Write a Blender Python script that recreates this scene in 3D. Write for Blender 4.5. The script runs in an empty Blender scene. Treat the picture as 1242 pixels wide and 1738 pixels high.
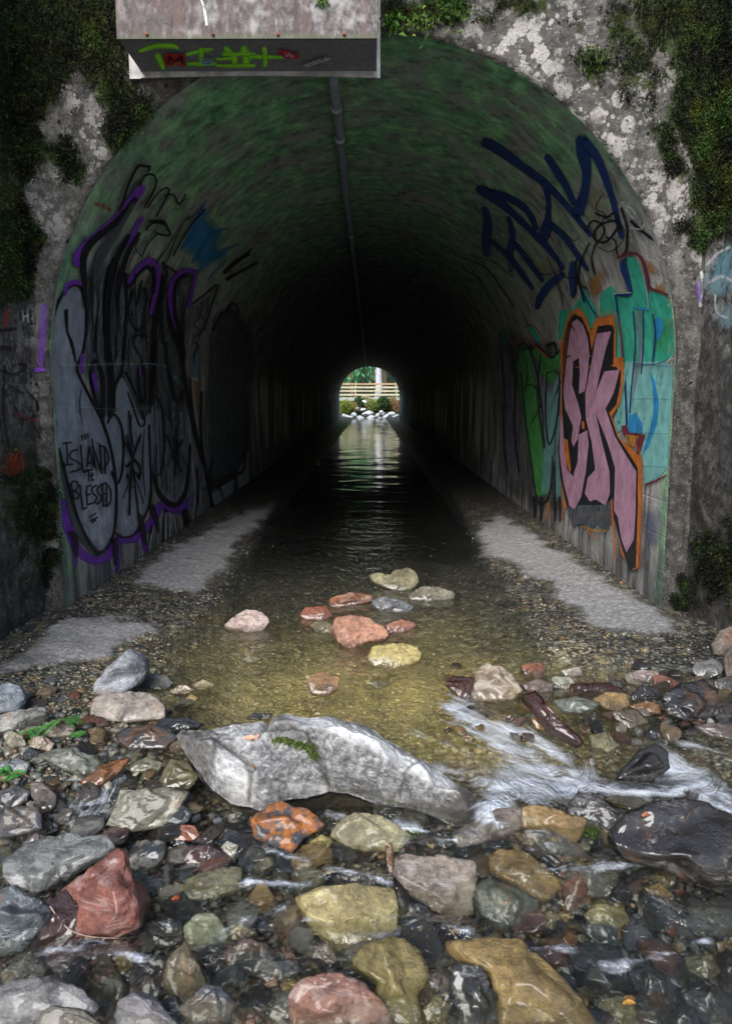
import bpy, math, random
import numpy as np
from mathutils import Vector
from mathutils.geometry import delaunay_2d_cdt
PI = math.pi
rng = np.random.default_rng(7)
scene = bpy.context.scene

# ------------------------------------------------------------------ camera
CAMP = np.array([0.048, -4.87, 1.43]); FPX = 1300.0
PITCH = math.radians(8.31); YAW = math.radians(0.31)
cam_data = bpy.data.cameras.new('camera'); cam = bpy.data.objects.new('camera', cam_data)
scene.collection.objects.link(cam); scene.camera = cam
cam.location = CAMP; cam.rotation_euler = (PI/2-PITCH, 0, YAW)
cam_data.sensor_fit = 'VERTICAL'; cam_data.sensor_height = 36; cam_data.sensor_width = 36
cam_data.lens = FPX/1738*36; cam_data.clip_start = .05; cam_data.clip_end = 600
cam_data.dof.use_dof = True; cam_data.dof.focus_distance = 3.0; cam_data.dof.aperture_fstop = 9.0

# ------------------------------------------------------------------ light
SUN_EL, SUN_AZ = 33, 196          # degrees; azimuth from +Y clockwise: behind the camera and to its left
world = bpy.data.worlds.new('World'); scene.world = world; world.use_nodes = True
wn = world.node_tree.nodes; wn.clear()
wo = wn.new('ShaderNodeOutputWorld'); wb = wn.new('ShaderNodeBackground'); sk = wn.new('ShaderNodeTexSky')
sk.sky_type = 'NISHITA'; sk.sun_disc = False; sk.sun_elevation = math.radians(SUN_EL); sk.sun_rotation = math.radians(SUN_AZ)
sk.dust_density = 1.2; sk.air_density = 1.0; sk.ozone_density = 1.0
wb.inputs[1].default_value = .115
world.node_tree.links.new(sk.outputs[0], wb.inputs[0]); world.node_tree.links.new(wb.outputs[0], wo.inputs[0])
sd = bpy.data.lights.new('sun', 'SUN'); sd.energy = 2.2; sd.angle = math.radians(36); sd.color = (1, .985, .96)
sun = bpy.data.objects.new('sun', sd); scene.collection.objects.link(sun)
_a = math.radians(SUN_AZ); _e = math.radians(SUN_EL)
sdir = Vector((math.sin(_a)*math.cos(_e), math.cos(_a)*math.cos(_e), math.sin(_e)))
sun.rotation_euler = sdir.to_track_quat('Z', 'Y').to_euler(); sun.location = (-6, -10, 12)
scene.view_settings.view_transform = 'Standard'; scene.view_settings.look = 'None'
scene.view_settings.exposure = 1.55; scene.view_settings.gamma = 1
scene.cycles.use_denoising = True
scene.cycles.max_bounces = 10; scene.cycles.transmission_bounces = 8; scene.cycles.diffuse_bounces = 4; scene.cycles.transparent_max_bounces = 12
scene.cycles.caustics_reflective = False; scene.cycles.caustics_refractive = True
scene.cycles.sample_clamp_indirect = 6

# ------------------------------------------------------------------ pixel <-> world helpers (layout of traced shapes)
_cp, _sp, _cy, _sy = math.cos(PITCH), math.sin(PITCH), math.cos(YAW), math.sin(YAW)
FW = np.array([-_sy*_cp, _cy*_cp, -_sp]); RT = np.array([_cy, _sy, 0.]); UP = np.cross(RT, FW)
def ray(px, py):
    px = np.asarray(px, float); py = np.asarray(py, float)
    return FW + ((px-621)/FPX)[..., None]*RT - ((py-869)/FPX)[..., None]*UP
def proj(P):
    d = np.asarray(P, float)-CAMP; z = np.maximum(d@FW, 1e-3)
    return 621+FPX*(d@RT)/z, 869-FPX*(d@UP)/z
R_T, ZS, LEN = 1.965, 1.63, 46.0    # tunnel: half width, springing height, length

# ------------------------------------------------------------------ numpy noise
_P = np.random.default_rng(3).permutation(512)
_G = np.random.default_rng(4).normal(size=(512, 3)); _G /= np.linalg.norm(_G, axis=1)[:, None]
def noise(p):
    p = np.asarray(p, float); i = np.floor(p).astype(int); f = p-i; u = f*f*f*(f*(f*6-15)+10); r = 0
    for dx in (0, 1):
        for dy in (0, 1):
            for dz in (0, 1):
                h = _P[(_P[(_P[(i[..., 0]+dx) & 511]+i[..., 1]+dy) & 511]+i[..., 2]+dz) & 511]
                g = _G[h]; d = f-np.array([dx, dy, dz])
                w = (u[..., 0] if dx else 1-u[..., 0])*(u[..., 1] if dy else 1-u[..., 1])*(u[..., 2] if dz else 1-u[..., 2])
                r = r+w*(g*d).sum(-1)
    return r*1.6
def fbm(p, o=4, g=.5, l=2.03):
    p = np.asarray(p, float); a = 1; s = 0
    for k in range(o): s = s+a*noise(p+k*17.3); p = p*l; a *= g
    return s
def sstep(a, b, x): t = np.clip((x-a)/(b-a), 0, 1); return t*t*(3-2*t)
def inpoly(x, y, poly):
    r = np.zeros(np.shape(x), bool); n = len(poly)
    for k in range(n):
        x0, y0 = poly[k]; x1, y1 = poly[(k+1) % n]
        c = ((y0 > y) != (y1 > y)); c &= x < (x1-x0)*(y-y0)/((y1-y0) if y1 != y0 else 1e-9)+x0; r ^= c
    return r
def dseg(x, y, pts):
    """distance to a polyline and the parameter along it (0..1)"""
    best = np.full(np.shape(x), 1e9); par = np.zeros(np.shape(x)); n = len(pts)-1
    for k in range(n):
        ax, ay = pts[k][:2]; bx, by = pts[k+1][:2]; L = (bx-ax)**2+(by-ay)**2+1e-9
        t = np.clip(((x-ax)*(bx-ax)+(y-ay)*(by-ay))/L, 0, 1); d = np.hypot(x-ax-t*(bx-ax), y-ay-t*(by-ay))
        m = d < best; best = np.where(m, d, best); par = np.where(m, (k+t)/n, par)
    return best, par

# ------------------------------------------------------------------ object helpers
def mesh_np(name, V, F, mat=None, smooth=True, mats=None, midx=None, attrs=None):
    me = bpy.data.meshes.new(name); V = np.asarray(V, np.float32)
    me.vertices.add(len(V)); me.vertices.foreach_set('co', V.ravel())
    if isinstance(F, np.ndarray):
        k = F.shape[1]; n = len(F); me.loops.add(n*k); me.loops.foreach_set('vertex_index', F.astype(np.int32).ravel())
        me.polygons.add(n); me.polygons.foreach_set('loop_start', np.arange(0, n*k, k, dtype=np.int32))
    else:
        ls = np.array([len(f) for f in F], np.int32); n = len(ls); fl = np.fromiter((v for f in F for v in f), np.int32)
        me.loops.add(len(fl)); me.loops.foreach_set('vertex_index', fl)
        me.polygons.add(n); me.polygons.foreach_set('loop_start', np.concatenate(([0], np.cumsum(ls)[:-1])).astype(np.int32))
    me.polygons.foreach_set('use_smooth', np.full(n, bool(smooth)))
    for m in (mats or ([mat] if mat else [])): me.materials.append(m)
    if midx is not None: me.polygons.foreach_set('material_index', np.asarray(midx, np.int32))
    me.update(calc_edges=True)
    for an, av in (attrs or {}).items():
        av = np.asarray(av, np.float32)
        if av.ndim == 1: a = me.attributes.new(an, 'FLOAT', 'POINT'); a.data.foreach_set('value', av)
        else: a = me.attributes.new(an, 'FLOAT_COLOR', 'POINT'); a.data.foreach_set('color', np.c_[av, np.ones(len(av))].astype(np.float32).ravel())
    me.validate(clean_customdata=False)
    return me
def link(name, me, parent=None, **kw):
    o = bpy.data.objects.new(name, me); scene.collection.objects.link(o)
    if parent is not None: o.parent = parent
    for k, v in kw.items(): o[k] = v
    return o
def thing(name, label, cat, loc=(0, 0, 0), rot=(0, 0, 0), group=None):
    o = link(name, None, None, label=label, category=cat); o.location = loc; o.rotation_euler = rot
    if group: o['group'] = group
    return o
def grid_faces(nu, nv, base=0, flip=False):
    a = np.arange(nu-1)[:, None]*nv+np.arange(nv-1)[None, :]; a = a.ravel()+base
    f = np.c_[a, a+nv, a+nv+1, a+1]
    return f[:, ::-1] if flip else f
class MB:
    """collects boxes, tubes and free faces into one mesh"""
    def __init__(s): s.V = []; s.F = []; s.M = []; s.n = 0
    def add(s, V, F, m=0):
        V = np.asarray(V, float); s.V.append(V); s.F += [tuple(int(i)+s.n for i in f) for f in F]; s.M += [m]*len(F); s.n += len(V)
    def box(s, a, b, m=0, jit=0):
        (x0, y0, z0), (x1, y1, z1) = a, b
        V = np.array([(x, y, z) for x in (x0, x1) for y in (y0, y1) for z in (z0, z1)], float)
        if jit: V += rng.normal(size=V.shape)*jit
        s.add(V, [(0, 1, 3, 2), (4, 6, 7, 5), (0, 4, 5, 1), (2, 3, 7, 6), (0, 2, 6, 4), (1, 5, 7, 3)], m)
    def tube(s, pts, rad, seg=8, m=0, cap=True):
        pts = np.asarray(pts, float); n = len(pts); rad = np.broadcast_to(rad, (n,)) if np.ndim(rad) < 2 else rad
        V = []; prev = None
        for i in range(n):
            t = pts[min(i+1, n-1)]-pts[max(i-1, 0)]; t /= np.linalg.norm(t)+1e-9
            a = np.cross(t, prev if prev is not None else ((0, 0, 1) if abs(t[2]) < .9 else (1, 0, 0))); a /= np.linalg.norm(a)+1e-9
            b = np.cross(t, a); prev = -np.cross(t, a) if prev is None else prev
            prev = np.cross(a, t)
            for k in range(seg):
                th = 2*PI*k/seg; V.append(pts[i]+rad[i]*(math.cos(th)*a+math.sin(th)*b))
        F = [(i*seg+k, i*seg+(k+1) % seg, (i+1)*seg+(k+1) % seg, (i+1)*seg+k) for i in range(n-1) for k in range(seg)]
        if cap: F += [tuple(range(seg))[::-1], tuple((n-1)*seg+k for k in range(seg))]
        s.add(V, F, m)
    def build(s, name, mats, parent=None, smooth=False, **kw):
        mats = mats if isinstance(mats, (list, tuple)) else [mats]
        return link(name, mesh_np(name, np.concatenate(s.V), s.F, mats=mats, midx=s.M, smooth=smooth), parent, **kw)

# ------------------------------------------------------------------ material DSL
class MT:
    def __init__(s, name, rough=.8, spec=.5):
        s.m = bpy.data.materials.new(name); s.m.use_nodes = True; s.t = s.m.node_tree; s.N = s.t.nodes; s.L = s.t.links
        s.b = s.N['Principled BSDF']; s.out = s.N['Material Output']
        s.b.inputs['Roughness'].default_value = rough; s.b.inputs['Specular IOR Level'].default_value = spec
    def _in(s, sock, v):
        if isinstance(v, bpy.types.NodeSocket): s.L.new(v, sock)
        elif v is not None:
            if hasattr(sock, 'default_value') and not isinstance(sock.default_value, float) and np.ndim(v) == 1 and len(v) == 3 and len(sock.default_value) == 4: v = (*v, 1)
            sock.default_value = v
    def pos(s):
        if not hasattr(s, '_pos'): s._pos = s.N.new('ShaderNodeNewGeometry')
        return s._pos.outputs['Position']
    def obj(s):
        if not hasattr(s, '_oc'): s._oc = s.N.new('ShaderNodeTexCoord')
        return s._oc.outputs['Object']
    def mapv(s, v, sc=(1, 1, 1), loc=(0, 0, 0), rot=(0, 0, 0)):
        n = s.N.new('ShaderNodeMapping'); s._in(n.inputs[0], v); n.inputs['Scale'].default_value = sc; n.inputs['Location'].default_value = loc; n.inputs['Rotation'].default_value = rot
        return n.outputs[0]
    def noise(s, scale, v=None, detail=5, rough=.55, dist=0):
        n = s.N.new('ShaderNodeTexNoise'); s._in(n.inputs['Vector'], v if v is not None else s.pos()); s._in(n.inputs['Scale'], scale)
        n.inputs['Detail'].default_value = detail; n.inputs['Roughness'].default_value = rough; n.inputs['Distortion'].default_value = dist
        return n.outputs[0]
    def vor(s, scale, v=None, feat='F1', out=0, rnd=1):
        n = s.N.new('ShaderNodeTexVoronoi'); n.feature = feat; s._in(n.inputs['Vector'], v if v is not None else s.pos()); n.inputs['Scale'].default_value = scale; n.inputs['Randomness'].default_value = rnd
        return n.outputs[out]
    def attr(s, name, out=0):
        n = s.N.new('ShaderNodeAttribute'); n.attribute_name = name; return n.outputs[out]
    def sep(s, v):
        n = s.N.new('ShaderNodeSeparateXYZ'); s._in(n.inputs[0], v); return n.outputs
    def sepc(s, v):
        n = s.N.new('ShaderNodeSeparateColor'); s._in(n.inputs[0], v); return n.outputs
    def math(s, op, a, b=None, c=None, clamp=False):
        n = s.N.new('ShaderNodeMath'); n.operation = op; n.use_clamp = clamp
        for i, v in enumerate((a, b, c)):
            if v is not None: s._in(n.inputs[i], v)
        return n.outputs[0]
    def mr(s, v, a, b, c=0, d=1):
        n = s.N.new('ShaderNodeMapRange'); n.interpolation_type = 'SMOOTHSTEP'
        for i, x in enumerate((v, a, b, c, d)): s._in(n.inputs[i], x)
        return n.outputs[0]
    def mix(s, f, a, b, mode='MIX'):
        n = s.N.new('ShaderNodeMix'); n.data_type = 'RGBA'; n.blend_type = mode
        s._in(n.inputs[0], f); s._in(n.inputs[6], a); s._in(n.inputs[7], b); return n.outputs[2]
    def ramp(s, f, stops, interp='LINEAR'):
        n = s.N.new('ShaderNodeValToRGB'); n.color_ramp.interpolation = interp; e = n.color_ramp.elements
        while len(e) < len(stops): e.new(.5)
        for k, (p, c) in enumerate(stops): e[k].position = p; e[k].color = (*c, 1)
        s._in(n.inputs[0], f); return n.outputs[0]
    def bump(s, h, dist=.01, strength=1, prev=None):
        n = s.N.new('ShaderNodeBump'); s._in(n.inputs['Height'], h); n.inputs['Distance'].default_value = dist; n.inputs['Strength'].default_value = strength
        if prev is not None: s.L.new(prev, n.inputs['Normal'])
        return n.outputs[0]
    def set(s, **kw):
        for k, v in kw.items(): s._in(s.b.inputs[{'color': 'Base Color', 'rough': 'Roughness', 'alpha': 'Alpha', 'normal': 'Normal', 'spec': 'Specular IOR Level', 'metal': 'Metallic', 'trans': 'Transmission Weight', 'coat': 'Coat Weight'}[k]], v)
        return s.m
def simple(name, col, rough=.8, var=.25, scale=20, metal=0, bumpd=.002):
    t = MT(name, rough); n = t.noise(scale)
    c = t.mix(t.mr(n, .3, .7), tuple(x*(1-var) for x in col), tuple(min(1, x*(1+var)) for x in col))
    return t.set(color=c, metal=metal, normal=t.bump(t.noise(scale*4), bumpd))
# ================================================================== STRUCTURE
def bed_z(X, Y):
    P = np.stack([X, Y, X*0], -1)
    ax = np.abs(X+.10*noise(np.stack([X*0, Y*1.3, X*0+4], -1))+.05*noise(np.stack([X*2, Y*4, X*0+9], -1)))
    rb = sstep(.2, .6, X)*sstep(-.75, -1.35, Y)
    inside = -.13+(.17*sstep(.55, 1.35, ax)+.03*sstep(1.3, 1.95, ax))*(1-rb*.95)-.10*sstep(.35, 1.0, X)*sstep(-1.3, -1.9, Y)*(1-sstep(-2.0, -2.75, Y))+.0031*np.clip(Y, 0, 60)
    drop = -.28*sstep(-1.75, -2.75, Y)
    side = .28*sstep(1.7+.3*(X > 0), 2.6, ax)*sstep(-.3, -1.6, Y)
    r = inside+drop+side+fbm(P*[2.2, 2.2, 1], 3)*.025*sstep(.6, -.8, Y)+fbm(P*9, 3)*.006
    far = sstep(52.2, 54, Y)*.5+sstep(54, 60, Y)*1.0+np.clip(Y-60, 0, 60)*.12+fbm(P*.6, 3)*.12*sstep(52, 54, Y)
    wide = sstep(2.6, 9, ax)*(1.6+ax*.12)*sstep(0, -3, Y)
    return r+far+wide
def wat_z(X, Y):
    lvl = .0031*np.clip(Y, 0, 46)-.138*sstep(-1.9, -2.75, Y+.25*np.sin(X*2.1))-.05*sstep(-2.9, -3.5, Y)
    # the chute at the right runs down earlier
    lvl = lvl-.10*sstep(.35, 1.0, X)*sstep(-1.3, -1.9, Y)*(1-sstep(-2.0, -2.75, Y))
    return lvl

def lines(segs):
    out = []
    for a, b, s0, s1 in segs:
        x = a; 
        while x < b-1e-6:
            out.append(x); x += s0+(s1-s0)*(x-a)/(b-a)
    out.append(segs[-1][1]); return np.array(out)

# ---- tunnel lining
def m_lining():
    t = MT('stained_tunnel_concrete', .75, .35); a = t.sepc(t.attr('msk')); P = t.pos()
    n1 = t.noise(2.2, detail=8, rough=.65); n2 = t.noise(14, detail=6, rough=.7); nf = t.noise(60, detail=3)
    st = t.noise(6, t.mapv(P, (1.5, 1.5, .22)), detail=6, rough=.65)
    base = t.ramp(n1, [(.3, (.12, .118, .112)), (.5, (.27, .26, .245)), (.7, (.46, .44, .415))])
    base = t.mix(t.mr(n2, .35, .7), base, t.mix(.5, base, (.36, .33, .29)))
    base = t.mix(t.math('MULTIPLY', t.mr(st, .46, .66), .8), base, (.045, .046, .05))
    mossf = t.math('MULTIPLY', a[0], t.mr(t.noise(3.5, detail=9, rough=.72), .3, .62), clamp=True)
    mcol = t.ramp(t.noise(7, detail=6, rough=.7), [(.34, (.025, .055, .03)), (.5, (.12, .34, .15)), (.66, (.32, .58, .27))])
    base = t.mix(mossf, base, mcol)
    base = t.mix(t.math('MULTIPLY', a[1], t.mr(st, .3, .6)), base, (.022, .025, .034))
    base = t.mix(t.math('MULTIPLY', a[2], t.mr(n2, .3, .6)), base, (.72, .70, .60))
    # board joints
    z = t.sep(P)[2]
    fr = t.math('FRACT', t.math('DIVIDE', t.math('ADD', z, .03), .23)); ln = t.math('SUBTRACT', 1, t.mr(t.math('ABSOLUTE', t.math('SUBTRACT', fr, .5)), .0, .035))
    ln = t.math('MULTIPLY', t.math('MULTIPLY', ln, t.mr(z, 1.75, 1.65)), t.mr(n1, .4, .6))
    base = t.mix(t.math('MULTIPLY', ln, .35), base, (.4, .38, .34))
    y = t.sep(P)[1]; fy = t.math('FRACT', t.math('DIVIDE', y, 2.6)); ly = t.math('SUBTRACT', 1, t.mr(t.math('ABSOLUTE', t.math('SUBTRACT', fy, .5)), 0, .006))
    base = t.mix(t.math('MULTIPLY', ly, .6), base, (.03, .03, .03))
    h = t.math('ADD', t.math('MULTIPLY', n2, .6), t.math('MULTIPLY', nf, .35)); h = t.math('ADD', h, t.math('MULTIPLY', ln, -.25))
    return t.set(color=base, rough=t.mr(n1, .3, .7, .6, .9), normal=t.bump(h, .03, .8))
tunnel = thing('concrete_tunnel', 'long round-arched concrete tunnel covered in graffiti with the creek running through it', 'tunnel', (0, 0, 0))
prof = [(-R_T, z) for z in np.linspace(-.35, ZS, 40, endpoint=False)]+[(R_T*math.cos(a), ZS+R_T*math.sin(a)) for a in np.linspace(PI, 0, 128)]+[(R_T, z) for z in np.linspace(ZS, -.35, 41)[1:]]
prof = np.array(prof); ys = lines([(0.04, 9, .06, .12), (9, 46, .12, 1.2)])
def lining_noise(X, Y, Z): return fbm(np.stack([X*1.1, Y*.8, Z*1.1], -1), 3)*.006
V = np.array([[(x, y, z) for x, z in prof] for y in ys]).reshape(-1, 3)
px, py = proj(V); P3 = V
ang = np.arctan2(V[:, 2]-ZS, V[:, 0])   # 0 right, pi/2 crown
up = sstep(.25, .9, np.sin(ang))
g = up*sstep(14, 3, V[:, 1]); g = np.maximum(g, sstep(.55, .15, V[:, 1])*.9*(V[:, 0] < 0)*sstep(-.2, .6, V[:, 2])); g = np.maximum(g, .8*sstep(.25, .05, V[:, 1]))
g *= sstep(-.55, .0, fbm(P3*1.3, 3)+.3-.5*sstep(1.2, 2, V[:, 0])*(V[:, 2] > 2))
depth_shade = np.maximum(sstep(3, 9, V[:, 1])*.7*sstep(1.3, 1.9, V[:, 2])+.25*sstep(4, 8, V[:, 1]), 0)  # lining colour darkened with depth, standing in for light falling off
lit_drips = sstep(5, 11, V[:, 1])*1.0*sstep(.2, .9, V[:, 2])*sstep(2.1, 1.5, V[:, 2])*sstep(-.15, .35, noise(np.c_[V[:, 1]*2.5, V[:, 2]*.4, V[:, 0]]))  # pale drip streaks, brightened to stand in for light on the walls
foot = np.maximum(sstep(.5, 0, V[:, 2]), sstep(1.1, .2, V[:, 2])*.75); depth_shade = np.maximum(depth_shade, sstep(3, 9, V[:, 1])*.9*(1-lit_drips))
link('lining', mesh_np('lining', V, grid_faces(len(ys), len(prof), flip=True), m_lining(), attrs={'msk': np.c_[g, np.clip(depth_shade+foot*.7, 0, 1), lit_drips]}), tunnel)

# ---- portal faces: front, with rough old concrete; chamfered arris
def m_face():
    t = MT('lichen_covered_old_concrete', .9, .25); a = t.sepc(t.attr('msk')); P = t.pos()
    n1 = t.noise(3, detail=8, rough=.7); n2 = t.noise(16, detail=8, rough=.72); nf = t.noise(75, detail=4, rough=.7)
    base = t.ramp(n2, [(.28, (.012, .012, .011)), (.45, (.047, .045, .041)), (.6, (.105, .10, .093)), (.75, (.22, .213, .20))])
    base = t.mix(t.math('MULTIPLY', t.mr(n1, .45, .62), .4), base, (.12, .10, .09))
    # lichen rosettes: cell discs broken up by noise
    dv = t.mapv(P, (1, 1, .85)); dn = t.math('MULTIPLY', t.math('SUBTRACT', n2, .5), .5)
    l1 = t.mr(t.math('ADD', t.vor(9, dv), dn), .42, .36); l2 = t.mr(t.math('ADD', t.vor(24, dv), dn), .36, .30)
    lsel = t.math('MAXIMUM', t.math('MULTIPLY', l1, t.mr(t.noise(2.6), .44, .52)), t.math('MULTIPLY', l2, t.mr(t.noise(5), .45, .55)))
    lsel = t.math('MAXIMUM', lsel, t.mr(t.noise(7, detail=9, rough=.7), .53, .57))
    lich = t.math('MULTIPLY', t.math('MULTIPLY', lsel, a[1], clamp=True), .8)
    lc = t.ramp(nf, [(.3, (.27, .25, .23)), (.6, (.46, .44, .41)), (.8, (.58, .565, .53))])
    base = t.mix(lich, base, lc)
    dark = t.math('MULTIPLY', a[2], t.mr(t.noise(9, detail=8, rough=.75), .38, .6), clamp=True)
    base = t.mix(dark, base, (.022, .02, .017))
    sp = t.math('MULTIPLY', t.mr(t.vor(55), .2, .1), t.mr(t.noise(12), .45, .6)); base = t.mix(t.math('MULTIPLY', sp, .55), base, (.55, .54, .47))
    pit = t.math('MULTIPLY', t.mr(t.vor(13, dv), .17, .1), t.mr(t.noise(4, t.mapv(P, (1, 1, 1), (5, 1, 2))), .5, .58)); base = t.mix(pit, base, (.015, .013, .012))
    mf = t.mr(t.math('ADD', a[0], t.math('MULTIPLY', t.math('SUBTRACT', t.noise(10, detail=9, rough=.75), .5), 1.5)), .45, .62)
    mc = t.ramp(t.noise(18, detail=7, rough=.75), [(.3, (.006, .007, .003)), (.5, (.022, .03, .008)), (.66, (.05, .075, .013)), (.8, (.11, .12, .03))])
    base = t.mix(mf, base, mc)
    h = t.math('ADD', t.math('MULTIPLY', n2, 1.0), t.math('MULTIPLY', nf, .35)); h = t.math('ADD', h, t.math('MULTIPLY', pit, -.8)); h = t.math('ADD', h, t.math('MULTIPLY', lich, .06))
    return t.set(color=base, normal=t.bump(h, .045, .9))
MFACE = m_face()
# masks given as soft blobs (photo pixels of the wall surface): x, y, rx, ry, strength
MOSS = [(20, 870, 60, 60, .5), (1190, 1010, 30, 50, .5), (60, 60, 190, 190, 1.2), (20, 200, 110, 130, 1.1), (150, 150, 120, 90, .8), (200, 215, 70, 90, .95), (110, 250, 60, 90, .95), (25, 400, 60, 110, .9), (20, 480, 60, 45, .8), (150, 25, 130, 60, 1.0),
        (1225, 120, 90, 190, 1.25), (1225, 300, 70, 120, 1.0), (1150, 20, 120, 60, .8), (1130, 250, 40, 80, .55), (1020, 110, 70, 60, .55), (990, 60, 60, 50, .4), (690, 20, 60, 30, .95), (760, 8, 50, 28, .8), (870, 15, 90, 30, .6), (1085, 110, 60, 90, .6),
        (1060, 40, 60, 60, .6), (1225, 960, 60, 80, .8), (30, 800, 60, 70, .55), (45, 880, 60, 70, .75), (60, 960, 60, 50, .5), (1170, 1010, 40, 40, .5), (1150, 420, 30, 60, .2), (80, 700, 40, 60, .2)]
LICH = [(35, 620, 60, 120, .6), (60, 900, 50, 60, .6), (50, 1020, 40, 40, .4), (900, 90, 150, 110, 1), (780, 60, 90, 50, .7), (1010, 210, 120, 120, 1), (1120, 330, 90, 120, 1.0), (1060, 160, 120, 100, .8), (130, 150, 60, 60, .9), (150, 240, 40, 60, .9), (90, 350, 50, 90, .55), (40, 320, 40, 50, .6), (1215, 470, 50, 70, 1.0), (1240, 560, 60, 60, .5), (1190, 600, 60, 100, .25), (40, 560, 60, 60, .25)]
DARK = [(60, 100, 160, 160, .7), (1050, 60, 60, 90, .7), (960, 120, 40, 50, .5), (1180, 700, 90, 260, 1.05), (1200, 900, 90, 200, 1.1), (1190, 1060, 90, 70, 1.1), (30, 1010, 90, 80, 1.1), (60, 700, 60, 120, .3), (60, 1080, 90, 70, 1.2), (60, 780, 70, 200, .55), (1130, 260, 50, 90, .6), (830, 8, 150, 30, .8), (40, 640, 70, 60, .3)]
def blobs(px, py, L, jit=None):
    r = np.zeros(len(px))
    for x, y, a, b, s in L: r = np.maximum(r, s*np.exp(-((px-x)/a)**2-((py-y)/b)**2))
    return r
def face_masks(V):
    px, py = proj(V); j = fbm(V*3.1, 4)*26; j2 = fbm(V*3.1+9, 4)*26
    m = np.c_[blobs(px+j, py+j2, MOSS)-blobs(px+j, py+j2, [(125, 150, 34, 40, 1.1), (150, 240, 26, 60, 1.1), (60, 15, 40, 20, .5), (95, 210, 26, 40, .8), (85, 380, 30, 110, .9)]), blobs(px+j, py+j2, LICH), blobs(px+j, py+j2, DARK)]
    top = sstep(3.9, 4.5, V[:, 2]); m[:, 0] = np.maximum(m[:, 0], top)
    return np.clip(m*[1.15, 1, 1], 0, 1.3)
CH = .035
def face_mesh(y0=0., half=2.075, top=5.0, nr=70, sgn=-1):
    R2 = R_T+CH; rows = []; inner = []
    for z in np.linspace(-.4, ZS, 90, endpoint=False): rows.append(((-R2, z), (-half, z))); inner.append((-R_T, z))
    for t in np.linspace(PI, 0, 230):
        c, s_ = math.cos(t), math.sin(t); q = min(half/max(abs(c), 1e-6), (top-ZS)/max(s_, 1e-6)); rows.append(((R2*c, ZS+R2*s_), (c*q, ZS+s_*q))); inner.append((R_T*c, ZS+R_T*s_))
    for z in np.linspace(ZS, -.4, 91)[1:]: rows.append(((R2, z), (half, z))); inner.append((R_T, z))
    f = np.linspace(0, 1, nr)**1.25
    W = np.array([np.c_[a[0]+(b[0]-a[0])*f, np.full(nr, y0), a[1]+(b[1]-a[1])*f] for a, b in rows])
    W[..., 1] += sgn*(-.004+fbm(np.stack([W[..., 0]*2.5, W[..., 2]*2.5, W[..., 0]*0], -1), 4)*.014*np.clip(np.linspace(0, 1, nr)*6, 0, 1)[None, :])
    ch = np.array([[(x, y0-sgn*CH*1.2, z), (x*.8+w[0]*.2, y0-sgn*CH*.7, z*.8+w[2]*.2), (x*.3+w[0]*.7, y0-sgn*CH*.12, z*.3+w[2]*.7)] for (x, z), w in zip(inner, W[:, 0])])
    ch[:, 1:] += fbm(ch[:, 1:]*14, 3)[..., None]*.006
    W = np.concatenate([ch, W], 1)
    return W.reshape(-1, 3), grid_faces(W.shape[0], W.shape[1], flip=(sgn > 0))
V, F = face_mesh()
fm = face_masks(V)
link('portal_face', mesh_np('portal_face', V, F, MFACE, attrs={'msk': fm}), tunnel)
FACE_V, FACE_M = V, fm
V, F = face_mesh(LEN, 6, 4.6, 14, 1)
link('portal_face', mesh_np('far_portal_face', V, F, MFACE, attrs={'msk': np.c_[V[:, 0]*0+.5, V[:, 0]*0+.2, V[:, 0]*0+.5]}), tunnel, label='mossy wall face round the far mouth')

# ---- wing walls either side of the near mouth
def wing(side, x0, flare, label):
    nu, nv = 90, 190; u = np.linspace(0, 1, nu); v = np.linspace(0, 1, nv)
    U, W = np.meshgrid(u, v, indexing='ij'); top = 5.0-U*1.2
    X = side*(x0+flare*U); Y = .02-U*2.3; Z = -.5+(top+.5)*W
    P = np.stack([X, Y, Z], -1).reshape(-1, 3); P[:, 0] += side*fbm(P*2.4, 4)*.018+side*.01
    m = face_masks(P)
    back = P.reshape(nu, nv, 3).copy(); back = np.stack([back[:, -1], back[:, -1]+[side*.45, 0, 0], back[:, 0]+[side*.45, 0, 0]], 1)
    V = np.concatenate([P, back.reshape(-1, 3)]); F = np.concatenate([grid_faces(nu, nv, flip=side > 0), grid_faces(nu, 3, base=len(P), flip=side > 0)])
    m2 = np.concatenate([m, np.tile([1.2, 0, .5], (nu*3, 1))])
    o = link('wing_wall', mesh_np('wing_wall', V, F, MFACE, attrs={'msk': m2}), None, label=label, category='wall')
    return P, m, o
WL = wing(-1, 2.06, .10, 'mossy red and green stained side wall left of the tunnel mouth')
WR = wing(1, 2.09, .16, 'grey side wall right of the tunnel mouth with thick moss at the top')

# ---- embankment over the tunnel
def m_ground():
    t = MT('grassy_soil', .95, .1); n = t.noise(1.4, detail=8, rough=.7); n2 = t.noise(18, detail=5)
    return t.set(color=t.mix(t.mr(n2, .4, .6), t.ramp(n, [(.35, (.03, .025, .012)), (.5, (.05, .07, .018)), (.7, (.09, .14, .03))]), (.04, .05, .015)), normal=t.bump(n2, .08))
MG = m_ground()
xs = lines([(-40, -6, 2, .6), (-6, 6, .3, .3), (6, 40, .6, 2)]); yy = lines([(0.05, 46.0, .5, .8)])
X, Y = np.meshgrid(xs, yy, indexing='ij'); e = np.minimum(Y, 46-Y)
Z = 4.98-.75*sstep(30, 44, Y)+.5*sstep(.3, 7, e)+fbm(np.stack([X*.5, Y*.5, X*0], -1), 4)*.25*sstep(0, 2, e)
X2 = X; V = np.stack([X, Y, Z], -1).reshape(-1, 3); n1, n2 = len(xs), len(yy)
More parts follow.
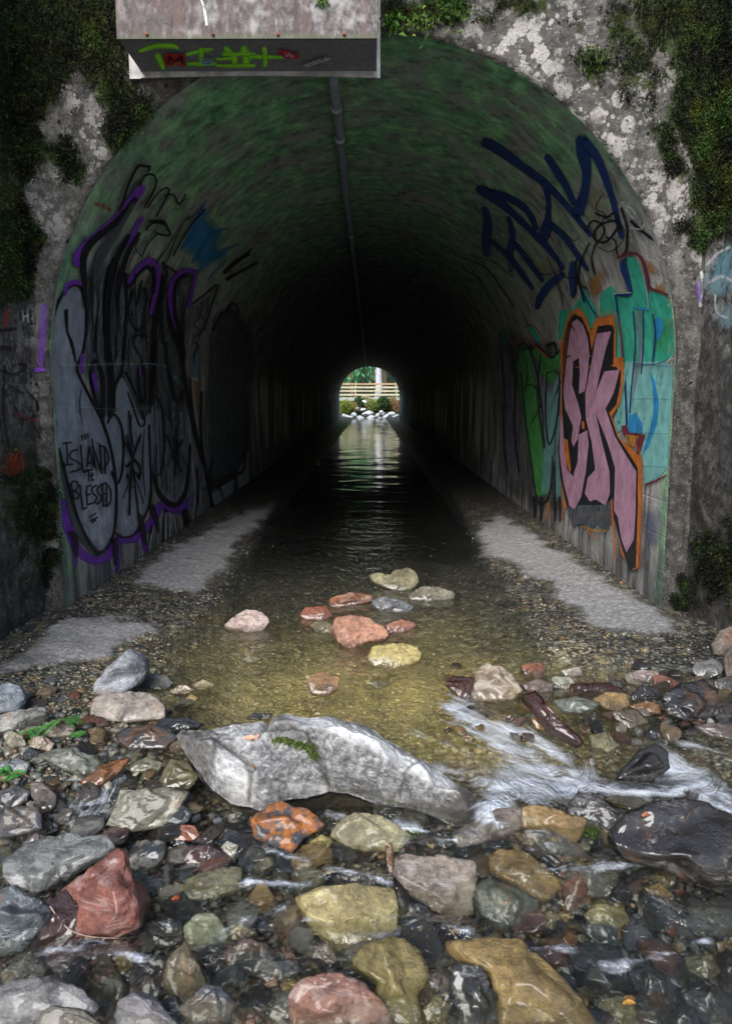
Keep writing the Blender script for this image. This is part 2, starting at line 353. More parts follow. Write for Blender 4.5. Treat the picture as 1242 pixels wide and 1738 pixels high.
idx = np.arange(n1*n2).reshape(n1, n2); rim = np.concatenate([idx[:, 0], idx[-1, 1:], idx[-2::-1, -1], idx[0, -2:0:-1]])
VB = V[rim].copy(); VB[:, 2] = -1
a = np.arange(len(rim)); b = (a+1) % len(rim)
keep = ~((np.abs(V[rim][:, 0]) < 6.6) & (np.abs(V[rim][b][:, 0]) < 6.6) & ((V[rim][:, 1] < .1) | (V[rim][:, 1] > 45.9)))
Fs = np.c_[rim[a], rim[b], b+len(V), a+len(V)][keep]
link('embankment', mesh_np('embankment', np.concatenate([V, VB]), np.concatenate([grid_faces(n1, n2), Fs]), MG), None, kind='structure')
# wall either side of the mouth behind the wing walls
mb = MB()
for s in (-1, 1):
    mb.box((s*2.08 if s > 0 else -6.7, .03, -.6), (6.7 if s > 0 else -2.08, .4, 4.97))
mb.build('retaining_wall', MFACE, None, label='rough concrete retaining wall the tunnel mouth is set in', category='wall')

# ---- creek bed: one sheet from the foreground through the tunnel to the woods beyond
PALE = [[(812, 895), (850, 872), (1135, 1050), (1140, 1075), (1090, 1078), (1010, 1062), (955, 1030), (930, 990), (880, 965), (815, 945)],
        [(300, 925), (430, 862), (470, 858), (450, 885), (400, 925), (385, 965), (330, 1012), (235, 985), (250, 965)],
        [(0, 1135), (118, 1050), (200, 1046), (262, 1055), (270, 1075), (215, 1088), (170, 1122), (60, 1138), (0, 1150)]]
def m_bed():
    t = MT('creek_bed_gravel', .6, .4); a = t.sepc(t.attr('msk')); P = t.pos()
    n1 = t.noise(4, detail=8, rough=.65); nf = t.noise(110, detail=4, rough=.7); n3 = t.noise(35, detail=6, rough=.7)
    vc = t.vor(46, P, out=1); vd = t.vor(46, P); vc2 = t.vor(95, P, out=1); vd2 = t.vor(95, P)
    c = t.sepc(vc)
    peb = t.ramp(c[0], [(.0, (.018, .02, .022)), (.28, (.05, .052, .05)), (.46, (.10, .095, .075)), (.62, (.19, .16, .11)), (.76, (.12, .06, .035)), (.84, (.30, .26, .17)), (.93, (.42, .41, .38))], 'CONSTANT')
    c2 = t.sepc(vc2); peb2 = t.ramp(c2[0], [(.0, (.02, .02, .02)), (.4, (.06, .055, .045)), (.7, (.12, .10, .07)), (.92, (.35, .33, .3))], 'CONSTANT')
    grav = t.mix(t.mr(t.noise(9), .45, .55), peb, peb2)
    grav = t.mix(t.math('MULTIPLY', t.mr(vd, .42, .75), .8), grav, (.014, .014, .012)); big = t.sepc(t.vor(13, t.mapv(P, (1, 1, 1), (.3, .1, 0)), out=1)); grav = t.mix(t.math('MULTIPLY', t.mr(t.vor(13, t.mapv(P, (1, 1, 1), (.3, .1, 0))), .55, .35), .55), grav, t.ramp(big[1], [(0, (.05, .055, .05)), (.3, (.13, .14, .10)), (.55, (.20, .17, .09)), (.75, (.10, .09, .07)), (.9, (.30, .30, .24))], 'CONSTANT'))
    grav = t.mix(.35, grav, t.mix(.5, grav, n1, 'MULTIPLY'))
    och = t.mix(1.0, grav, (3.2, 2.7, 1.2), 'MULTIPLY'); och = t.mix(t.mr(n1, .38, .62, .15, .85), och, t.ramp(n3, [(.3, (.20, .17, .09)), (.5, (.42, .33, .14)), (.62, (.58, .48, .22)), (.8, (.70, .62, .42))]))
    base = t.mix(a[1], grav, och)
    pale = t.ramp(n3, [(.3, (.10, .098, .096)), (.5, (.22, .215, .212)), (.7, (.40, .39, .385))]); pale = t.mix(t.mr(nf, .56, .64), pale, (.10, .1, .1)); pale = t.mix(t.mr(t.vor(60), .12, .06), pale, (.6, .59, .56))
    pf = t.mr(t.math('ADD', a[0], t.math('MULTIPLY', t.math('SUBTRACT', t.noise(34, detail=8, rough=.75), .5), 1.2)), .25, .85)
    base = t.mix(pf, base, pale)
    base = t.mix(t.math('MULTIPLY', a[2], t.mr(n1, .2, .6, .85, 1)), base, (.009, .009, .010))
    h = t.math('SUBTRACT', 0, t.math('MULTIPLY', vd, t.math('SUBTRACT', 1, pf))); h = t.math('ADD', t.math('MULTIPLY', h, .8), t.math('MULTIPLY', nf, .5)); h = t.math('ADD', h, t.math('MULTIPLY', n3, .7))
    return t.set(color=base, rough=t.mix(pf, (.38,)*3, (.9,)*3), normal=t.bump(h, .02, 1))
xs = lines([(-80, -9, 12, 2), (-9, -2.6, 1.2, .06), (-2.6, 2.6, .018, .018), (2.6, 9, .06, 1.2), (9, 80, 2, 12)])
yy = lines([(-60, -8, 10, 1), (-8, -3.9, .6, .03), (-3.9, 2.2, .017, .017), (2.2, 12, .02, .2), (12, 46, .3, .7), (46, 62, .25, .5), (62, 160, 1, 12)])
X, Y = np.meshgrid(xs, yy, indexing='ij'); Z = bed_z(X, Y); V = np.stack([X, Y, Z], -1).reshape(-1, 3)
px, py = proj(V); near = (V[:, 1] > -3.9) & (V[:, 1] < 12) & (abs(V[:, 0]) < 2.6)
jx = fbm(V*[3, 3, 0], 4)*16; jy = fbm(V*[3, 3, 0]+5, 4)*9
pale = np.zeros(len(V))
for pl in PALE:
    xs_ = np.array([p[0] for p in pl]); m = inpoly(px+jx, py+jy, pl)
    d, _ = dseg(px+jx, (py+jy)*1.6, [(a_, b_*1.6) for a_, b_ in pl+[pl[0]]]); sdv = np.where(m, d, -d); pale = np.maximum(pale, sstep(-20, 22, sdv))
ox = blobs(px+jx, py+jy, [(640, 1190, 330, 75, 1.1), (760, 1270, 260, 70, 1), (430, 1130, 140, 60, .5), (650, 1100, 160, 50, .6), (700, 1380, 200, 60, .4), (760, 1640, 260, 130, .9), (560, 1560, 120, 80, .8)])
dk = np.clip(sstep(1030, 925, py)*1.0*sstep(1.25, .95, abs(V[:, 0]))+.9*sstep(1.5, 5, V[:, 1])*sstep(1.3, 1.1, abs(V[:, 0]))+sstep(3.2, 8, V[:, 1])*.95+blobs(px, py, [(1150, 1560, 160, 150, .9), (1180, 1120, 80, 50, .7), (30, 1120, 60, 30, .6)]), 0, 1)*(V[:, 1] < 46)  # bed colour blackened into the tunnel to imitate fading light
pale = np.maximum(pale, sstep(-4.6, -5.2, V[:, 1])*.9*(V[:, 1] < 0)); near = near | (V[:, 1] < -4.5)  # bed behind the camera paled to bounce light inside
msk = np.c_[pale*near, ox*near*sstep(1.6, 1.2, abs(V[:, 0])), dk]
Z = Z+(fbm(V*[28, 28, 0], 3)*.006).reshape(X.shape)*(np.abs(X) < 3)+.012*pale.reshape(X.shape); V[:, 2] = Z.ravel()
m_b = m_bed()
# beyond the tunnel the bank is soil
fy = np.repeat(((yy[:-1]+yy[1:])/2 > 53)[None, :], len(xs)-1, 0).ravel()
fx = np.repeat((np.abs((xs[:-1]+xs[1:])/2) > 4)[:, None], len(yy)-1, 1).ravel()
link('creek_bed', mesh_np('creek_bed', V, grid_faces(len(xs), len(yy)), mats=[m_b, MG, simple('added_bounce_gravel', (.55, .54, .50), .9, .2, 30)], midx=np.where(np.repeat(((yy[:-1]+yy[1:])/2 < -4.6)[None, :], len(xs)-1, 0).ravel() & (np.abs(np.repeat(((xs[:-1]+xs[1:])/2)[:, None], len(yy)-1, 1).ravel()) < 20), 2, (fy | fx).astype(int)), attrs={'msk': msk}), None, kind='structure')  # unseen pale ground behind the camera, added to bounce light onto the ceiling

# ---- water
FOAM_GLINTS = [([(300, 1420), (420, 1430), (520, 1460)], 14, .42), ([(500, 1470), (600, 1480), (660, 1500)], 9, .45), ([(250, 1500), (330, 1480), (420, 1500), (520, 1500)], 13, .40), ([(620, 1420), (700, 1430), (770, 1420)], 10, .55), ([(560, 1385), (700, 1400), (800, 1420)], 10, .45), ([(830, 1480), (1000, 1470), (1200, 1460)], 12, .34), ([(650, 1640), (720, 1650), (760, 1700)], 12, .38), ([(900, 1600), (1050, 1640), (1200, 1600)], 14, .34), ([(300, 1640), (420, 1560), (480, 1540)], 12, .38), ([(60, 1620), (160, 1600), (240, 1620)], 12, .45), ([(775, 1205), (850, 1262), (905, 1300), (965, 1335)], 30, .72), ([(845, 1235), (900, 1245), (960, 1290), (990, 1330)], 16, .75), ([(830, 1380), (860, 1330), (930, 1335), (990, 1330)], 38, .85), ([(740, 1300), (800, 1320), (870, 1350)], 16, .6),  # rapids foam, plus faint foreground streaks painted in for water glints
        ([(985, 1330), (1060, 1345), (1130, 1345), (1200, 1330)], 16, 1.), ([(1110, 1290), (1180, 1320), (1245, 1375)], 26, .8), ([(1130, 1260), (1200, 1270), (1245, 1290)], 10, .5),
        ([(110, 1300), (170, 1330), (140, 1390)], 30, .62), ([(230, 1290), (190, 1340), (160, 1400)], 22, .5), 
        ([(700, 1240), (760, 1262), (800, 1290)], 10, .35), ([(600, 1545), (690, 1560), (800, 1580)], 9, .45), ([(520, 1560), (600, 1590), (680, 1580)], 10, .4), ([(1090, 1520), (1160, 1560)], 10, .35), ([(1140, 1660), (1200, 1690)], 18, .3), ([(480, 1370), (440, 1430), (380, 1470)], 8, .25), ([(850, 1400), (900, 1450), (950, 1430)], 8, .35)]
def m_water():
    t = MT('clear_creek_water', .03, .5); P = t.pos(); a = t.attr('foam_glint', 2); f = t.attr('flow', 1)
    N, L = t.N, t.L
    fv = t.attr('fuv', 1)
    w1 = t.noise(7, t.mapv(P, (1.2, .8, 1)), detail=3, rough=.5, dist=.6); w2 = t.noise(26, t.mapv(P, (1, .7, 1)), detail=3, rough=.5, dist=.8); w3 = t.noise(2.2, t.mapv(P, (.5, 1.5, 1)), detail=2)
    st = t.math('ADD', t.math('MULTIPLY', t.noise(1, t.mapv(fv, (3.5, 17, 1)), detail=4, rough=.55, dist=1.0), .6), t.math('MULTIPLY', t.noise(13, t.mapv(P, (1, 1, 1)), detail=5, rough=.55, dist=1.2), .4))
    amp = t.attr('amp', 2)
    h = t.math('ADD', t.math('MULTIPLY', w1, 1.0), t.math('MULTIPLY', w2, .35)); h = t.math('ADD', h, t.math('MULTIPLY', w3, 1.2)); h = t.math('MULTIPLY', h, amp)
    h = t.math('ADD', h, t.math('MULTIPLY', t.math('MULTIPLY', st, a), .5))
    nb = t.bump(h, .05, 1)
    P; ge = t._pos; dp = N.new('ShaderNodeVectorMath'); dp.operation = 'DOT_PRODUCT'; L.new(ge.outputs['Incoming'], dp.inputs[0]); L.new(nb, dp.inputs[1])
    # same reflectance from either side of the surface
    frv = t.math('ADD', .02, t.math('MULTIPLY', .98, t.math('POWER', t.math('SUBTRACT', 1, t.math('ABSOLUTE', dp.outputs['Value']), clamp=True), 5)), clamp=True)
    tr = N.new('ShaderNodeBsdfRefraction'); tr.inputs['IOR'].default_value = 1.33; tr.inputs['Roughness'].default_value = 0; tr.inputs[0].default_value = (.97, .985, .94, 1); L.new(nb, tr.inputs['Normal']); tt_ = N.new('ShaderNodeBsdfTransparent'); tt_.inputs[0].default_value = (.97, .985, .94, 1); m0 = N.new('ShaderNodeMixShader'); m0.inputs[0].default_value = .3; L.new(tt_.outputs[0], m0.inputs[1]); L.new(tr.outputs[0], m0.inputs[2])
    gl = N.new('ShaderNodeBsdfGlossy'); gl.inputs['Roughness'].default_value = .04; gl.inputs[0].default_value = (1, 1, 1, 1); L.new(nb, gl.inputs['Normal'])
    m1 = N.new('ShaderNodeMixShader'); L.new(frv, m1.inputs[0]); L.new(m0.outputs[0], m1.inputs[1]); L.new(gl.outputs[0], m1.inputs[2])
    fo = N.new('ShaderNodeBsdfDiffuse'); fo.inputs[0].default_value = (.62, .66, .72, 1); L.new(nb, fo.inputs['Normal'])
    ff = t.mr(t.math('ADD', t.math('MULTIPLY', a, 1.1), t.math('MULTIPLY', t.math('SUBTRACT', st, .5), 2.6)), .30, 1.15)
    ff = t.math('MULTIPLY', ff, t.mr(a, .03, .3), clamp=True); ff = t.math('MULTIPLY', ff, .66)
    m2 = N.new('ShaderNodeMixShader'); L.new(ff, m2.inputs[0]); L.new(m1.outputs[0], m2.inputs[1]); L.new(fo.outputs[0], m2.inputs[2])
    L.new(m2.outputs[0], t.out.inputs['Surface']); N.remove(t.b)
    return t.m
xs = lines([(-2.6, 2.6, .016, .016)]); yy = lines([(-3.9, 1.5, .016, .016), (1.5, 12, .02, .08), (12, 52.6, .12, .14)])
X, Y = np.meshgrid(xs, yy, indexing='ij'); Z = wat_z(X, Y)
V = np.stack([X, Y, Z], -1).reshape(-1, 3); px, py = proj(V)
foam_glint = np.zeros(len(V)); FX = np.zeros(len(V)); FY = np.zeros(len(V)); W_ = np.full(len(V), 1e-6)
jx = fbm(V*[4, 4, 0], 3)*9
for pts, w, s in FOAM_GLINTS:
    d, par = dseg(px+jx, (py+jx*.6), pts); k = s*np.exp(-(d/w)**2); foam_glint = np.maximum(foam_glint, k)
    # flow-aligned coordinates for the streaks
    ln = 0
    dx = pts[-1][0]-pts[0][0]; dy = pts[-1][1]-pts[0][1]; a = PPM = 250.
    cx = (V[:, 0]); kk = k**2+1e-9
    ux, uy = dx/math.hypot(dx, dy), -dy*2/math.hypot(dx, dy*2)*1.0; n_ = math.hypot(ux, uy); ux /= n_; uy /= n_
    FX += kk*(V[:, 0]*ux+V[:, 1]*uy); FY += kk*(-V[:, 0]*uy+V[:, 1]*ux); W_ += kk
fuv = np.c_[FX/W_*.55, FY/W_, W_*0]; fuv = np.where((W_ > 1e-4)[:, None], fuv, np.c_[V[:, 0], V[:, 1], V[:, 0]*0])
amp = .03+.27*sstep(6, 1, V[:, 1])+.8*sstep(-1.7, -2.4, V[:, 1])+.5*foam_glint; amp = amp*1.0
V[:, 2] += (fbm(V*[1.6, 2.6, 0], 2)*.005+fbm(V*[.7, .9, 0]+7, 2)*.008)*sstep(2, 9, V[:, 1])+fbm(V*[5, 5, 0], 3)*.010*sstep(-.4, -2, V[:, 1])+fbm(V*[14, 9, 0]+3, 3)*.010*sstep(-1.6, -2.4, V[:, 1])+foam_glint*(.004+np.abs(fbm(V*[7, 7, 0], 2))*.008)
F = grid_faces(len(xs), len(yy)); bz = bed_z(V[:, 0], V[:, 1]); dry = V[:, 2] < bz-.05; F = F[~dry[F].all(1)]
used = np.zeros(len(V), bool); used[F.ravel()] = True; rm = np.cumsum(used)-1
link('water', mesh_np('water', V[used], rm[F], m_water(), attrs={'foam_glint': foam_glint[used], 'amp': amp[used], 'fuv': fuv[used]}), None, kind='structure')
# ================================================================== BOX OVER THE MOUTH, PIPE
def px_x(px, Yw): # world x of a pixel column at horizon height in plane Y
    return CAMP[0]+(px-628)/FPX*(Yw-CAMP[1])
def on_y(px, py, Yw):
    r = ray(px, py); t = (Yw-CAMP[1])/r[1]; return CAMP+t*r
def m_box(name, dark):
    t = MT(name, .7, .35); P = t.pos()
    st = t.noise(9, t.mapv(P, (1.6, 1, .18)), detail=7, rough=.7); n2 = t.noise(30, t.mapv(P, (1, 1, .55)), detail=9, rough=.8); n1 = t.noise(3.3, detail=6, rough=.65)
    if dark: c = t.ramp(n2, [(.3, (.09, .09, .10)), (.55, (.17, .17, .18)), (.75, (.30, .29, .29))])
    else:
        c = t.ramp(n2, [(.34, (.015, .011, .011)), (.47, (.048, .036, .036)), (.58, (.11, .095, .095)), (.7, (.22, .205, .205))])
        c = t.mix(t.math('MULTIPLY', t.mr(st, .46, .6), .75), c, (.07, .042, .036)); c = t.mix(t.math('MULTIPLY', t.mr(t.noise(5), .54, .66), .8), c, (.22, .215, .21))
        c = t.mix(t.math('MULTIPLY', t.mr(n1, .57, .66), .5), c, (.06, .055, .05))
        wet = t.math('MULTIPLY', t.mr(t.math('ABSOLUTE', t.math('SUBTRACT', t.sep(P)[0], -.61)), .03, .0), .6)
        c = t.mix(t.math('MULTIPLY', t.mr(t.math('ADD', t.sep(P)[2], t.math('MULTIPLY', t.math('SUBTRACT', n2, .5), .12)), BZ+.03, BZ), .7), c, (.05, .06, .03))
    return t.set(color=c, normal=t.bump(n2, .006, .7))
BZ = on_y(400, 66, -.45)[2]; XL = on_y(200, 66, -.45)[0]; XR = on_y(640, 66, -.45)[0]; YB = -.03
MBOXL = m_box('weathered_white_sheet', False); MBOXD = m_box('dark_grey_underside', True)
MPALE = simple('pale_grey_metal', (.26, .25, .24), .6, .35, 14)
box = thing('cable_duct', 'weathered whitish rectangular duct box bolted across the top of the tunnel mouth', 'duct', ((XL+XR)/2, 0, BZ))
bl = (-(XL+XR)/2, 0, -BZ)
def boxobj(name, mb, mats, **kw):
    o = mb.build(name, mats, box, **kw); o.location = bl; return o
m = MB(); m.box((XL, -.462, BZ-.004), (XR, -.448, BZ+1.1)); boxobj('front_panel', m, MBOXL)
m = MB(); m.box((XL+.006, -.447, BZ), (XR-.006, YB, BZ+.012)); boxobj('bottom_panel', m, MBOXD)
m = MB(); m.box((XL, -.447, BZ+.013), (XL+.01, YB, BZ+1.1)); boxobj('side_panel', m, MPALE)
m = MB(); m.box((XR-.01, -.447, BZ+.013), (XR, YB, BZ+1.1)); boxobj('side_panel', m, MPALE)
m = MB(); m.box((XL, -.46, BZ+1.101), (XR, YB, BZ+1.115)); boxobj('top_panel', m, MBOXL)
xfl = on_y(221, 132, YB)[0]; xfr = on_y(645, 132, YB)[0]; zb = on_y(500, 133, YB)[2]
for a, b in ((xfl, XL-.001), (XR+.001, xfr)):
    m = MB(); m.box((a, YB-.006, zb-.002), (b, YB+.001, BZ+1.1)); boxobj('flange', m, MPALE)
m = MB()
for k in range(24): # slightly bowed back lip
    x0 = XL+(XR-XL)*k/24; x1 = XL+(XR-XL)*(k+1)/24; q = lambda x: .012*math.sin(PI*(x-XL)/(XR-XL))
    V8 = [(x, y, z+q(x)) for x in (x0, x1) for y in (YB-.012, YB-.001) for z in (zb+.0, BZ-.001)]
    m.add(V8, [(0, 1, 3, 2), (4, 6, 7, 5), (0, 4, 5, 1), (2, 3, 7, 6)])
boxobj('back_lip', m, MPALE)
MRUST = simple('rusty_iron', (.16, .05, .02), .9, .5, 60)
for x in (250, 362, 472, 584):
    p = on_y(x, 62, -.46); m = MB(); m.tube([(p[0], -.463, p[2]+.008), (p[0], -.473, p[2]+.008)], [.010, .008], 8); m.tube([(p[0], -.473, p[2]+.008), (p[0], -.480, p[2]+.008)], .004, 6)
    boxobj('bolt', m, MRUST)
p = on_y(637, 103, YB-.008); m = MB(); m.tube([(p[0], YB-.007, p[2]), (p[0], YB-.014, p[2])], [.006, .005], 8); boxobj('bolt', m, simple('black_bolt', (.01, .01, .01), .6))

# ---- generic paint: polygons and strokes laid a few mm over a surface
def m_paint(name, col, rough=.55, wear=.45, soft=True, scale=9, lo=.30, streak=False):
    t = MT(name, rough, .4); P = t.pos(); n = t.noise(scale, detail=8, rough=.7); n2 = t.noise(26, t.mapv(P, (1, 1, .3)), detail=5)
    c = t.mix(t.mr(n, .3, .7), tuple(x*.72 for x in col), tuple(min(1, x*1.18+.004) for x in col))
    c = t.mix(t.math('MULTIPLY', t.mr(n2, .5, .75), .3), c, tuple(x*.45+.02 for x in col))
    a = t.attr('alpha', 2)
    w = t.mr(t.noise(17, t.mapv(P, (1, 1, .6), (3, 7, 1)), detail=9, rough=.78), lo, lo+.09)
    w = t.math('ADD', t.math('MULTIPLY', w, wear), 1-wear)
    al = t.math('MULTIPLY', a, w, clamp=True)
    if streak: al = t.math('MULTIPLY', al, t.mr(t.noise(16, t.mapv(P, (1, 1.3, .12)), detail=6), .38, .58))
    return t.set(color=c, alpha=al, normal=t.bump(n, .008, .5))
def surf_hit(px, py, off):
    """where the sight line of a photo pixel meets the tunnel lining (or the box underside)"""
    r = ray(px, py); best = np.full(np.shape(px), 1e9); Nn = np.zeros(np.shape(px)+(3,))
    a = r[..., 0]**2+r[..., 2]**2; b = CAMP[0]*r[..., 0]+(CAMP[2]-ZS)*r[..., 2]; c = CAMP[0]**2+(CAMP[2]-ZS)**2-(R_T-off)**2
    t = (-b+np.sqrt(np.maximum(b*b-a*c, 0)))/a; z = CAMP[2]+t*r[..., 2]
    okc = z >= ZS
    tw = np.where(r[..., 0] > 0, (R_T-off-CAMP[0])/np.where(abs(r[..., 0]) < 1e-6, 1e-6, r[..., 0]), (-R_T+off-CAMP[0])/np.where(abs(r[..., 0]) < 1e-6, -1e-6, r[..., 0]))
    T = np.where(okc, t, tw); H = CAMP+T[..., None]*r
    Nn = np.where(okc[..., None], np.stack([-H[..., 0]/R_T, H[..., 0]*0, -(H[..., 2]-ZS)/R_T], -1), np.stack([-np.sign(H[..., 0]), H[..., 0]*0, H[..., 0]*0], -1))
    H[..., 1] = np.maximum(H[..., 1], .06)
    return H
def under_hit(px, py, off):
    r = ray(px, py); t = (BZ-CAMP[2])/r[..., 2]; H = CAMP+t[..., None]*r; H[..., 2] -= off; return H
def front_hit(px, py, off):
    r = ray(px, py); t = (-.462-CAMP[1])/r[..., 1]; H = CAMP+t[..., None]*r; H[..., 1] -= off; return H
def face_hit(px, py, off):
    r = ray(px, py); t = (0-CAMP[1])/r[..., 1]; H = CAMP+t[..., None]*r
    for s, x0, fl in ((-1, 2.06, .10), (1, 2.09, .16)):
        # plane of the wing wall: s*x = x0+fl*(.02-y)/2.3
        k = fl/2.3; den = s*r[..., 0]+k*r[..., 1]; tt = (x0+k*(.02-CAMP[1])-s*CAMP[0])/np.where(np.abs(den) < 1e-6, 1e-6, den)
        m = (tt > 0) & (tt < t); H = np.where(m[..., None], CAMP+tt[..., None]*r-np.stack([np.full(np.shape(tt), s*(off+.012)), tt*0, tt*0], -1), H-np.stack([tt*0, tt*0+0, tt*0], -1))
    H[..., 1] -= off*.6
    return H
def dens(poly, step, closed=True):
    out = []; n = len(poly)
    for k in range(n if closed else n-1):
        a, b = poly[k], poly[(k+1) % n]; m_ = max(1, int(math.hypot(b[0]-a[0], b[1]-a[1])/step))
        out += [(a[0]+(b[0]-a[0])*i/m_, a[1]+(b[1]-a[1])*i/m_) for i in range(m_)]
    if not closed: out.append(poly[-1])
    return out
def smooth_line(pts, n=6, closed=False):
    P_ = [np.array(p, float) for p in pts]; N_ = len(P_); out = []
    for k in range(N_ if closed else N_-1):
        g_ = (lambda i: P_[i % N_]) if closed else (lambda i: P_[min(max(i, 0), N_-1)])
        p0, p1, p2, p3 = g_(k-1), g_(k), g_(k+1), g_(k+2)
        for i in range(n):
            t = i/n; out.append(.5*(2*p1+(p2-p0)*t+(2*p0-5*p1+4*p2-p3)*t*t+(3*p1-p0-3*p2+p3)*t**3))
    if not closed: out.append(P_[-1])
    return [tuple(o) for o in out]
class Paint:
    """one graffiti piece: layered fills and strokes, each layer a little prouder than the last"""
    def __init__(s, name, mats, hit=surf_hit, T=(0, 0, 1), off=.003, dz=.0004):
        s.name = name; s.mats = mats; s.V = []; s.F = []; s.A = []; s.M = []; s.n = 0; s.hit = hit; s.T = T; s.off = off; s.dz = dz; s.k = 0
    def tr(s, pts): return [(s.T[0]+p[0]/s.T[2], s.T[1]+p[1]/s.T[2])+tuple(w_/s.T[2] for w_ in p[2:]) for p in pts]
    def layer(s): s.k += 1; return s.off+s.k*s.dz
    def fill(s, mi, pts, step=9, alpha=1., smooth=0, soft=0):
        pts = s.tr(pts)
        if smooth: pts = smooth_line(pts, smooth, True)
        b = dens(pts, step); x = np.array([p[0] for p in b]); y = np.array([p[1] for p in b])
        gx, gy = np.meshgrid(np.arange(x.min(), x.max(), step), np.arange(y.min(), y.max(), step)); gx = gx.ravel()+.3; gy = gy.ravel()+.3
        ins = inpoly(gx, gy, b); d, _ = dseg(gx, gy, b+[b[0]]); ins &= d > step*.35
        pt = [Vector(p) for p in b]+[Vector((float(a_), float(b_))) for a_, b_ in zip(gx[ins], gy[ins])]
        nb = len(b); r = delaunay_2d_cdt(pt, [], [list(range(nb))], 1, 1e-4)
        q = np.array([(v.x, v.y) for v in r[0]]); tri = [tuple(f) for f in r[2]]
        off = s.layer(); s.V.append(s.hit(q[:, 0], q[:, 1], off))
        if soft: d, _ = dseg(q[:, 0], q[:, 1], b+[b[0]]); al = alpha*np.clip(d/soft, 0, 1)
        else: al = np.full(len(q), alpha)
        s.A.append(al); s.F += [tuple(i+s.n for i in f) for f in tri]; s.M += [mi]*len(tri); s.n += len(q)
    def stroke(s, mi, pts, w=6, alpha=1., smooth=5, soft=.35, taper=True):
        pts = s.tr([tuple(p[:2])+((p[2] if len(p) > 2 else w),) for p in pts])
        if smooth and len(pts) > 2: pts = smooth_line(pts, smooth)
        else: pts = dens([p[:2] for p in pts], 6, False) and [tuple(np.array(pts[0])+(np.array(pts[-1])-np.array(pts[0]))*t) for t in np.linspace(0, 1, 8)] if len(pts) == 2 else pts
        P_ = np.array(pts); q = P_[:, :2]; wd = P_[:, 2]*.5
        d = np.gradient(q, axis=0); d /= np.linalg.norm(d, axis=1)[:, None]+1e-9; nn = np.c_[-d[:, 1], d[:, 0]]
        cols = [-1, -(1-soft), 0, 1-soft, 1]; al = [0, 1, 1, 1, 0]
        # rounded ends
        q = np.concatenate([[q[0]-d[0]*wd[0]*.8], q, [q[-1]+d[-1]*wd[-1]*.8]]); nn = np.concatenate([[nn[0]], nn, [nn[-1]]]); e = np.ones(len(q)); e[0] = e[-1] = 0; wd = np.concatenate([[wd[0]*.5], wd, [wd[-1]*.5]])
        off = s.layer(); Q = np.stack([q+nn*(wd*c)[:, None] for c in cols], 1).reshape(-1, 2)
        s.V.append(s.hit(Q[:, 0], Q[:, 1], off)); s.A.append((np.array(al)[None, :]*e[:, None]*alpha).ravel())
        f = grid_faces(len(q), 5, base=s.n); s.F += [tuple(x) for x in f]; s.M += [mi]*len(f); s.n += len(Q)
    def build(s, parent, label=None, loc=None):
        me = mesh_np(s.name, np.concatenate(s.V), s.F, mats=s.mats, midx=s.M, smooth=True, attrs={'alpha': np.concatenate(s.A)})
        o = link(s.name, me, parent)
        if label: o['label'] = label
        if loc: o.location = loc
        return o
K = lambda n, c, **k: m_paint(n, c, **k)
BLACK = K('black_spray', (.006, .006, .008)); PURPLE = K('purple_spray', (.15, .03, .34)); SILVER = K('silver_spray', (.24, .265, .31), rough=.45, wear=.75, lo=.34)
SILVER2 = K('bright_silver_spray', (.50, .55, .62), rough=.4, wear=.8, lo=.38)
TEAL = K('teal_spray', (.035, .34, .23), wear=.6, lo=.36); MINT = K('pale_mint_spray', (.16, .38, .36), wear=.45, lo=.36); GREEN = K('green_spray', (.05, .24, .05), wear=.6, lo=.4); LIME = K('lime_spray', (.30, .80, .03), wear=.5, rough=.6)
PINK = K('pink_spray', (.35, .19, .265), wear=.45, lo=.32); ORANGE = K('orange_spray', (.42, .12, .02), wear=.7, lo=.36); OCHRE = K('ochre_spray', (.32, .15, .025), wear=.8, lo=.42); MAROON = K('maroon_spray', (.12, .015, .03), wear=.3)
NAVY = K('navy_spray', (.008, .03, .13), wear=.5, lo=.33); BLUE = K('blue_spray', (.02, .20, .42), wear=.6, lo=.38); SKY = K('pale_blue_spray', (.14, .30, .36), wear=.8, lo=.42); WHITE = K('white_spray', (.55, .55, .55), wear=.8, lo=.4); GREYP = K('grey_lilac_spray', (.19, .20, .235), wear=.7, lo=.4, streak=True); RED = K('red_spray', (.35, .03, .02), wear=.7, lo=.42); YEL = K('yellow_spray', (.35, .30, .05), wear=.9, lo=.46); DKGREY = K('soot_grey_spray', (.06, .07, .08), wear=.8, lo=.4)
# ================================================================== GRAFFITI (paint on the lining, traced piece by piece)
L3 = (0, 440, 2.484); M8 = (80, 260, 3.45); Q5 = (80, 700, 5.175); R6 = (840, 400, 2.997); R7 = (780, 200, 3.653); U2 = (190, 0, 2.643); FULL = (0, 0, 1)
# ---- left wall: silver bubble letters
p = Paint('graffiti', [BLACK, PURPLE, SILVER, SILVER2, GREYP, DKGREY, SKY, WHITE], T=L3)
BK, PU, SI, S2, GR, DG, SK_, WH = range(8)
p.stroke(PU, [(262, 1020), (285, 1120), (330, 1225), (400, 1268), (465, 1240), (500, 1185), (575, 1172), (640, 1110), (680, 1040), (760, 1055), (820, 1000)], 44)
for a in ([(300, 1130, 34), (318, 1200, 30), (318, 1290, 16)], [(492, 1190, 36), (496, 1260, 30), (494, 1320, 18)], [(598, 1150, 34), (612, 1210, 26), (622, 1260, 12)]): p.stroke(PU, a)
p.fill(DG, [(330, 110), (365, 60), (430, 0), (520, 20), (560, 110), (640, 30), (690, 60), (720, 90), (780, 40), (830, 60), (810, 160), (800, 400), (800, 700), (790, 930), (740, 1030), (640, 960), (560, 900), (440, 760), (345, 460)], step=16, alpha=.7, soft=8)
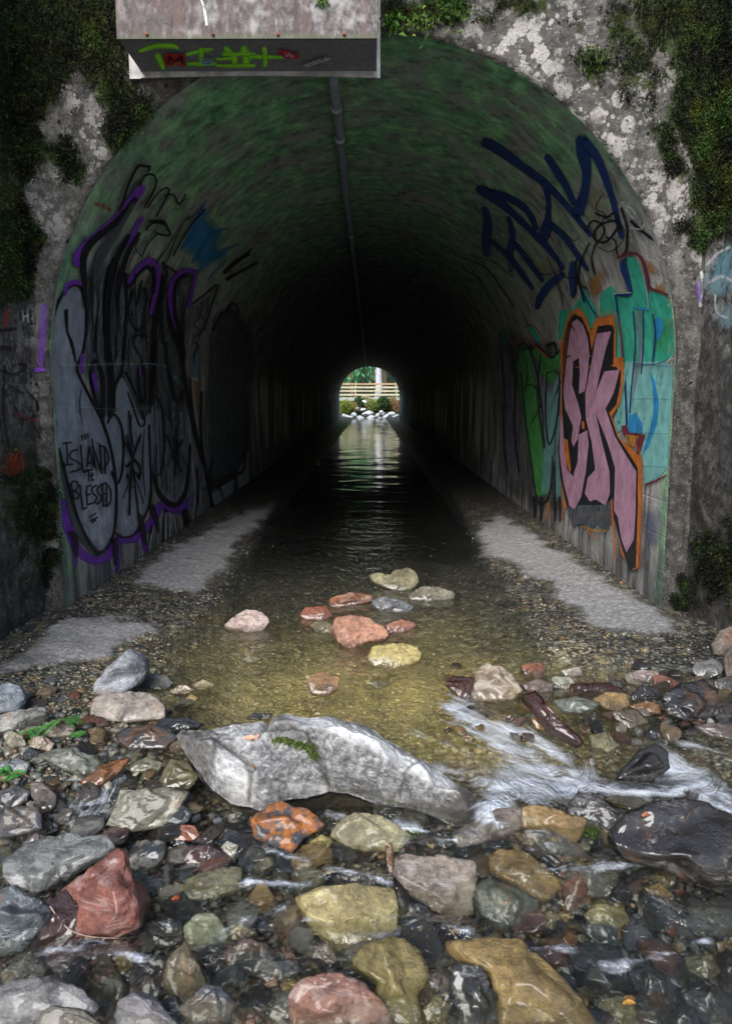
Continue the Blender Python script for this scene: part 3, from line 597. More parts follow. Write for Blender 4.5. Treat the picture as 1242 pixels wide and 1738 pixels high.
p.fill(SI, [(225, 260), (280, 130), (330, 120), (358, 200), (352, 360), (325, 460), (380, 600), (430, 700), (470, 860), (488, 1040), (470, 1180), (425, 1230), (380, 1200), (325, 1090), (285, 960), (245, 780), (215, 600), (208, 400)], step=14, smooth=3)
p.fill(SI, [(440, 700), (490, 520), (530, 520), (600, 680), (640, 620), (652, 720), (640, 900), (610, 1060), (560, 1160), (510, 1160), (488, 1050), (478, 900)], step=14, smooth=3)
p.fill(GR, [(630, 640), (660, 590), (700, 680), (780, 640), (800, 760), (790, 930), (760, 1010), (720, 1030), (680, 980), (650, 900)], step=14, smooth=3)
p.fill(GR, [(370, 90), (420, 20), (450, 80), (440, 300), (440, 500), (420, 420), (385, 430), (362, 300)], step=14, alpha=.8)
p.fill(GR, [(490, 130), (560, 80), (600, 200), (590, 420), (560, 520), (520, 470), (500, 300)], step=14, alpha=.8)
p.fill(S2, [(325, 900), (400, 860), (450, 880), (480, 1000), (466, 1180), (424, 1222), (380, 1190), (335, 1080)], step=14, alpha=.75, soft=7, smooth=3)
p.fill(S2, [(500, 980), (560, 940), (610, 980), (600, 1070), (560, 1150), (512, 1150)], step=14, alpha=.7, soft=7, smooth=3)
p.fill(S2, [(245, 330), (300, 300), (330, 400), (320, 500), (360, 650), (400, 800), (330, 800), (270, 640)], step=14, alpha=.45, soft=9, smooth=3)
p.stroke(DG, [(262, 860, 30), (300, 1040, 40), (350, 1170, 46), (410, 1235, 34), (440, 1240, 20)])
for a, w in [([(240, 700), (212, 560), (205, 400), (225, 250), (270, 140), (330, 108), (360, 180), (365, 280), (350, 400), (325, 460), (370, 560), (440, 700), (480, 860), (492, 1000), (482, 1150), (440, 1228), (400, 1228), (340, 1120), (290, 960), (250, 800)], 15),
             ([(280, 215, 20), (285, 300, 12), (305, 360, 18), (320, 432, 8)], 12), ([(400, 425), (430, 480), (436, 570), (432, 660)], 24), ([(400, 425), (382, 480), (395, 560), (430, 660)], 16),
             ([(485, 0), (452, 100), (446, 220), (456, 350), (470, 500), (465, 660)], 30), ([(530, 60), (535, 200), (522, 400), (512, 480), (485, 540), (482, 640)], 17), ([(420, 120), (410, 260), (402, 390)], 9), ([(495, 160), (492, 300), (490, 420)], 12),
             ([(500, 500), (530, 478), (565, 545), (600, 640), (612, 690), (590, 700), (565, 630), (540, 560)], 10), ([(600, 430), (585, 490), (595, 580), (612, 600), (612, 500), (600, 430)], 16),
             ([(632, 650), (650, 580), (682, 620), (694, 720), (692, 820), (680, 895), (660, 912)], 10), ([(455, 690), (480, 652), (512, 700), (522, 800), (515, 900), (495, 945), (472, 895)], 12),
             ([(650, 905, 10), (668, 975, 22), (700, 1020, 28), (745, 1035, 24), (782, 985, 22), (796, 900, 16), (802, 780, 12)], 16), ([(484, 1150), (520, 1172), (570, 1158), (612, 1085), (638, 1000), (636, 880), (630, 700)], 11),
             ([(600, 20), (665, 60), (690, 110), (662, 200), (648, 350), (640, 500), (640, 610)], 26), ([(790, 50), (740, 90), (716, 200), (722, 290), (760, 380), (775, 480), (800, 620), (830, 760), (860, 860)], 22), ([(700, 350), (708, 450), (735, 570), (752, 600), (772, 550)], 15),
             ([(560, 130), (545, 200), (550, 260), (580, 300), (630, 330)], 8), ([(600, 90), (580, 180), (555, 240)], 9), ([(610, 120), (640, 240), (560, 330), (600, 420)], 7), ([(560, 350), (580, 320), (620, 330)], 9),
             ([(520, 760), (560, 830), (592, 880), (588, 920), (560, 880)], 9), ([(595, 738), (562, 840), (550, 960), (546, 1080)], 9), ([(545, 640), (552, 740), (560, 860), (572, 960), (586, 1085)], 8), ([(535, 875), (560, 850), (592, 872)], 9), ([(538, 905), (542, 925)], 10), ([(588, 900), (590, 930)], 9), ([(520, 1010), (560, 900)], 6),
             ([(705, 740), (740, 850), (735, 930)], 7), ([(770, 760), (730, 830), (705, 870)], 7), ([(742, 700), (748, 800), (760, 880)], 7), ([(300, 1150, 20), (320, 1180, 30), (325, 1250, 16)], 20), ([(640, 1040, 30), (662, 1100, 18), (670, 1150, 10)], 20), ([(590, 1080, 24), (606, 1140, 26), (616, 1200, 12)], 20), ([(488, 1180, 20), (492, 1230, 24), (490, 1290, 12)], 20)]: p.stroke(BK, a, w)
p.fill(SK_, [(706, 330), (735, 380), (752, 460), (756, 540), (740, 560), (716, 470)], step=14, alpha=.9, soft=5)
p.stroke(PU, [(398, 485, 26), (404, 530, 20), (408, 565, 10)]); p.stroke(PU, [(350, 400, 14), (345, 440, 22), (352, 480, 14)]); p.stroke(PU, [(590, 450, 10), (592, 490, 10)])
p.T = M8
p.stroke(PU, [(560, 200, 60), (510, 260, 70), (440, 360, 66), (350, 440, 60), (250, 520, 60), (180, 600, 60), (180, 660, 36)]); p.stroke(BK, [(520, 265, 30), (440, 370, 46), (350, 450, 46), (255, 530, 56), (215, 620, 50), (222, 760, 36), (226, 900, 18)])
p.fill(DG, [(500, 290), (520, 300), (420, 480), (330, 640), (300, 900), (260, 880), (260, 680), (300, 560), (400, 440)], step=16, alpha=.9)
p.stroke(PU, [(105, 830, 20), (120, 775, 30), (170, 755, 36), (200, 770, 20)]); p.stroke(PU, [(480, 760, 30), (540, 670, 40), (610, 630, 44), (650, 680, 40), (640, 800, 34), (610, 940, 24)]); p.stroke(BK, [(480, 790), (545, 700), (600, 665), (630, 720), (625, 820)], 20)
p.stroke(PU, [(870, 690, 26), (800, 690, 36), (740, 740, 36), (720, 840, 34), (740, 960, 30), (780, 1060, 24)]); p.stroke(PU, [(880, 690, 26), (860, 760, 26), (830, 900, 26)]); p.stroke(BK, [(850, 720, 14), (780, 740, 24), (752, 830, 22), (750, 950, 24), (790, 1100, 26), (800, 1200, 20)])
p.stroke(PU, [(560, 380, 30), (530, 430, 34), (490, 500, 34), (440, 560, 24)]); p.stroke(BK, [(480, 480, 30), (400, 640, 50), (365, 820, 46), (352, 1000, 34), (352, 1200, 20)]); p.stroke(BK, [(540, 470, 26), (470, 600, 34), (430, 760, 30), (400, 940, 20)])
for q in ([(250, 430), (340, 365), (325, 410), (235, 480)], [(130, 690), (180, 665), (200, 735), (145, 745)], [(475, 745), (520, 590), (560, 610), (520, 680)], [(680, 350), (760, 290), (740, 350), (700, 390)], [(430, 560), (440, 545), (400, 720), (385, 720)]): p.fill(WH, q, step=16, alpha=.75, soft=3)
for a, w in [([(430, 330), (480, 180), (530, 80), (570, 75), (605, 80)], 20), ([(590, 110), (605, 75)], 16), ([(545, 190), (570, 135), (620, 125), (640, 170), (620, 230), (570, 320)], 16), ([(590, 320), (640, 245), (690, 205), (715, 215), (700, 260), (640, 370)], 13), ([(690, 250), (740, 245), (775, 300), (812, 240)], 14), ([(580, 450), (620, 410), (690, 420), (720, 480), (640, 470)], 15), ([(600, 400), (680, 400), (710, 450)], 20),
             ([(925, 330), (860, 400), (800, 490), (740, 600)], 14), ([(835, 360), (760, 460), (700, 560), (640, 640)], 9), ([(850, 370), (790, 420), (700, 640)], 9), ([(640, 480), (590, 530), (560, 600)], 9), ([(540, 500), (520, 560), (560, 610)], 9), ([(700, 660), (760, 700)], 18), ([(680, 640), (700, 700), (690, 760)], 26)]: p.stroke(BK, a, w)
p.T = L3
for x, y0, y1, w in [(395, 30, 330, 10), (415, 240, 470, 8), (470, 120, 560, 9), (508, 60, 330, 12), (550, 300, 520, 8), (575, 60, 300, 12), (620, 120, 420, 10), (665, 330, 640, 12), (690, 140, 360, 14), (725, 560, 720, 8), (755, 640, 900, 7), (780, 180, 420, 12), (345, 540, 700, 7), (610, 720, 1000, 8), (665, 780, 960, 7)]:
    p.stroke(BK, [(x, y0, w*.6), (x-8, (y0+y1)/2, w*1.3), (x+4, y1, w*.5)], alpha=.9)
for x, y0, y1, w in [(300, 180, 300, 14), (250, 420, 560, 10), (262, 620, 760, 9), (402, 130, 230, 8), (485, 170, 330, 7), (530, 640, 800, 8), (562, 150, 260, 8), (660, 680, 820, 9), (700, 800, 940, 8), (745, 130, 220, 9), (590, 990, 1090, 12), (450, 900, 1060, 12)]:
    p.stroke(WH, [(x, y0, w*.4), (x+3, (y0+y1)/2, w), (x+8, y1, w*.4)], alpha=.30, soft=.9)
for a, w in [([(200, 630), (300, 622), (480, 632), (640, 628)], 6), ([(230, 440), (320, 447), (560, 440), (700, 446)], 12)]: p.stroke(WH, a, w, alpha=.22, soft=.8)
p.build(tunnel, 'large silver, black and purple bubble-letter graffiti on the left wall')
# ---- blue, red and yellow paint higher on the left wall
p = Paint('graffiti', [BLUE, RED, YEL, WHITE, BLACK], T=M8, off=.002)
p.fill(0, [(860, 330), (915, 280), (935, 350), (985, 400), (1065, 490), (1010, 545), (1110, 560), (1010, 640), (960, 660), (930, 740), (880, 690), (850, 620), (775, 560), (800, 500), (820, 430)], step=18, soft=12, alpha=.9)
for a in ([(780, 560, 20), (860, 440, 30), (925, 290, 14)], [(850, 640, 26), (960, 480, 34), (1060, 440, 14)], [(880, 700, 20), (1000, 590, 34), (1120, 530, 12)], [(820, 500, 24), (900, 380, 30), (960, 340, 10)], [(940, 740, 16), (1010, 660, 20), (1060, 600, 10)]): p.stroke(0, a, soft=.7, alpha=.8)
p.fill(1, [(795, 640), (815, 590), (845, 570), (835, 625), (810, 660)], step=18, soft=3); p.fill(1, [(860, 545), (885, 520), (875, 560)], step=18, soft=3); p.fill(1, [(910, 625), (940, 615), (930, 640)], step=18, soft=2); p.fill(2, [(735, 640), (775, 595), (790, 610), (760, 660), (740, 670)], step=18, soft=3); p.fill(2, [(870, 760), (910, 720), (915, 780), (885, 800)], step=18, soft=3)
p.fill(2, [(925, 640), (970, 630), (950, 660)], step=18, soft=3)
p.stroke(1, [(280, 295, 20), (330, 310, 30), (380, 335, 16)], alpha=.6)
for q in ([(750, 240), (830, 170), (860, 190), (780, 270)], [(830, 300), (900, 220), (925, 240), (850, 330)], [(640, 360), (700, 310), (740, 330), (690, 400), (640, 400)], [(650, 520), (700, 470), (730, 540), (670, 600)]): p.fill(3, q, step=18, alpha=.5, soft=8)
p.build(tunnel, 'blue, red and yellow paint patch high on the left wall')
# ---- handwriting
p = Paint('wall_writing', [BLACK], T=Q5, off=.036)
W = 19
for a in ([(112, 280), (165, 268), (218, 264)], [(172, 272), (180, 370), (178, 460)], [(160, 468), (190, 460), (228, 456)], [(272, 328), (215, 345), (203, 395), (260, 430), (306, 465), (285, 502), (205, 526)], [(296, 288), (306, 400), (316, 514)], [(316, 514), (365, 500)], [(352, 480), (362, 390), (376, 300)], [(376, 300), (392, 380), (408, 470)], [(350, 448), (404, 436)], [(424, 490), (414, 390), (398, 232)], [(400, 300), (445, 420), (482, 535)], [(482, 535), (474, 420), (462, 270)], [(508, 300), (512, 420), (514, 540)], [(470, 290), (520, 320), (542, 390), (530, 450), (498, 505)],
          [(322, 530), (402, 500)], [(366, 512), (370, 602)], [(392, 528), (396, 600)], [(372, 556), (412, 546)], [(392, 600), (418, 590)],
          [(210, 622), (226, 700), (236, 782)], [(192, 650), (232, 606), (272, 622), (262, 672), (224, 694)], [(224, 694), (272, 706), (276, 752), (212, 752)], [(290, 640), (302, 750), (314, 852)], [(314, 852), (350, 836)], [(348, 650), (350, 730), (354, 812)], [(348, 650), (390, 640)], [(350, 728), (384, 716)], [(354, 812), (392, 800)], [(436, 640), (398, 668), (404, 712), (436, 740), (424, 786), (392, 800)], [(478, 636), (444, 668), (450, 710), (480, 738), (468, 786), (436, 806)], [(486, 632), (490, 730), (496, 826)], [(484, 632), (520, 620)], [(488, 722), (516, 712)], [(496, 826), (524, 812)], [(526, 622), (524, 730), (528, 830)], [(510, 616), (554, 668), (562, 740), (550, 800), (526, 826)],
          [(308, 200), (313, 242)], [(334, 190), (340, 236)], [(358, 186), (364, 226)], [(372, 925), (400, 905), (432, 886)], [(382, 952), (412, 936), (446, 920)], [(398, 968), (432, 944)]): p.stroke(0, a, W, soft=.25)
for a in ([(690, 210), (730, 330), (790, 430), (822, 470), (806, 500)], [(824, 205), (780, 340), (730, 460), (712, 480), (692, 460)], [(706, 190), (724, 300)], [(742, 20), (738, 150), (770, 330)], [(760, 480), (738, 620), (730, 900)], [(750, 500), (790, 620), (850, 800)], [(760, 560), (790, 740), (800, 912)], [(715, 540), (718, 580)], [(812, 545), (816, 580)], [(1120, 200), (1130, 400), (1180, 520)], [(1200, 240), (1130, 340), (1080, 380)], [(1070, 170), (1130, 290), (1230, 470)]): p.stroke(0, a, 15, soft=.3)
p.build(tunnel, 'black handwriting reading ISLAND TE BLESSED on the silver letters')
# ---- further in on the left wall
p = Paint('graffiti', [BLACK, SKY, GREYP, WHITE, SILVER, OCHRE, DKGREY], T=M8)
p.fill(2, [(850, 880), (1000, 760), (985, 830), (950, 960), (910, 1060), (890, 1260), (830, 1240), (815, 1100), (835, 960)], step=18, alpha=.9)
p.fill(1, [(940, 920), (970, 880), (960, 960), (920, 1060)], step=18, alpha=.9); p.fill(1, [(850, 1180), (890, 1160), (890, 1320), (850, 1310)], step=18, alpha=.8)
p.stroke(3, [(840, 870, 12), (920, 810, 12), (1010, 750, 12)], alpha=.7); p.stroke(3, [(905, 1030), (870, 1210)], 7, alpha=.7)
for a, w in [([(840, 890), (920, 830), (1000, 770), (960, 900), (920, 1040)], 13), ([(880, 900), (890, 960), (860, 1010), (900, 1040), (850, 1100), (890, 1130), (850, 1190)], 9), ([(920, 860), (900, 950), (930, 990), (890, 1080), (860, 1230)], 9), ([(940, 850), (940, 930)], 9), ([(1040, 700), (1100, 640), (1180, 590)], 30), ([(1050, 740), (1120, 700), (1230, 640)], 22), ([(1080, 660), (1150, 600), (1200, 560)], 14), ([(1050, 920), (1090, 880), (1120, 920), (1090, 1000)], 22)]: p.stroke(0, a, w, alpha=.9)
p.T = L3
p.fill(6, [(880, 300), (940, 200), (1000, 200), (1060, 300), (1080, 500), (1070, 800), (1040, 980), (960, 1010), (880, 960), (850, 700)], step=16, alpha=.75, soft=9, smooth=3)
p.fill(2, [(805, 640), (830, 700), (860, 860), (850, 960), (800, 1170), (782, 1160), (800, 960), (806, 800)], step=14, alpha=.8); p.fill(5, [(815, 510), (850, 520), (852, 700), (836, 680)], step=14, alpha=.7); p.fill(1, [(806, 650), (820, 720), (836, 790), (820, 780)], step=14)
p.fill(4, [(893, 990), (925, 970), (935, 1040), (915, 1080)], step=14); p.fill(4, [(930, 960), (985, 930), (980, 1020), (960, 1040)], step=14); p.fill(4, [(1000, 900), (1050, 800), (1050, 940), (1020, 1000), (1005, 960)], step=14)
for a, w in [([(900, 845), (885, 900), (910, 960), (960, 920), (1000, 905), (1030, 880), (1036, 790)], 12), ([(860, 968), (930, 930), (1020, 900)], 12), ([(850, 560), (850, 760), (880, 960), (910, 1090)], 15), ([(800, 500), (830, 760), (860, 860)], 10), ([(830, 880), (836, 1000), (815, 1130)], 8), ([(700, 1050), (690, 1130), (690, 1230)], 10), ([(740, 1080), (750, 1150), (752, 1200)], 9), ([(640, 1120), (620, 1290)], 8), ([(900, 300), (930, 240), (980, 220), (1010, 260)], 16), ([(780, 1060, 30), (790, 1120, 30), (800, 1180, 16)], 20)]: p.stroke(0, a, w)
for a in ([(720, 1075), (716, 1190)], [(735, 1080), (750, 1180)], [(650, 1130), (632, 1200), (622, 1290)], [(812, 860), (822, 1000), (812, 1160)], [(700, 1070), (698, 1240)], [(590, 1180), (605, 1280)]): p.stroke(3, a, 8, alpha=.6)
for x in (1090, 1130, 1175, 1210): p.stroke(3, [(x, 490, 12), (x+3, 600, 14), (x-2, 690, 8)], alpha=.3)
p.build(tunnel, 'dark scribbled graffiti deeper along the left wall')
# ---- right: navy tag near the crown
p = Paint('graffiti', [NAVY, BLACK, WHITE, OCHRE, YEL, MAROON, GREYP], T=R7)
p.fill(6, [(0, 440), (90, 400), (300, 560), (420, 720), (300, 900), (100, 880), (0, 700)], step=24, alpha=.35, soft=14, smooth=3)
p.fill(4, [(820, 380), (880, 440), (930, 560), (900, 640), (820, 700), (770, 660), (800, 560)], step=20, alpha=.5, soft=8, smooth=3); p.fill(4, [(420, 780), (520, 860), (600, 940), (560, 1000), (440, 960), (380, 880)], step=20, alpha=.45, soft=10, smooth=3)
p.stroke(2, [(30, 470, 30), (120, 500, 40), (220, 600, 20)], alpha=.3)
for a in ([(150, 150, 70), (230, 190, 78), (370, 290, 62), (520, 400, 58), (640, 520, 46), (740, 640, 42), (810, 730, 32)], [(540, 240, 52), (600, 330, 58), (660, 430, 50), (705, 530, 44)], [(755, 130, 90), (765, 220, 100), (785, 340, 66), (770, 460, 62), (728, 590, 86)], [(775, 150, 70), (850, 250, 62), (910, 400, 52), (960, 560, 42), (1000, 740, 36)], [(520, 400, 40), (545, 490, 42), (548, 600, 42), (530, 700, 84), (512, 760, 60)],
          [(120, 440, 64), (200, 485, 78), (320, 585, 52), (440, 700, 46), (540, 800, 46), (640, 930, 28)], [(200, 455, 40), (330, 510, 54), (420, 580, 48), (475, 690, 40)], [(560, 660, 50), (650, 740, 46), (740, 870, 40), (790, 940, 28)], [(150, 560, 44), (172, 650, 66), (162, 760, 66), (170, 850, 46)], [(300, 620, 34), (326, 720, 44), (310, 830, 50), (320, 945, 30)], [(190, 760, 34), (290, 850, 42), (380, 960, 40), (450, 1055, 32)], [(340, 780, 38), (420, 880, 42), (510, 1010, 34)], [(640, 970, 40), (560, 1030, 54), (500, 1110, 52), (480, 1175, 40)], [(700, 900, 50), (700, 1000, 60), (700, 1100, 40)]): p.stroke(0, a, soft=.3)
for a, w in [([(840, 590), (910, 615), (960, 590), (975, 680), (900, 770), (830, 745), (860, 670), (960, 640), (1000, 700)], 18), ([(1000, 560), (1034, 680), (1030, 810), (1000, 860)], 16), ([(1060, 640), (1130, 705), (1215, 765)], 24), ([(800, 780), (745, 900), (735, 1000), (770, 1140)], 15), ([(850, 770), (815, 860), (832, 960)], 12), ([(720, 880), (720, 1010), (790, 1060)], 12), ([(500, 970), (580, 965), (640, 930)], 8), ([(780, 700), (820, 640), (880, 660), (890, 720), (830, 800)], 14), ([(900, 740), (960, 760), (970, 840)], 12)]: p.stroke(1, a, w)
for a in ([(985, 560), (1010, 520), (1050, 600), (1120, 640)], [(1060, 680), (1120, 690), (1150, 650)], [(1010, 540), (1060, 560), (1100, 620)]): p.stroke(2, a, 13, alpha=.7)
p.stroke(6, [(60, 900), (160, 960), (260, 1080)], 14, alpha=.5); p.stroke(1, [(20, 870), (160, 930), (260, 1060), (330, 1169)], 10, alpha=.8); p.stroke(1, [(10, 930), (120, 1000), (200, 1150)], 10, alpha=.8); p.stroke(1, [(60, 850), (220, 900), (320, 990)], 8, alpha=.7)
for a, w in [([(100, 700), (180, 760), (300, 900), (420, 1040)], 50), ([(600, 560), (700, 700), (800, 860)], 60), ([(400, 440), (520, 560)], 50)]: p.stroke(6, a, w, alpha=.35, soft=.9)
for a, w in [([(880, 480), (840, 560), (900, 600), (860, 680)], 12), ([(600, 860), (640, 980), (720, 1000), (700, 1120)], 10), ([(880, 620), (1000, 660), (1010, 760), (930, 830), (860, 800)], 11), ([(640, 700), (700, 760), (740, 740)], 8), ([(540, 860), (600, 1000), (640, 1160)], 9)]: p.stroke(1, a, w, alpha=.7)
p.build(tunnel, 'navy blue angular letters sprayed high on the right wall')
# ---- right: teal piece
p = Paint('graffiti', [TEAL, MINT, NAVY, BLUE, MAROON, OCHRE, ORANGE, WHITE, GREYP, BLACK, GREEN], T=R6)
TE, MI, NA, BL, MA, OC, OR, WH, GR, BK, GN = range(11)
p.fill(OC, [(680, 60), (740, 70), (830, 160), (885, 270), (890, 350), (840, 330), (790, 270), (765, 200), (740, 120)], step=18, soft=4)
p.fill(OC, [(455, 240), (500, 190), (545, 160), (590, 195), (560, 260), (520, 340), (480, 320)], step=18, soft=3); p.fill(OR, [(600, 170), (640, 200), (670, 280), (640, 290), (610, 230)], step=18, soft=3)
p.fill(TE, [(318, 390), (360, 372), (385, 380), (430, 320), (445, 262), (470, 300), (500, 350), (530, 400), (530, 300), (590, 250), (620, 295), (700, 285), (664, 118), (700, 106), (730, 140), (755, 220), (775, 300), (800, 268), (860, 300), (900, 350), (925, 430), (928, 530), (905, 600), (878, 636), (650, 660), (600, 700), (600, 480), (480, 470), (320, 530)], step=16)
p.fill(MI, [(650, 640), (870, 640), (900, 670), (902, 850), (900, 1000), (884, 1180), (830, 1230), (762, 1262), (745, 1120), (650, 980), (610, 1010), (600, 830), (640, 740)], step=16)
p.fill(MI, [(590, 330), (640, 340), (650, 600), (640, 900), (610, 960), (600, 700)], step=16, alpha=.8, soft=4)
p.fill(GN, [(800, 420), (900, 430), (910, 520), (840, 620), (790, 560)], step=16, alpha=.5, soft=10, smooth=3)
p.fill(GR, [(702, 385), (752, 382), (748, 640), (715, 760), (690, 880), (712, 640)], step=16); p.fill(BL, [(822, 410), (852, 440), (846, 500), (816, 535), (808, 470)], step=16, smooth=3); p.fill(BL, [(786, 690), (812, 740), (832, 850), (822, 960), (775, 1080), (745, 1110), (785, 990), (806, 870), (800, 780)], step=16); p.fill(BL, [(680, 915), (712, 900), (748, 955), (748, 1005), (672, 1000)], step=16)
p.fill(GR, [(770, 720), (800, 800), (796, 930), (770, 960), (750, 880)], step=16, alpha=.6, soft=6)
p.stroke(NA, [(700, 385), (712, 520), (705, 640), (690, 800), (684, 900)], 9); p.stroke(NA, [(752, 382), (752, 560), (742, 700)], 8); p.stroke(NA, [(664, 118), (640, 160), (690, 290), (620, 300)], 20); p.stroke(NA, [(440, 270), (470, 340), (520, 415)], 9); p.stroke(NA, [(640, 620), (660, 760), (668, 960)], 13); p.stroke(NA, [(655, 150, 30), (670, 220, 36), (685, 280, 22)], 20); p.stroke(BL, [(700, 365), (770, 375), (778, 380)], 12)
p.fill(MA, [(640, 968), (668, 962), (680, 1000), (762, 1012), (740, 1095), (720, 1110), (715, 1060), (650, 1010)], step=16); p.fill(OC, [(662, 1010), (730, 1020), (700, 1080), (668, 1060)], step=16)
p.stroke(MA, [(620, 110), (700, 88), (748, 125), (774, 210), (790, 268), (870, 300), (925, 370), (945, 460), (940, 560), (905, 640)], 16); p.stroke(MA, [(762, 1270), (830, 1240), (890, 1195), (905, 1090)], 11)
for a in ([(722, 120), (750, 200), (772, 300), (776, 372)], [(880, 350), (916, 440), (918, 530), (900, 610), (868, 645)], [(905, 680), (908, 850), (900, 1050), (882, 1185)], [(600, 295), (690, 290)], [(322, 390), (318, 530), (380, 520)], [(530, 300), (530, 400)]): p.stroke(WH, a, 5.5, alpha=.85)
p.stroke(OC, [(920, 650, 34), (908, 760, 18), (900, 900, 16)], alpha=.8)
for z0 in (665, 835, 1010, 1180): p.stroke(BK, [(700, z0-4), (800, z0-5), (905, z0)], 4, alpha=.5)
p.fill(NA, [(750, 1400), (800, 1370), (860, 1420), (850, 1560), (780, 1600), (740, 1500)], step=20, alpha=.5, soft=10, smooth=3)
p.stroke(NA, [(800, 400), (812, 480), (808, 560), (800, 640)], 10); p.stroke(NA, [(610, 300), (625, 420), (640, 520), (650, 640)], 12); p.stroke(NA, [(860, 640), (800, 655), (700, 650)], 7, alpha=.8); p.stroke(MI, [(660, 680), (640, 800), (625, 940)], 22, alpha=.8); p.stroke(OR, [(880, 420), (900, 520), (880, 600)], 10, alpha=.4)
p.build(tunnel, 'teal and mint block letters with dark red edging on the right wall')
# ---- right: green piece deeper in
p = Paint('graffiti', [GREEN, MINT, GREYP, BLACK, ORANGE, TEAL, PURPLE, WHITE], T=R6)
p.fill(3, [(0, 470), (60, 450), (150, 480), (340, 560), (350, 1000), (345, 1400), (200, 1420), (90, 1330), (10, 1230)], step=18, alpha=.42, soft=7); p.fill(2, [(5, 500), (60, 470), (110, 520), (120, 700), (150, 1000), (160, 1240), (60, 1300), (20, 1200)], step=16, alpha=.8, soft=4)
p.fill(5, [(10, 490), (50, 465), (80, 490), (70, 580), (30, 600)], step=16, alpha=.5, soft=5)
p.fill(2, [(180, 600), (340, 590), (345, 900), (330, 1360), (300, 1370), (290, 1200), (200, 1360), (170, 1200), (140, 900)], step=16, alpha=.7, soft=3)
for a in ([(145, 590, 60), (158, 720, 84), (185, 900, 90), (205, 1100, 80), (235, 1310, 60)],): p.stroke(0, a, soft=.15)
p.stroke(0, [(200, 580, 40), (250, 640, 50), (310, 650, 60), (325, 600, 30)], soft=.15); p.stroke(1, [(330, 720, 40), (300, 860, 50), (275, 1060, 56), (258, 1300, 60)], alpha=.55); p.stroke(1, [(330, 920, 34), (326, 1100, 40), (318, 1340, 30)], alpha=.5); p.stroke(5, [(170, 465, 30), (200, 500, 34), (225, 540, 24)])
for a, w in [([(115, 640), (118, 570), (145, 545), (185, 600), (215, 720)], 9), ([(185, 590), (190, 550), (250, 590), (290, 620), (335, 570)], 9), ([(215, 720), (240, 900), (250, 1060), (290, 860), (340, 720)], 9), ([(130, 700), (150, 900), (175, 1100), (210, 1330), (245, 1360), (280, 1290), (290, 1120)], 10), ([(300, 1150), (305, 1370)], 8), ([(260, 560), (300, 545), (310, 600)], 14), ([(140, 780), (190, 760), (230, 850), (180, 960)], 7)]: p.stroke(3, a, w)
p.fill(0, [(190, 590), (230, 600), (270, 650), (330, 620), (335, 700), (290, 760), (240, 740), (215, 690)], step=16, alpha=.85, soft=3); p.fill(1, [(235, 760), (290, 780), (330, 760), (330, 900), (300, 1100), (270, 1320), (240, 1340), (225, 1200), (240, 1000)], step=16, alpha=.55, soft=4); p.fill(6, [(270, 660), (335, 650), (330, 740), (280, 760)], step=16, alpha=.3, soft=5)
p.stroke(4, [(100, 560), (120, 530), (160, 520), (200, 560), (270, 620)], 10, alpha=.8); p.stroke(4, [(155, 460), (190, 455), (230, 500), (250, 560)], 8, alpha=.6)
for a, w in [([(232, 600), (215, 760), (222, 900), (250, 1080)], 9), ([(262, 700), (300, 690), (325, 720), (318, 900), (300, 1000)], 9), ([(262, 700), (255, 900), (272, 1060), (300, 1000)], 9), ([(150, 620), (165, 700), (150, 800)], 6), ([(30, 600), (45, 800), (40, 1000), (60, 1200)], 10), ([(80, 560), (100, 760), (95, 960), (120, 1200)], 10), ([(20, 880), (80, 860), (110, 900)], 8)]: p.stroke(3, a, w)
p.fill(5, [(265, 720), (300, 705), (316, 730), (308, 900), (285, 960), (268, 880)], step=16, alpha=.7, soft=3); p.fill(7, [(150, 590), (165, 600), (172, 680), (160, 690)], step=16, alpha=.35, soft=3)
p.stroke(1, [(50, 620, 26), (66, 800, 30), (70, 1000, 26)], alpha=.35, soft=.7); p.stroke(6, [(60, 760, 40), (80, 1000, 50), (90, 1160, 30)], alpha=.25, soft=.8)
p.stroke(4, [(270, 1360), (265, 1440)], 16, alpha=.7); p.stroke(4, [(335, 1350), (340, 1440)], 14, alpha=.6)
for x in (195, 230, 300, 325): p.stroke(3, [(x, 1330, 20), (x+4, 1400, 20), (x+2, 1450, 10)], alpha=.85)
p.build(tunnel, 'green and grey letters deeper along the right wall')
# ---- right: pink SK
p = Paint('graffiti', [PINK, BLACK, ORANGE, DKGREY, OCHRE], T=R6, off=.026)
p.fill(2, [(330, 560), (360, 440), (385, 385), (430, 365), (465, 420), (490, 490), (500, 440), (520, 415), (600, 402), (612, 470), (612, 620), (652, 620), (652, 720), (636, 850), (592, 920), (630, 1030), (690, 1080), (742, 1130), (742, 1400), (726, 1690), (700, 1700), (640, 1620), (610, 1420), (560, 1440), (400, 1420), (350, 1380), (322, 1150), (335, 800)], step=18)
p.fill(1, [(345, 560), (368, 440), (400, 398), (440, 415), (478, 500), (490, 580), (505, 520), (522, 460), (592, 450), (604, 480), (600, 660), (640, 665), (636, 760), (615, 860), (580, 900), (620, 1020), (680, 1110), (724, 1180), (724, 1400), (716, 1600), (714, 1690), (680, 1700), (640, 1580), (600, 1420), (570, 1400), (400, 1410), (365, 1385), (330, 1230), (318, 1080), (340, 900), (338, 780)], step=18)
p.fill(3, [(362, 1380), (440, 1370), (560, 1370), (600, 1330), (605, 1420), (565, 1495), (515, 1460), (485, 1492), (432, 1462), (392, 1482)], step=18)
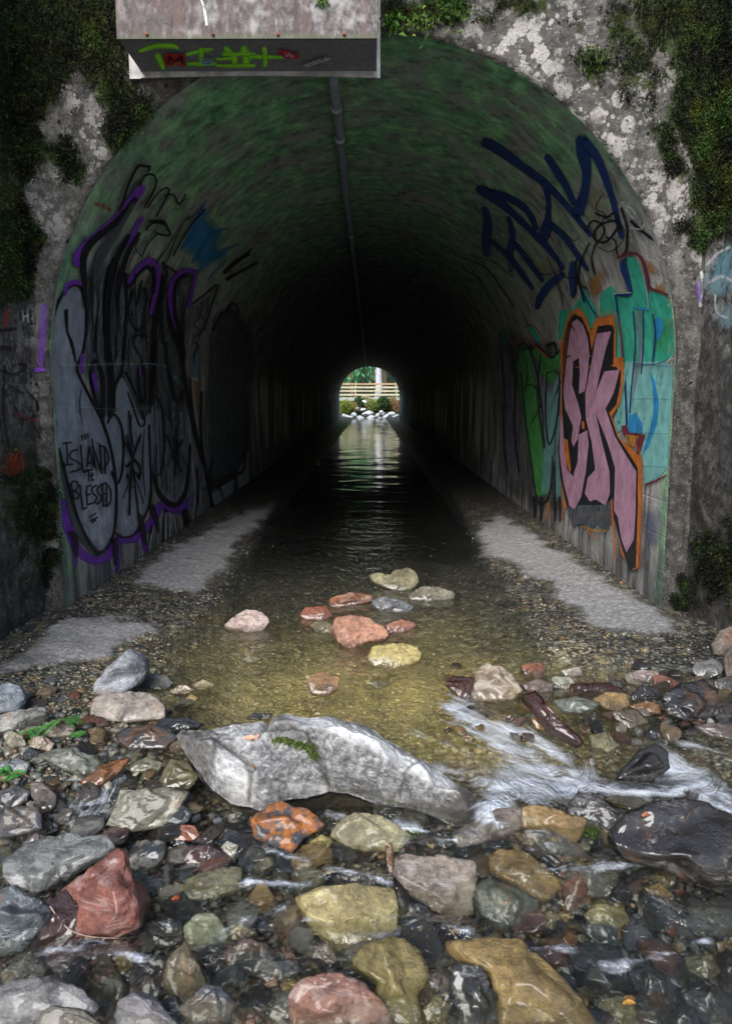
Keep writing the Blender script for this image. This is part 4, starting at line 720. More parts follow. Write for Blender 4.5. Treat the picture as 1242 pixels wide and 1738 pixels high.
p.fill(0, [(378, 500), (392, 440), (415, 424), (445, 450), (470, 520), (478, 600), (470, 700), (455, 790), (425, 805), (430, 700), (425, 620), (396, 640), (390, 760), (420, 850), (437, 920), (420, 1030), (396, 1076), (386, 1040), (396, 970), (355, 880), (346, 790), (360, 650)], step=16)
p.fill(0, [(342, 905), (350, 1080), (365, 1190), (395, 1225), (418, 1150), (424, 1012), (468, 990), (474, 1060), (460, 1200), (436, 1330), (402, 1392), (376, 1372), (345, 1250), (326, 1100), (330, 960)], step=16)
p.fill(0, [(515, 498), (590, 486), (560, 580), (532, 700), (510, 800), (555, 690), (632, 682), (602, 800), (560, 880), (608, 1020), (660, 1110), (716, 1200), (713, 1400), (704, 1545), (666, 1612), (640, 1540), (622, 1430), (604, 1400), (608, 1180), (570, 1050), (512, 905), (530, 1000), (580, 1200), (582, 1310), (560, 1372), (512, 1342), (480, 1352), (455, 1310), (470, 1232), (508, 1190), (490, 1050), (460, 930), (458, 800), (488, 650), (503, 560)], step=16)
p.fill(2, [(350, 1030), (368, 1040), (385, 1190), (378, 1210), (352, 1120)], step=16); p.fill(2, [(440, 940), (452, 950), (452, 985), (440, 980)], step=16)
for a, w in [([(590, 1350), (600, 1500), (612, 1640)], 14), ([(448, 1478), (500, 1500), (560, 1500)], 16), ([(470, 1500), (500, 1540)], 10)]: p.stroke(4 if w > 15 else 2, a, w, alpha=.8)
p.stroke(1, [(375, 470), (392, 462), (400, 480)], 7); p.stroke(1, [(358, 620), (380, 610)], 8)
for a, w in [([(380, 390), (360, 520), (345, 700)], 34), ([(520, 405), (600, 395), (630, 470), (640, 640)], 34), ([(660, 1040), (740, 1120), (745, 1400), (730, 1680)], 30)]: p.stroke(2, a, w, alpha=.3, soft=.95)
p.build(tunnel, 'pink letters SK outlined in black and orange on the right wall')
# ---- marks on the walls outside the mouth
p = Paint('graffiti', [PURPLE, BLACK, RED, WHITE], hit=face_hit, T=FULL, off=.012)
p.stroke(0, [(76, 518, 14), (73, 570, 20), (70, 622, 14)], alpha=.5, soft=.85); p.stroke(0, [(58, 628), (76, 627)], 8)
for a, w in [([(-5, 562), (22, 558)], 7), ([(-5, 590), (14, 592)], 10), ([(-5, 628), (20, 636), (38, 622), (26, 618)], 8), ([(2, 620), (0, 700), (10, 760)], 6), ([(40, 665), (62, 690), (48, 715), (70, 745)], 5), ([(10, 655), (34, 668)], 5), ([(20, 690), (30, 712), (60, 705)], 4)]: p.stroke(1, a, w, alpha=.75)
for a in ([(32, 528), (34, 545)], [(40, 526), (42, 548)], [(32, 538), (42, 536)], [(50, 524), (53, 547)]): p.stroke(3, a, 3, alpha=.6)
p.fill(2, [(-5, 770), (30, 755), (44, 790), (20, 812), (-5, 806)], alpha=.5, soft=16); p.fill(2, [(-5, 520), (12, 528), (10, 556), (-5, 560)], alpha=.6, soft=4); p.stroke(2, [(15, 700, 4), (60, 716, 6)], alpha=.4)
wm = p.build(None)
q = Paint('graffiti', [SKY, WHITE, PURPLE], hit=face_hit, T=FULL, off=.014)
for a in ([(1196, 470), (1210, 440), (1235, 415), (1260, 405), (1260, 500), (1225, 510), (1200, 500)], [(1180, 470), (1196, 462), (1200, 520), (1184, 530)], [(1215, 520), (1250, 510), (1255, 560), (1222, 560)]): q.fill(0, a, alpha=.55, soft=16)
for a, w in [([(1188, 462), (1192, 490), (1186, 520)], 7), ([(1205, 450), (1225, 430), (1245, 420)], 7), ([(1210, 480), (1230, 470), (1250, 478)], 8), ([(1220, 500), (1222, 530), (1240, 540)], 5)]: q.stroke(1, a, w, alpha=.5, soft=.7)
q.stroke(2, [(1182, 480, 6), (1184, 500, 9), (1190, 515, 5)], alpha=.4, soft=.8)
wq = q.build(None); wq['label'] = 'worn pale blue and white spray patch on the right side wall'; wq['category'] = 'graffiti'
wm['label'] = 'faded purple, black and red spray marks on the left side wall'; wm['category'] = 'graffiti'
# ---- duct underside: green spray and stickers
p = Paint('spray_tag', [LIME], hit=under_hit, T=U2, off=.002)
for a in ([(125, 228, 24), (190, 206, 34), (270, 204, 34), (298, 216, 20)], [(205, 245, 40), (222, 280, 44), (232, 306, 24)], [(335, 242, 24), (420, 222, 30), (450, 218, 20)], [(340, 284, 24), (400, 285, 28), (470, 284, 24)], [(400, 215, 30), (402, 250, 34), (400, 290, 26)], [(470, 262, 18), (540, 258, 22)], [(510, 212, 34), (545, 250, 44), (552, 290, 30)], [(590, 210, 44), (602, 250, 50), (604, 292, 44)], [(500, 238, 24), (640, 240, 26)], [(620, 250, 30), (690, 250, 28), (768, 252, 20)], [(682, 212, 30), (688, 250, 36), (686, 292, 26)], [(470, 288, 20), (540, 290, 24), (640, 288, 24)]): p.stroke(0, a, soft=.75)
p.build(box, None, bl)
def sticker(T, base, col, marks, label, k):
    mats = [m_paint('sticker_'+str(i), c, wear=.1) for i, c in enumerate([col]+[m_[0] for m_ in marks])]
    for m_, nm in zip(mats, ['sticker_paper']+['sticker_print']*9): m_.name = nm
    q = Paint('sticker', mats, hit=under_hit, T=T, off=.018); q.fill(0, base, step=6)
    for i, (c, kind, g) in enumerate(marks):
        for s_ in g:
            if kind == 'f': q.fill(i+1, s_, step=6)
            else: q.stroke(i+1, s_, kind, soft=.2)
    q.build(box, label, bl)
sticker(U2, [(236, 225), (328, 226), (330, 281), (238, 279)], (.42, .02, .02), [((.08, .005, .005), 'f', [[(250, 232), (262, 232), (284, 256), (306, 232), (320, 232), (322, 270), (308, 270), (308, 250), (286, 272), (264, 250), (262, 270), (248, 270)]]), ((.55, .38, .08), 4, [[(288, 262), (288, 277)], [(297, 264), (298, 276)], [(306, 262), (306, 274)], [(280, 268), (280, 277)]])], 'red square sticker with a dark zigzag mark', 0)
sticker(U2, [(398, 262), (410, 248), (448, 244), (456, 262), (440, 277), (404, 276)], (.25, .42, .5), [((.03, .06, .12), 5, [[(408, 268), (420, 256), (440, 252)], [(424, 270), (444, 262)]])], 'small pale blue sticker', 1)
sticker(U2, [(738, 212), (778, 208), (846, 236), (822, 250), (768, 242)], (.42, .02, .05), [((.6, .55, .55), 4, [[(775, 222), (790, 236)], [(790, 218), (806, 236)], [(778, 236), (812, 228)], [(800, 238), (816, 236)]])], 'red slanted sticker with a pale mark', 2)
sticker(U2, [(858, 276), (968, 236), (984, 246), (890, 288)], (.16, .16, .17), [((.6, .6, .58), 4, [[(862, 278), (900, 264), (936, 250)], [(870, 284), (930, 264), (980, 246)], [(880, 262), (884, 284)], [(904, 256), (908, 276)], [(956, 240), (962, 258)]]), ((.35, .32, .06), 6, [[(920, 262), (944, 254)]])], 'grey sticker with slanted pale lettering', 3)
p = Paint('spray_tag', [BLACK, WHITE], hit=front_hit, T=U2, off=.002)
for a, w in [([(150, 104), (178, 82), (200, 100), (218, 118)], 7), ([(170, 70), (190, 90)], 5), ([(225, 100), (262, 112), (270, 140), (250, 130)], 5), ([(205, 92), (240, 86)], 4), ([(150, 106), (170, 110)], 5)]: p.stroke(0, a, w, alpha=.5)
p.build(box, 'faint black scribble on the front of the duct', bl)
p = Paint('spray_tag', [BLACK, WHITE], hit=front_hit, T=U2, off=.002)
p.stroke(1, [(398, -10, 8), (412, 30, 10), (420, 70, 14), (426, 112, 12)], alpha=.95)
p.build(box, 'white streak running down the front of the duct', bl)
# ================================================================== STONES
def m_stone(name, kind):
    t = MT(name, .7, .45); oi = t.N.new('ShaderNodeObjectInfo'); col = oi.outputs['Color']; wet = oi.outputs['Alpha']; P = t.pos(); O = t.obj()
    n1 = t.noise(6, P, detail=8, rough=.68); n2 = t.noise(38, P, detail=7, rough=.72); nf = t.noise(150, P, detail=4, rough=.7)
    c = t.mix(t.mr(n1, .3, .7), t.mix(1, col, (.5, .48, .46), 'MULTIPLY'), t.mix(1, col, (1.45, 1.42, 1.35), 'MULTIPLY'))
    c = t.mix(t.math('MULTIPLY', t.mr(n2, .48, .64), .7), c, t.mix(1, col, (.42, .4, .4), 'MULTIPLY'))
    c = t.mix(t.math('MULTIPLY', t.mr(n2, .46, .34), .45), c, t.mix(1, col, (1.9, 1.88, 1.8), 'MULTIPLY'))
    hb = n2
    if kind == 'banded':
        w = t.noise(1, t.mapv(P, (9, 9, 34), rot=(.5, .9, .3)), detail=6, rough=.62, dist=.5)
        c = t.mix(t.math('MULTIPLY', t.mr(w, .5, .62), .75), c, t.mix(.5, (.26, .255, .25), t.mix(1, col, (1.7, 1.7, 1.7), 'MULTIPLY'))); c = t.mix(t.math('MULTIPLY', t.mr(w, .44, .34), .75), c, t.mix(1, col, (.38, .3, .3), 'MULTIPLY'))
        hb = t.math('ADD', n2, t.math('MULTIPLY', w, .8))
    if kind == 'rust':
        w = t.noise(16, P, detail=8, rough=.7); c = t.mix(t.mr(w, .44, .54), (.035, .04, .05), c)
    if kind == 'veined':
        w = t.noise(1, t.mapv(P, (6, 6, 22), rot=(.9, .3, .6)), detail=7, rough=.6, dist=1.2); r = t.math('ABSOLUTE', t.math('SUBTRACT', w, .5))
        c = t.mix(t.math('MULTIPLY', t.math('MULTIPLY', t.mr(r, .012, .002), .55), t.mr(n1, .45, .6)), c, (.5, .5, .5)); w2 = t.mr(t.noise(9, P, detail=5), .58, .64); c = t.mix(t.math('MULTIPLY', w2, .35), c, (.18, .08, .03))
    if kind == 'granite':
        a = t.sepc(t.attr('msk'))
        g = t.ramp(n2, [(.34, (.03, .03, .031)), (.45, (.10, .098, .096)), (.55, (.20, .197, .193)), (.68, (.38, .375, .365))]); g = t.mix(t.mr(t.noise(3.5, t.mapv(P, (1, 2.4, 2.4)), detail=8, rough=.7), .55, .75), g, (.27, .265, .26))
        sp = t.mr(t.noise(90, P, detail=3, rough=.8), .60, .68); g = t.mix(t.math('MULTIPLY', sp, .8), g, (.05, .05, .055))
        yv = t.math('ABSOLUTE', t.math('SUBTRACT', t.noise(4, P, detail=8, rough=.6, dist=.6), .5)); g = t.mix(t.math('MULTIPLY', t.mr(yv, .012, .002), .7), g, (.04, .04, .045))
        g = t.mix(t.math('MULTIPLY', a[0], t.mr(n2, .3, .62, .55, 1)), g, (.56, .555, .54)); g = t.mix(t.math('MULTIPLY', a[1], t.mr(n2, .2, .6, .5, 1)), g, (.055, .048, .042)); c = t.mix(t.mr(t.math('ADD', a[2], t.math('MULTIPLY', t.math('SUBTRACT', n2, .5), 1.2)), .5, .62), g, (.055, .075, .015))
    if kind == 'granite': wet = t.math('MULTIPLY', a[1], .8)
    if kind != 'granite':
        sw = t.noise(1, t.mapv(O, (14, 14, 70), rot=(.4, .7, 1.1)), detail=5, rough=.65, dist=.3); c = t.mix(t.math('MULTIPLY', t.mr(sw, .46, .36), .5), c, t.mix(1, c, (.45, .42, .4), 'MULTIPLY')); hb = t.math('ADD', hb, t.math('MULTIPLY', sw, .5))
    z = t.sep(P)[2]; y = t.sep(P)[1]
    # wet near the water line: the level drops from 0 to -0.2 m past the big boulder
    lvl = t.mr(y, -1.9, -2.75, 0, -.20)
    wl = t.mr(t.math('ADD', t.math('SUBTRACT', z, lvl), t.math('MULTIPLY', t.math('SUBTRACT', n1, .5), .10)), .05, .005)
    wf = t.math('MAXIMUM', wet, wl)
    c = t.mix(t.math('MULTIPLY', wf, .9), c, t.mix(1, c, (.50, .47, .42), 'MULTIPLY'))
    c2 = t.mix(t.math('MULTIPLY', t.mr(nf, .42, .62), .25), c, t.mix(1, c, (1.5, 1.5, 1.5), 'MULTIPLY'))
    h = t.math('ADD', t.math('MULTIPLY', hb, 1.1), t.math('MULTIPLY', nf, .35))
    t.b.inputs['Coat Roughness'].default_value = .10
    return t.set(color=c2, coat=t.math('MULTIPLY', wf, .65), rough=t.math('SUBTRACT', .78, t.math('MULTIPLY', wf, .5)), normal=t.bump(h, .014, .9))
SM = {k: m_stone('stone_'+k, k) for k in ('plain', 'banded', 'rust', 'veined', 'granite')}

def ico(n):
    import bmesh
    bm = bmesh.new(); bmesh.ops.create_icosphere(bm, subdivisions=n, radius=1)
    V = np.array([v.co[:] for v in bm.verts]); F = np.array([[v.index for v in f.verts] for f in bm.faces]); bm.free(); return V, F
ICO = {n: ico(n) for n in (1, 2, 4, 5, 6)}
def facet(Vd, r, k, lo=.34, hi=.72, wmin=.12):
    """depth of a chiselled solid along +w for unit directions"""
    w = np.abs(Vd[:, 2])**.5; out = w.copy()
    for _ in range(k):
        n = r.normal(size=3); n[2] = abs(n[2])+wmin; n /= np.linalg.norm(n); d = r.uniform(lo, hi)
        out = np.minimum(out, np.maximum((d-n[0]*Vd[:, 0]-n[1]*Vd[:, 1])/n[2], .30*w))
    return out
ALL_OUT = []
def ground(Y): return -.02-.20*sstep(-1.85, -2.8, Y)
CONV = {'A': (0, 1000, 2.003), 'B': (560, 920, 1.821), 'C': (0, 1340, 1.94), 'D': (600, 1330, 1.935), 'F': (0, 0, 1), 'E': (280, 1180, 2.141)}
def stone(T, pts, col, kind='plain', label='', wet=0., tau=38, sub=0., k=7, lift=0., sub_n=5):
    c = CONV[T]; pix = np.array([(c[0]+p[0]/c[2], c[1]+p[1]/c[2]) for p in pts]); ALL_OUT.append(pix)
    r = np.random.default_rng(int(pix.sum()*7) % 99991)
    i = np.argmax(pix[:, 1]); bx = pix[:, 0].mean(); by = pix[i, 1]
    Y = -2.; rr = ray(bx, by)
    for _ in range(12): g = max(ground(Y), float(bed_z(np.array(CAMP[0]+(Y-CAMP[1])/rr[1]*rr[0]), np.array(Y)))+.0)-sub+lift; t = (g-CAMP[2])/rr[2]; Y = CAMP[1]+t*rr[1]
    B = CAMP+t*rr; ta = math.radians(tau); U = np.array([0, math.sin(ta), math.cos(ta)]); N = np.array([0, -math.cos(ta), math.sin(ta)])
    rs = ray(pix[:, 0], pix[:, 1]); tt = ((B-CAMP)@N)/(rs@N); Q = CAMP+tt[:, None]*rs-B; a = Q[:, 0]; b = Q@U
    ca, cb = (a.min()+a.max())/2, (b.min()+b.max())/2; a = (a-ca)*1.07; b = (b-cb)*1.07
    # radial outline
    ph = np.linspace(-PI, PI, 361); rad = np.full(361, 1e-3); n = len(a)
    for j in range(n):
        x0, y0, x1, y1 = a[j], b[j], a[(j+1) % n], b[(j+1) % n]; dx, dy = x1-x0, y1-y0
        den = np.cos(ph)*dy-np.sin(ph)*dx; den = np.where(abs(den) < 1e-9, 1e-9, den)
        s = (x0*dy-y0*dx)/den; u = (x0*np.sin(ph)-y0*np.cos(ph))/den
        ok = (s > 0) & (u >= -1e-6) & (u <= 1+1e-6); rad = np.where(ok, np.maximum(rad, s), rad)
    rad = np.convolve(np.r_[rad[-4:-1], rad, rad[1:4]], [.0, .05, .2, .5, .2, .05, .0], 'valid')
    Vd, F = ICO[sub_n]; rho = np.hypot(Vd[:, 0], Vd[:, 1]); phv = np.arctan2(Vd[:, 1], Vd[:, 0]); rv = np.interp(phv, ph, rad)
    w = facet(Vd, r, k); sz = min(np.ptp(a), np.ptp(b)); big = math.sqrt(np.ptp(a)*np.ptp(b))
    th = np.where(Vd[:, 2] > 0, .36*sz*1.25, -.62*sz)
    rh = rho**.78*.97
    L = np.c_[rh*np.cos(phv)*rv, rh*np.sin(phv)*rv, w*th]
    p = L/big*2.2+r.uniform(0, 50, 3); dn = fbm(p, 4)*.035*big+np.abs(fbm(p*2.6+7, 4))*-.028*big+.012*big
    ax_ = r.normal(size=3); ax_ /= np.linalg.norm(ax_); q_ = (L/big)@ax_*r.uniform(3, 6)+fbm(L/big*1.7+5, 3)*.9; q_ = q_-np.floor(q_); dn = dn-.030*big*q_**4*r.uniform(.3, 1.2)
    nrm = L/np.maximum(np.linalg.norm(L/[1, 1, 1], axis=1), 1e-6)[:, None]; L = L+nrm*dn[:, None]
    W = L[:, :1]*[1, 0, 0]+L[:, 1:2]*U+L[:, 2:]*N
    cen = B+np.array([1, 0, 0])*ca+U*cb
    o = link('stone', mesh_np('stone', W, F, SM[kind]), None, label=label, category='stone', group='stones in the creek bed')
    g_ = sum(col)/3; col = tuple(c_*(.5 if g_ < .1 else 1) for c_ in col); m_ = (.5, .4) if (col[2] > .4*col[0] and col[0] > 1.3*col[1]) else (1.1, -.1); g_ = sum(col)/3; o.location = cen; o.color = (*[(c_*m_[0]+g_*m_[1])*.54 for c_ in col], max(wet, .45 if cen[1] < -1.9 else .1)); return o
HERO = []
def S(*a, **k):
    o = stone(*a, **k); q = ALL_OUT[-1]; HERO.append((q[:, 0].mean(), q[:, 1].mean(), o['label'])); return o
# --- stones standing in the still pool
S('B', [(122, 104), (150, 95), (178, 106), (205, 88), (235, 80), (262, 95), (272, 122), (262, 142), (238, 152), (215, 155), (190, 150), (165, 140), (130, 118)], (.27, .25, .16), 'plain', 'beige humped stone standing at the far end of the pool stones')
S('B', [(245, 165), (280, 140), (330, 138), (385, 158), (380, 176), (310, 186), (250, 180)], (.24, .23, .18), 'plain', 'flat grey-beige stone right of the beige humped stone in the pool')
S('B', [(0, 180), (15, 168), (60, 158), (130, 165), (132, 184), (60, 200), (0, 205)], (.26, .11, .055), 'banded', 'flat orange-brown stone left of the beige humped stone')
S('B', [(130, 180), (165, 170), (220, 180), (260, 203), (240, 220), (180, 220), (140, 205)], (.17, .18, .20), 'veined', 'blue-grey stone in front of the beige humped stone')
S('B', [(5, 275), (20, 245), (60, 236), (120, 240), (160, 260), (178, 285), (165, 305), (120, 308), (70, 332), (30, 318)], (.46, .25, .18), 'plain', 'salmon pink block of stone in the middle of the pool')
S('B', [(170, 258), (220, 240), (270, 260), (230, 280), (180, 284)], (.30, .14, .10), 'plain', 'small reddish stone right of the salmon pink block')
S('B', [(118, 360), (135, 325), (190, 313), (250, 318), (280, 340), (270, 372), (200, 392), (140, 386)], (.50, .42, .19), 'plain', 'rounded pale yellow stone in the pool')
S('A', [(1042, 318), (1060, 290), (1110, 285), (1150, 302), (1150, 340), (1110, 366), (1060, 360)], (.42, .26, .14), 'plain', 'round tan stone in the pool behind the big grey boulder')
S('B', [(100, 440), (150, 425), (188, 440), (150, 455)], (.36, .33, .18), 'plain', 'thin pale stone barely breaking the pool surface below the yellow stone', tau=60)
S('B', [(445, 440), (450, 402), (480, 380), (530, 388), (560, 410), (592, 460), (560, 490), (500, 496), (435, 490)], (.40, .33, .24), 'banded', 'cream and brown wedge of stone at the right side of the pool')
S('B', [(355, 440), (380, 418), (448, 420), (440, 488), (400, 482)], (.22, .055, .02), 'plain', 'wet red-brown stone against the left of the cream wedge', wet=.8)
S('B', [(590, 440), (640, 425), (690, 440), (685, 465), (620, 475)], (.30, .20, .16), 'plain', 'pinkish brown stone against the right of the cream wedge')
S('B', [(590, 382), (650, 372), (667, 395), (640, 420), (600, 412)], (.26, .11, .07), 'plain', 'red-brown stone behind the pinkish brown one right of the pool')
S('B', [(712, 398), (770, 385), (777, 410), (740, 426)], (.50, .47, .42), 'plain', 'small whitish stone among the red stones right of the pool')
S('B', [(740, 440), (850, 436), (905, 455), (880, 472), (780, 462)], (.13, .03, .025), 'plain', 'long dark red wet stone right of the pool', wet=.9, tau=55)
S('B', [(685, 420), (740, 418), (760, 440), (730, 462), (690, 450)], (.33, .33, .27), 'plain', 'grey-green stone in front of the small whitish one')
S('B', [(922, 405), (960, 395), (1010, 400), (1020, 420), (990, 435), (930, 426)], (.42, .29, .28), 'plain', 'long pale pink stone on the wet gravel right of the pool')
S('B', [(1000, 412), (1040, 415), (1078, 435), (1060, 452), (1000, 448)], (.26, .11, .08), 'plain', 'red-brown stone touching the long pale pink one')
S('B', [(1180, 312), (1200, 275), (1245, 262), (1250, 340), (1215, 352), (1185, 346)], (.20, .17, .15), 'veined', 'grey-brown rock by the foot of the right side wall')
S('B', [(1215, 352), (1245, 318), (1260, 360), (1250, 420), (1222, 420)], (.15, .12, .10), 'plain', 'brown rock in front of the grey-brown one at the right edge')
S('B', [(1115, 395), (1130, 370), (1180, 360), (1218, 388), (1200, 415), (1140, 426)], (.16, .165, .175), 'veined', 'dark grey rock below the right side wall')
S('B', [(1182, 430), (1240, 415), (1260, 470), (1190, 452)], (.11, .11, .11), 'plain', 'charcoal stone at the right edge behind the black slab', wet=.5)
S('B', [(810, 490), (850, 465), (910, 470), (922, 508), (880, 526), (840, 516)], (.31, .215, .10), 'plain', 'honey brown stone right of the dark red stone')
S('B', [(870, 524), (940, 520), (985, 558), (925, 576), (882, 548)], (.21, .17, .12), 'plain', 'grey-brown stone in front of the honey brown one', wet=.6)
S('B', [(920, 507), (980, 493), (1024, 505), (1020, 530), (960, 525)], (.36, .20, .09), 'banded', 'flat orange-tan stone left of the black slab', tau=55)
S('B', [(930, 470), (960, 445), (1020, 460), (1015, 490), (935, 492)], (.05, .045, .05), 'plain', 'dark stone behind the flat orange-tan one', wet=.7)
S('B', [(1020, 480), (1080, 440), (1150, 430), (1192, 460), (1182, 540), (1100, 560), (1040, 530)], (.026, .024, .026), 'veined', 'wet black slab at the right bank', wet=1, sub_n=5)
S('B', [(1160, 495), (1250, 498), (1260, 550), (1182, 532)], (.10, .07, .07), 'plain', 'purplish brown stone right of the black slab', wet=.8)
S('B', [(1125, 570), (1180, 560), (1250, 568), (1255, 614), (1180, 602)], (.19, .12, .11), 'banded', 'reddish grey flat stone near the rapids at the right edge', wet=.6, tau=55)
S('B', [(620, 550), (648, 530), (690, 540), (710, 570), (690, 586), (640, 580)], (.50, .29, .14), 'plain', 'rounded orange-tan stone beside the dark red sliver', wet=.4)
S('B', [(590, 480), (640, 470), (655, 500), (705, 558), (782, 618), (762, 630), (690, 588), (630, 520)], (.17, .03, .02), 'plain', 'long dark red sliver of rock pointing at the rapids', wet=.9, tau=50)
S('B', [(880, 735), (920, 680), (960, 640), (1000, 625), (1042, 650), (1048, 700), (990, 745)], (.055, .038, .028), 'plain', 'brown wet hump of rock standing in the rapids', wet=1, lift=.03)
S('B', [(690, 490), (760, 480), (830, 500), (800, 530), (720, 525)], (.22, .25, .22), 'plain', 'submerged grey-green stone beside the sliver', wet=.6, tau=58, sub=-.02)
S('B', [(800, 600), (850, 590), (890, 630), (860, 650), (810, 640)], (.26, .25, .15), 'plain', 'submerged olive stone left of the brown wet hump', wet=.6, tau=58, sub=-.01)
# --- right foreground
S('D', [(698, 98), (738, 25), (800, 50), (880, 112), (890, 150), (820, 162), (740, 132)], (.065, .058, .066), 'banded', 'dark purple-grey wedge between the rapids and the tan rocks', wet=.6, k=5, sub_n=5)
S('D', [(810, 52), (860, 40), (940, 48), (977, 70), (930, 97), (860, 74)], (.15, .13, .07), 'plain', 'small olive brown stone behind the big dark block')
S('D', [(846, 150), (900, 100), (990, 66), (1080, 54), (1170, 75), (1250, 135), (1262, 330), (1150, 330), (1060, 300), (1000, 275), (880, 245), (850, 195)], (.062, .040, .026), 'veined', 'big dark brown block with water running off it at the right edge', wet=1, k=2, lift=.07, tau=28, sub_n=5)
S('D', [(325, 168), (400, 120), (470, 85), (548, 76), (545, 150), (500, 172), (400, 202), (340, 216)], (.33, .24, .18), 'banded', 'jagged tan stone at the right tip of the big boulder', k=5, sub_n=5, lift=.02)
S('D', [(545, 84), (600, 70), (700, 98), (762, 115), (752, 172), (720, 200), (640, 155), (548, 150)], (.36, .25, .12), 'plain', 'golden tan stone left of the dark purple-grey wedge', lift=.02)
S('D', [(550, 155), (640, 155), (730, 202), (775, 240), (700, 262), (600, 242), (560, 205)], (.12, .12, .12), 'veined', 'dark stone with white veins below the golden tan one', wet=.8)
S('F', [(562, 1420), (582, 1392), (608, 1380), (640, 1385), (670, 1400), (700, 1420), (672, 1446), (600, 1442)], (.50, .46, .30), 'plain', 'pale cream-green stone just below the big boulder', lift=.02)
S('D', [(130, 300), (140, 245), (180, 232), (260, 245), (340, 243), (397, 260), (402, 330), (388, 385), (395, 430), (320, 442), (240, 402), (190, 368)], (.46, .34, .24), 'banded', 'broad pinkish cream stone in the middle foreground', k=4, sub_n=5, lift=.015)
S('D', [(103, 205), (125, 192), (134, 300), (112, 290)], (.28, .13, .06), 'plain', 'narrow orange-brown stone left of the broad cream one')
S('D', [(440, 242), (480, 220), (560, 225), (640, 290), (682, 340), (620, 392), (540, 342), (450, 292)], (.34, .235, .10), 'plain', 'ochre stone right of the broad cream one', wet=.7, tau=52, sub=-.03)
S('D', [(388, 362), (430, 322), (520, 340), (602, 400), (572, 466), (480, 472), (420, 432)], (.16, .18, .145), 'veined', 'grey-green stone below the ochre one', wet=.8, tau=55)
S('D', [(700, 282), (760, 268), (872, 300), (832, 372), (750, 372), (700, 332)], (.13, .13, .10), 'plain', 'olive grey stone under water right of the ochre one', wet=.8, tau=58, sub=-.01)
S('D', [(755, 432), (800, 395), (880, 410), (907, 450), (860, 482), (790, 472)], (.34, .31, .14), 'plain', 'yellow-olive stone in the dark water at lower right', wet=.6, tau=55)
S('D', [(598, 462), (640, 420), (685, 440), (650, 482)], (.36, .29, .15), 'plain', 'small tan stone left of the yellow-olive one', wet=.5)
S('D', [(685, 512), (700, 488), (735, 500), (730, 530), (700, 532)], (.40, .20, .05), 'plain', 'small orange stone below the yellow-olive one')
S('F', [(503, 1530), (540, 1512), (600, 1508), (668, 1510), (674, 1545), (670, 1580), (612, 1614), (560, 1610), (528, 1572)], (.47, .40, .20), 'plain', 'pale yellow square stone with water rippling over it', wet=.3, k=3, sub_n=5, tau=50)
S('D', [(300, 530), (420, 512), (520, 530), (600, 560), (650, 622), (730, 700), (790, 800), (480, 800), (470, 700), (440, 622), (340, 572)], (.34, .245, .10), 'plain', 'large ochre slab under shallow water at the bottom of the photo', wet=.4, k=3, sub_n=5, tau=60, sub=-.03)
S('D', [(0, 572), (60, 540), (160, 520), (222, 560), (242, 640), (205, 700), (235, 800), (100, 800), (60, 722), (80, 660), (0, 605)], (.29, .24, .10), 'plain', 'olive yellow slab left of the large ochre one', wet=.5, k=4, sub_n=5, tau=58)
S('D', [(163, 508), (220, 470), (267, 485), (264, 520), (200, 537)], (.46, .36, .12), 'plain', 'bright yellow stone above the olive yellow slab', wet=.4)
S('D', [(222, 742), (270, 700), (322, 730), (292, 782), (240, 788)], (.27, .24, .09), 'plain', 'small olive stone between the two bottom slabs', wet=.5)
S('D', [(243, 642), (292, 638), (302, 700), (260, 704)], (.22, .10, .05), 'rust', 'rusty brown stone between the two bottom slabs', wet=.5)
S('D', [(325, 592), (420, 600), (470, 700), (492, 800), (360, 800), (320, 700)], (.07, .075, .075), 'veined', 'dark slate between the two bottom slabs', wet=.9)
S('D', [(-60, 640), (0, 598), (60, 590), (90, 660), (60, 692), (-20, 690)], (.07, .07, .065), 'plain', 'dark lump left of the olive yellow slab', wet=.7)
S('F', [(490, 1692), (505, 1668), (545, 1654), (582, 1655), (620, 1672), (650, 1700), (668, 1745), (500, 1745)], (.38, .20, .15), 'banded', 'red and white striped stone at the bottom edge', k=5, sub_n=5, lift=.02)
S('D', [(1050, 422), (1120, 405), (1255, 415), (1258, 500), (1120, 502), (1060, 472)], (.10, .105, .095), 'plain', 'smooth dark grey stone under water at the right edge', wet=.9, tau=60)
S('D', [(948, 342), (1000, 328), (1047, 365), (990, 387)], (.30, .20, .06), 'plain', 'small ochre stone in front of the big dark block', wet=.6)
S('D', [(868, 345), (940, 310), (952, 350), (890, 374)], (.14, .025, .02), 'plain', 'dark red stone in front of the big dark block', wet=.9)
S('D', [(1088, 572), (1160, 560), (1204, 620), (1140, 652), (1092, 622)], (.15, .14, .07), 'plain', 'dull olive stone under the dark water at lower right', wet=.9, tau=60)
S('D', [(1190, 522), (1250, 515), (1255, 562), (1200, 562)], (.28, .20, .07), 'plain', 'ochre stone at the right edge in dark water', wet=.7)
S('D', [(700, 560), (760, 520), (870, 540), (884, 600), (800, 652), (722, 622)], (.035, .037, .042), 'plain', 'black rounded stone in the dark water at lower right', wet=1, tau=55)
S('D', [(168, 432), (180, 392), (240, 402), (262, 460), (222, 512), (160, 482)], (.06, .07, .085), 'plain', 'dark blue slate below the broad cream stone', wet=.9)
S('D', [(900, 620), (980, 600), (1060, 650), (1040, 720), (940, 730)], (.04, .04, .04), 'plain', 'black stone near the lower right corner', wet=1, tau=58)
S('D', [(1080, 690), (1180, 670), (1260, 700), (1255, 790), (1120, 780)], (.06, .045, .035), 'plain', 'dark brown stone at the lower right corner', wet=1, tau=55)
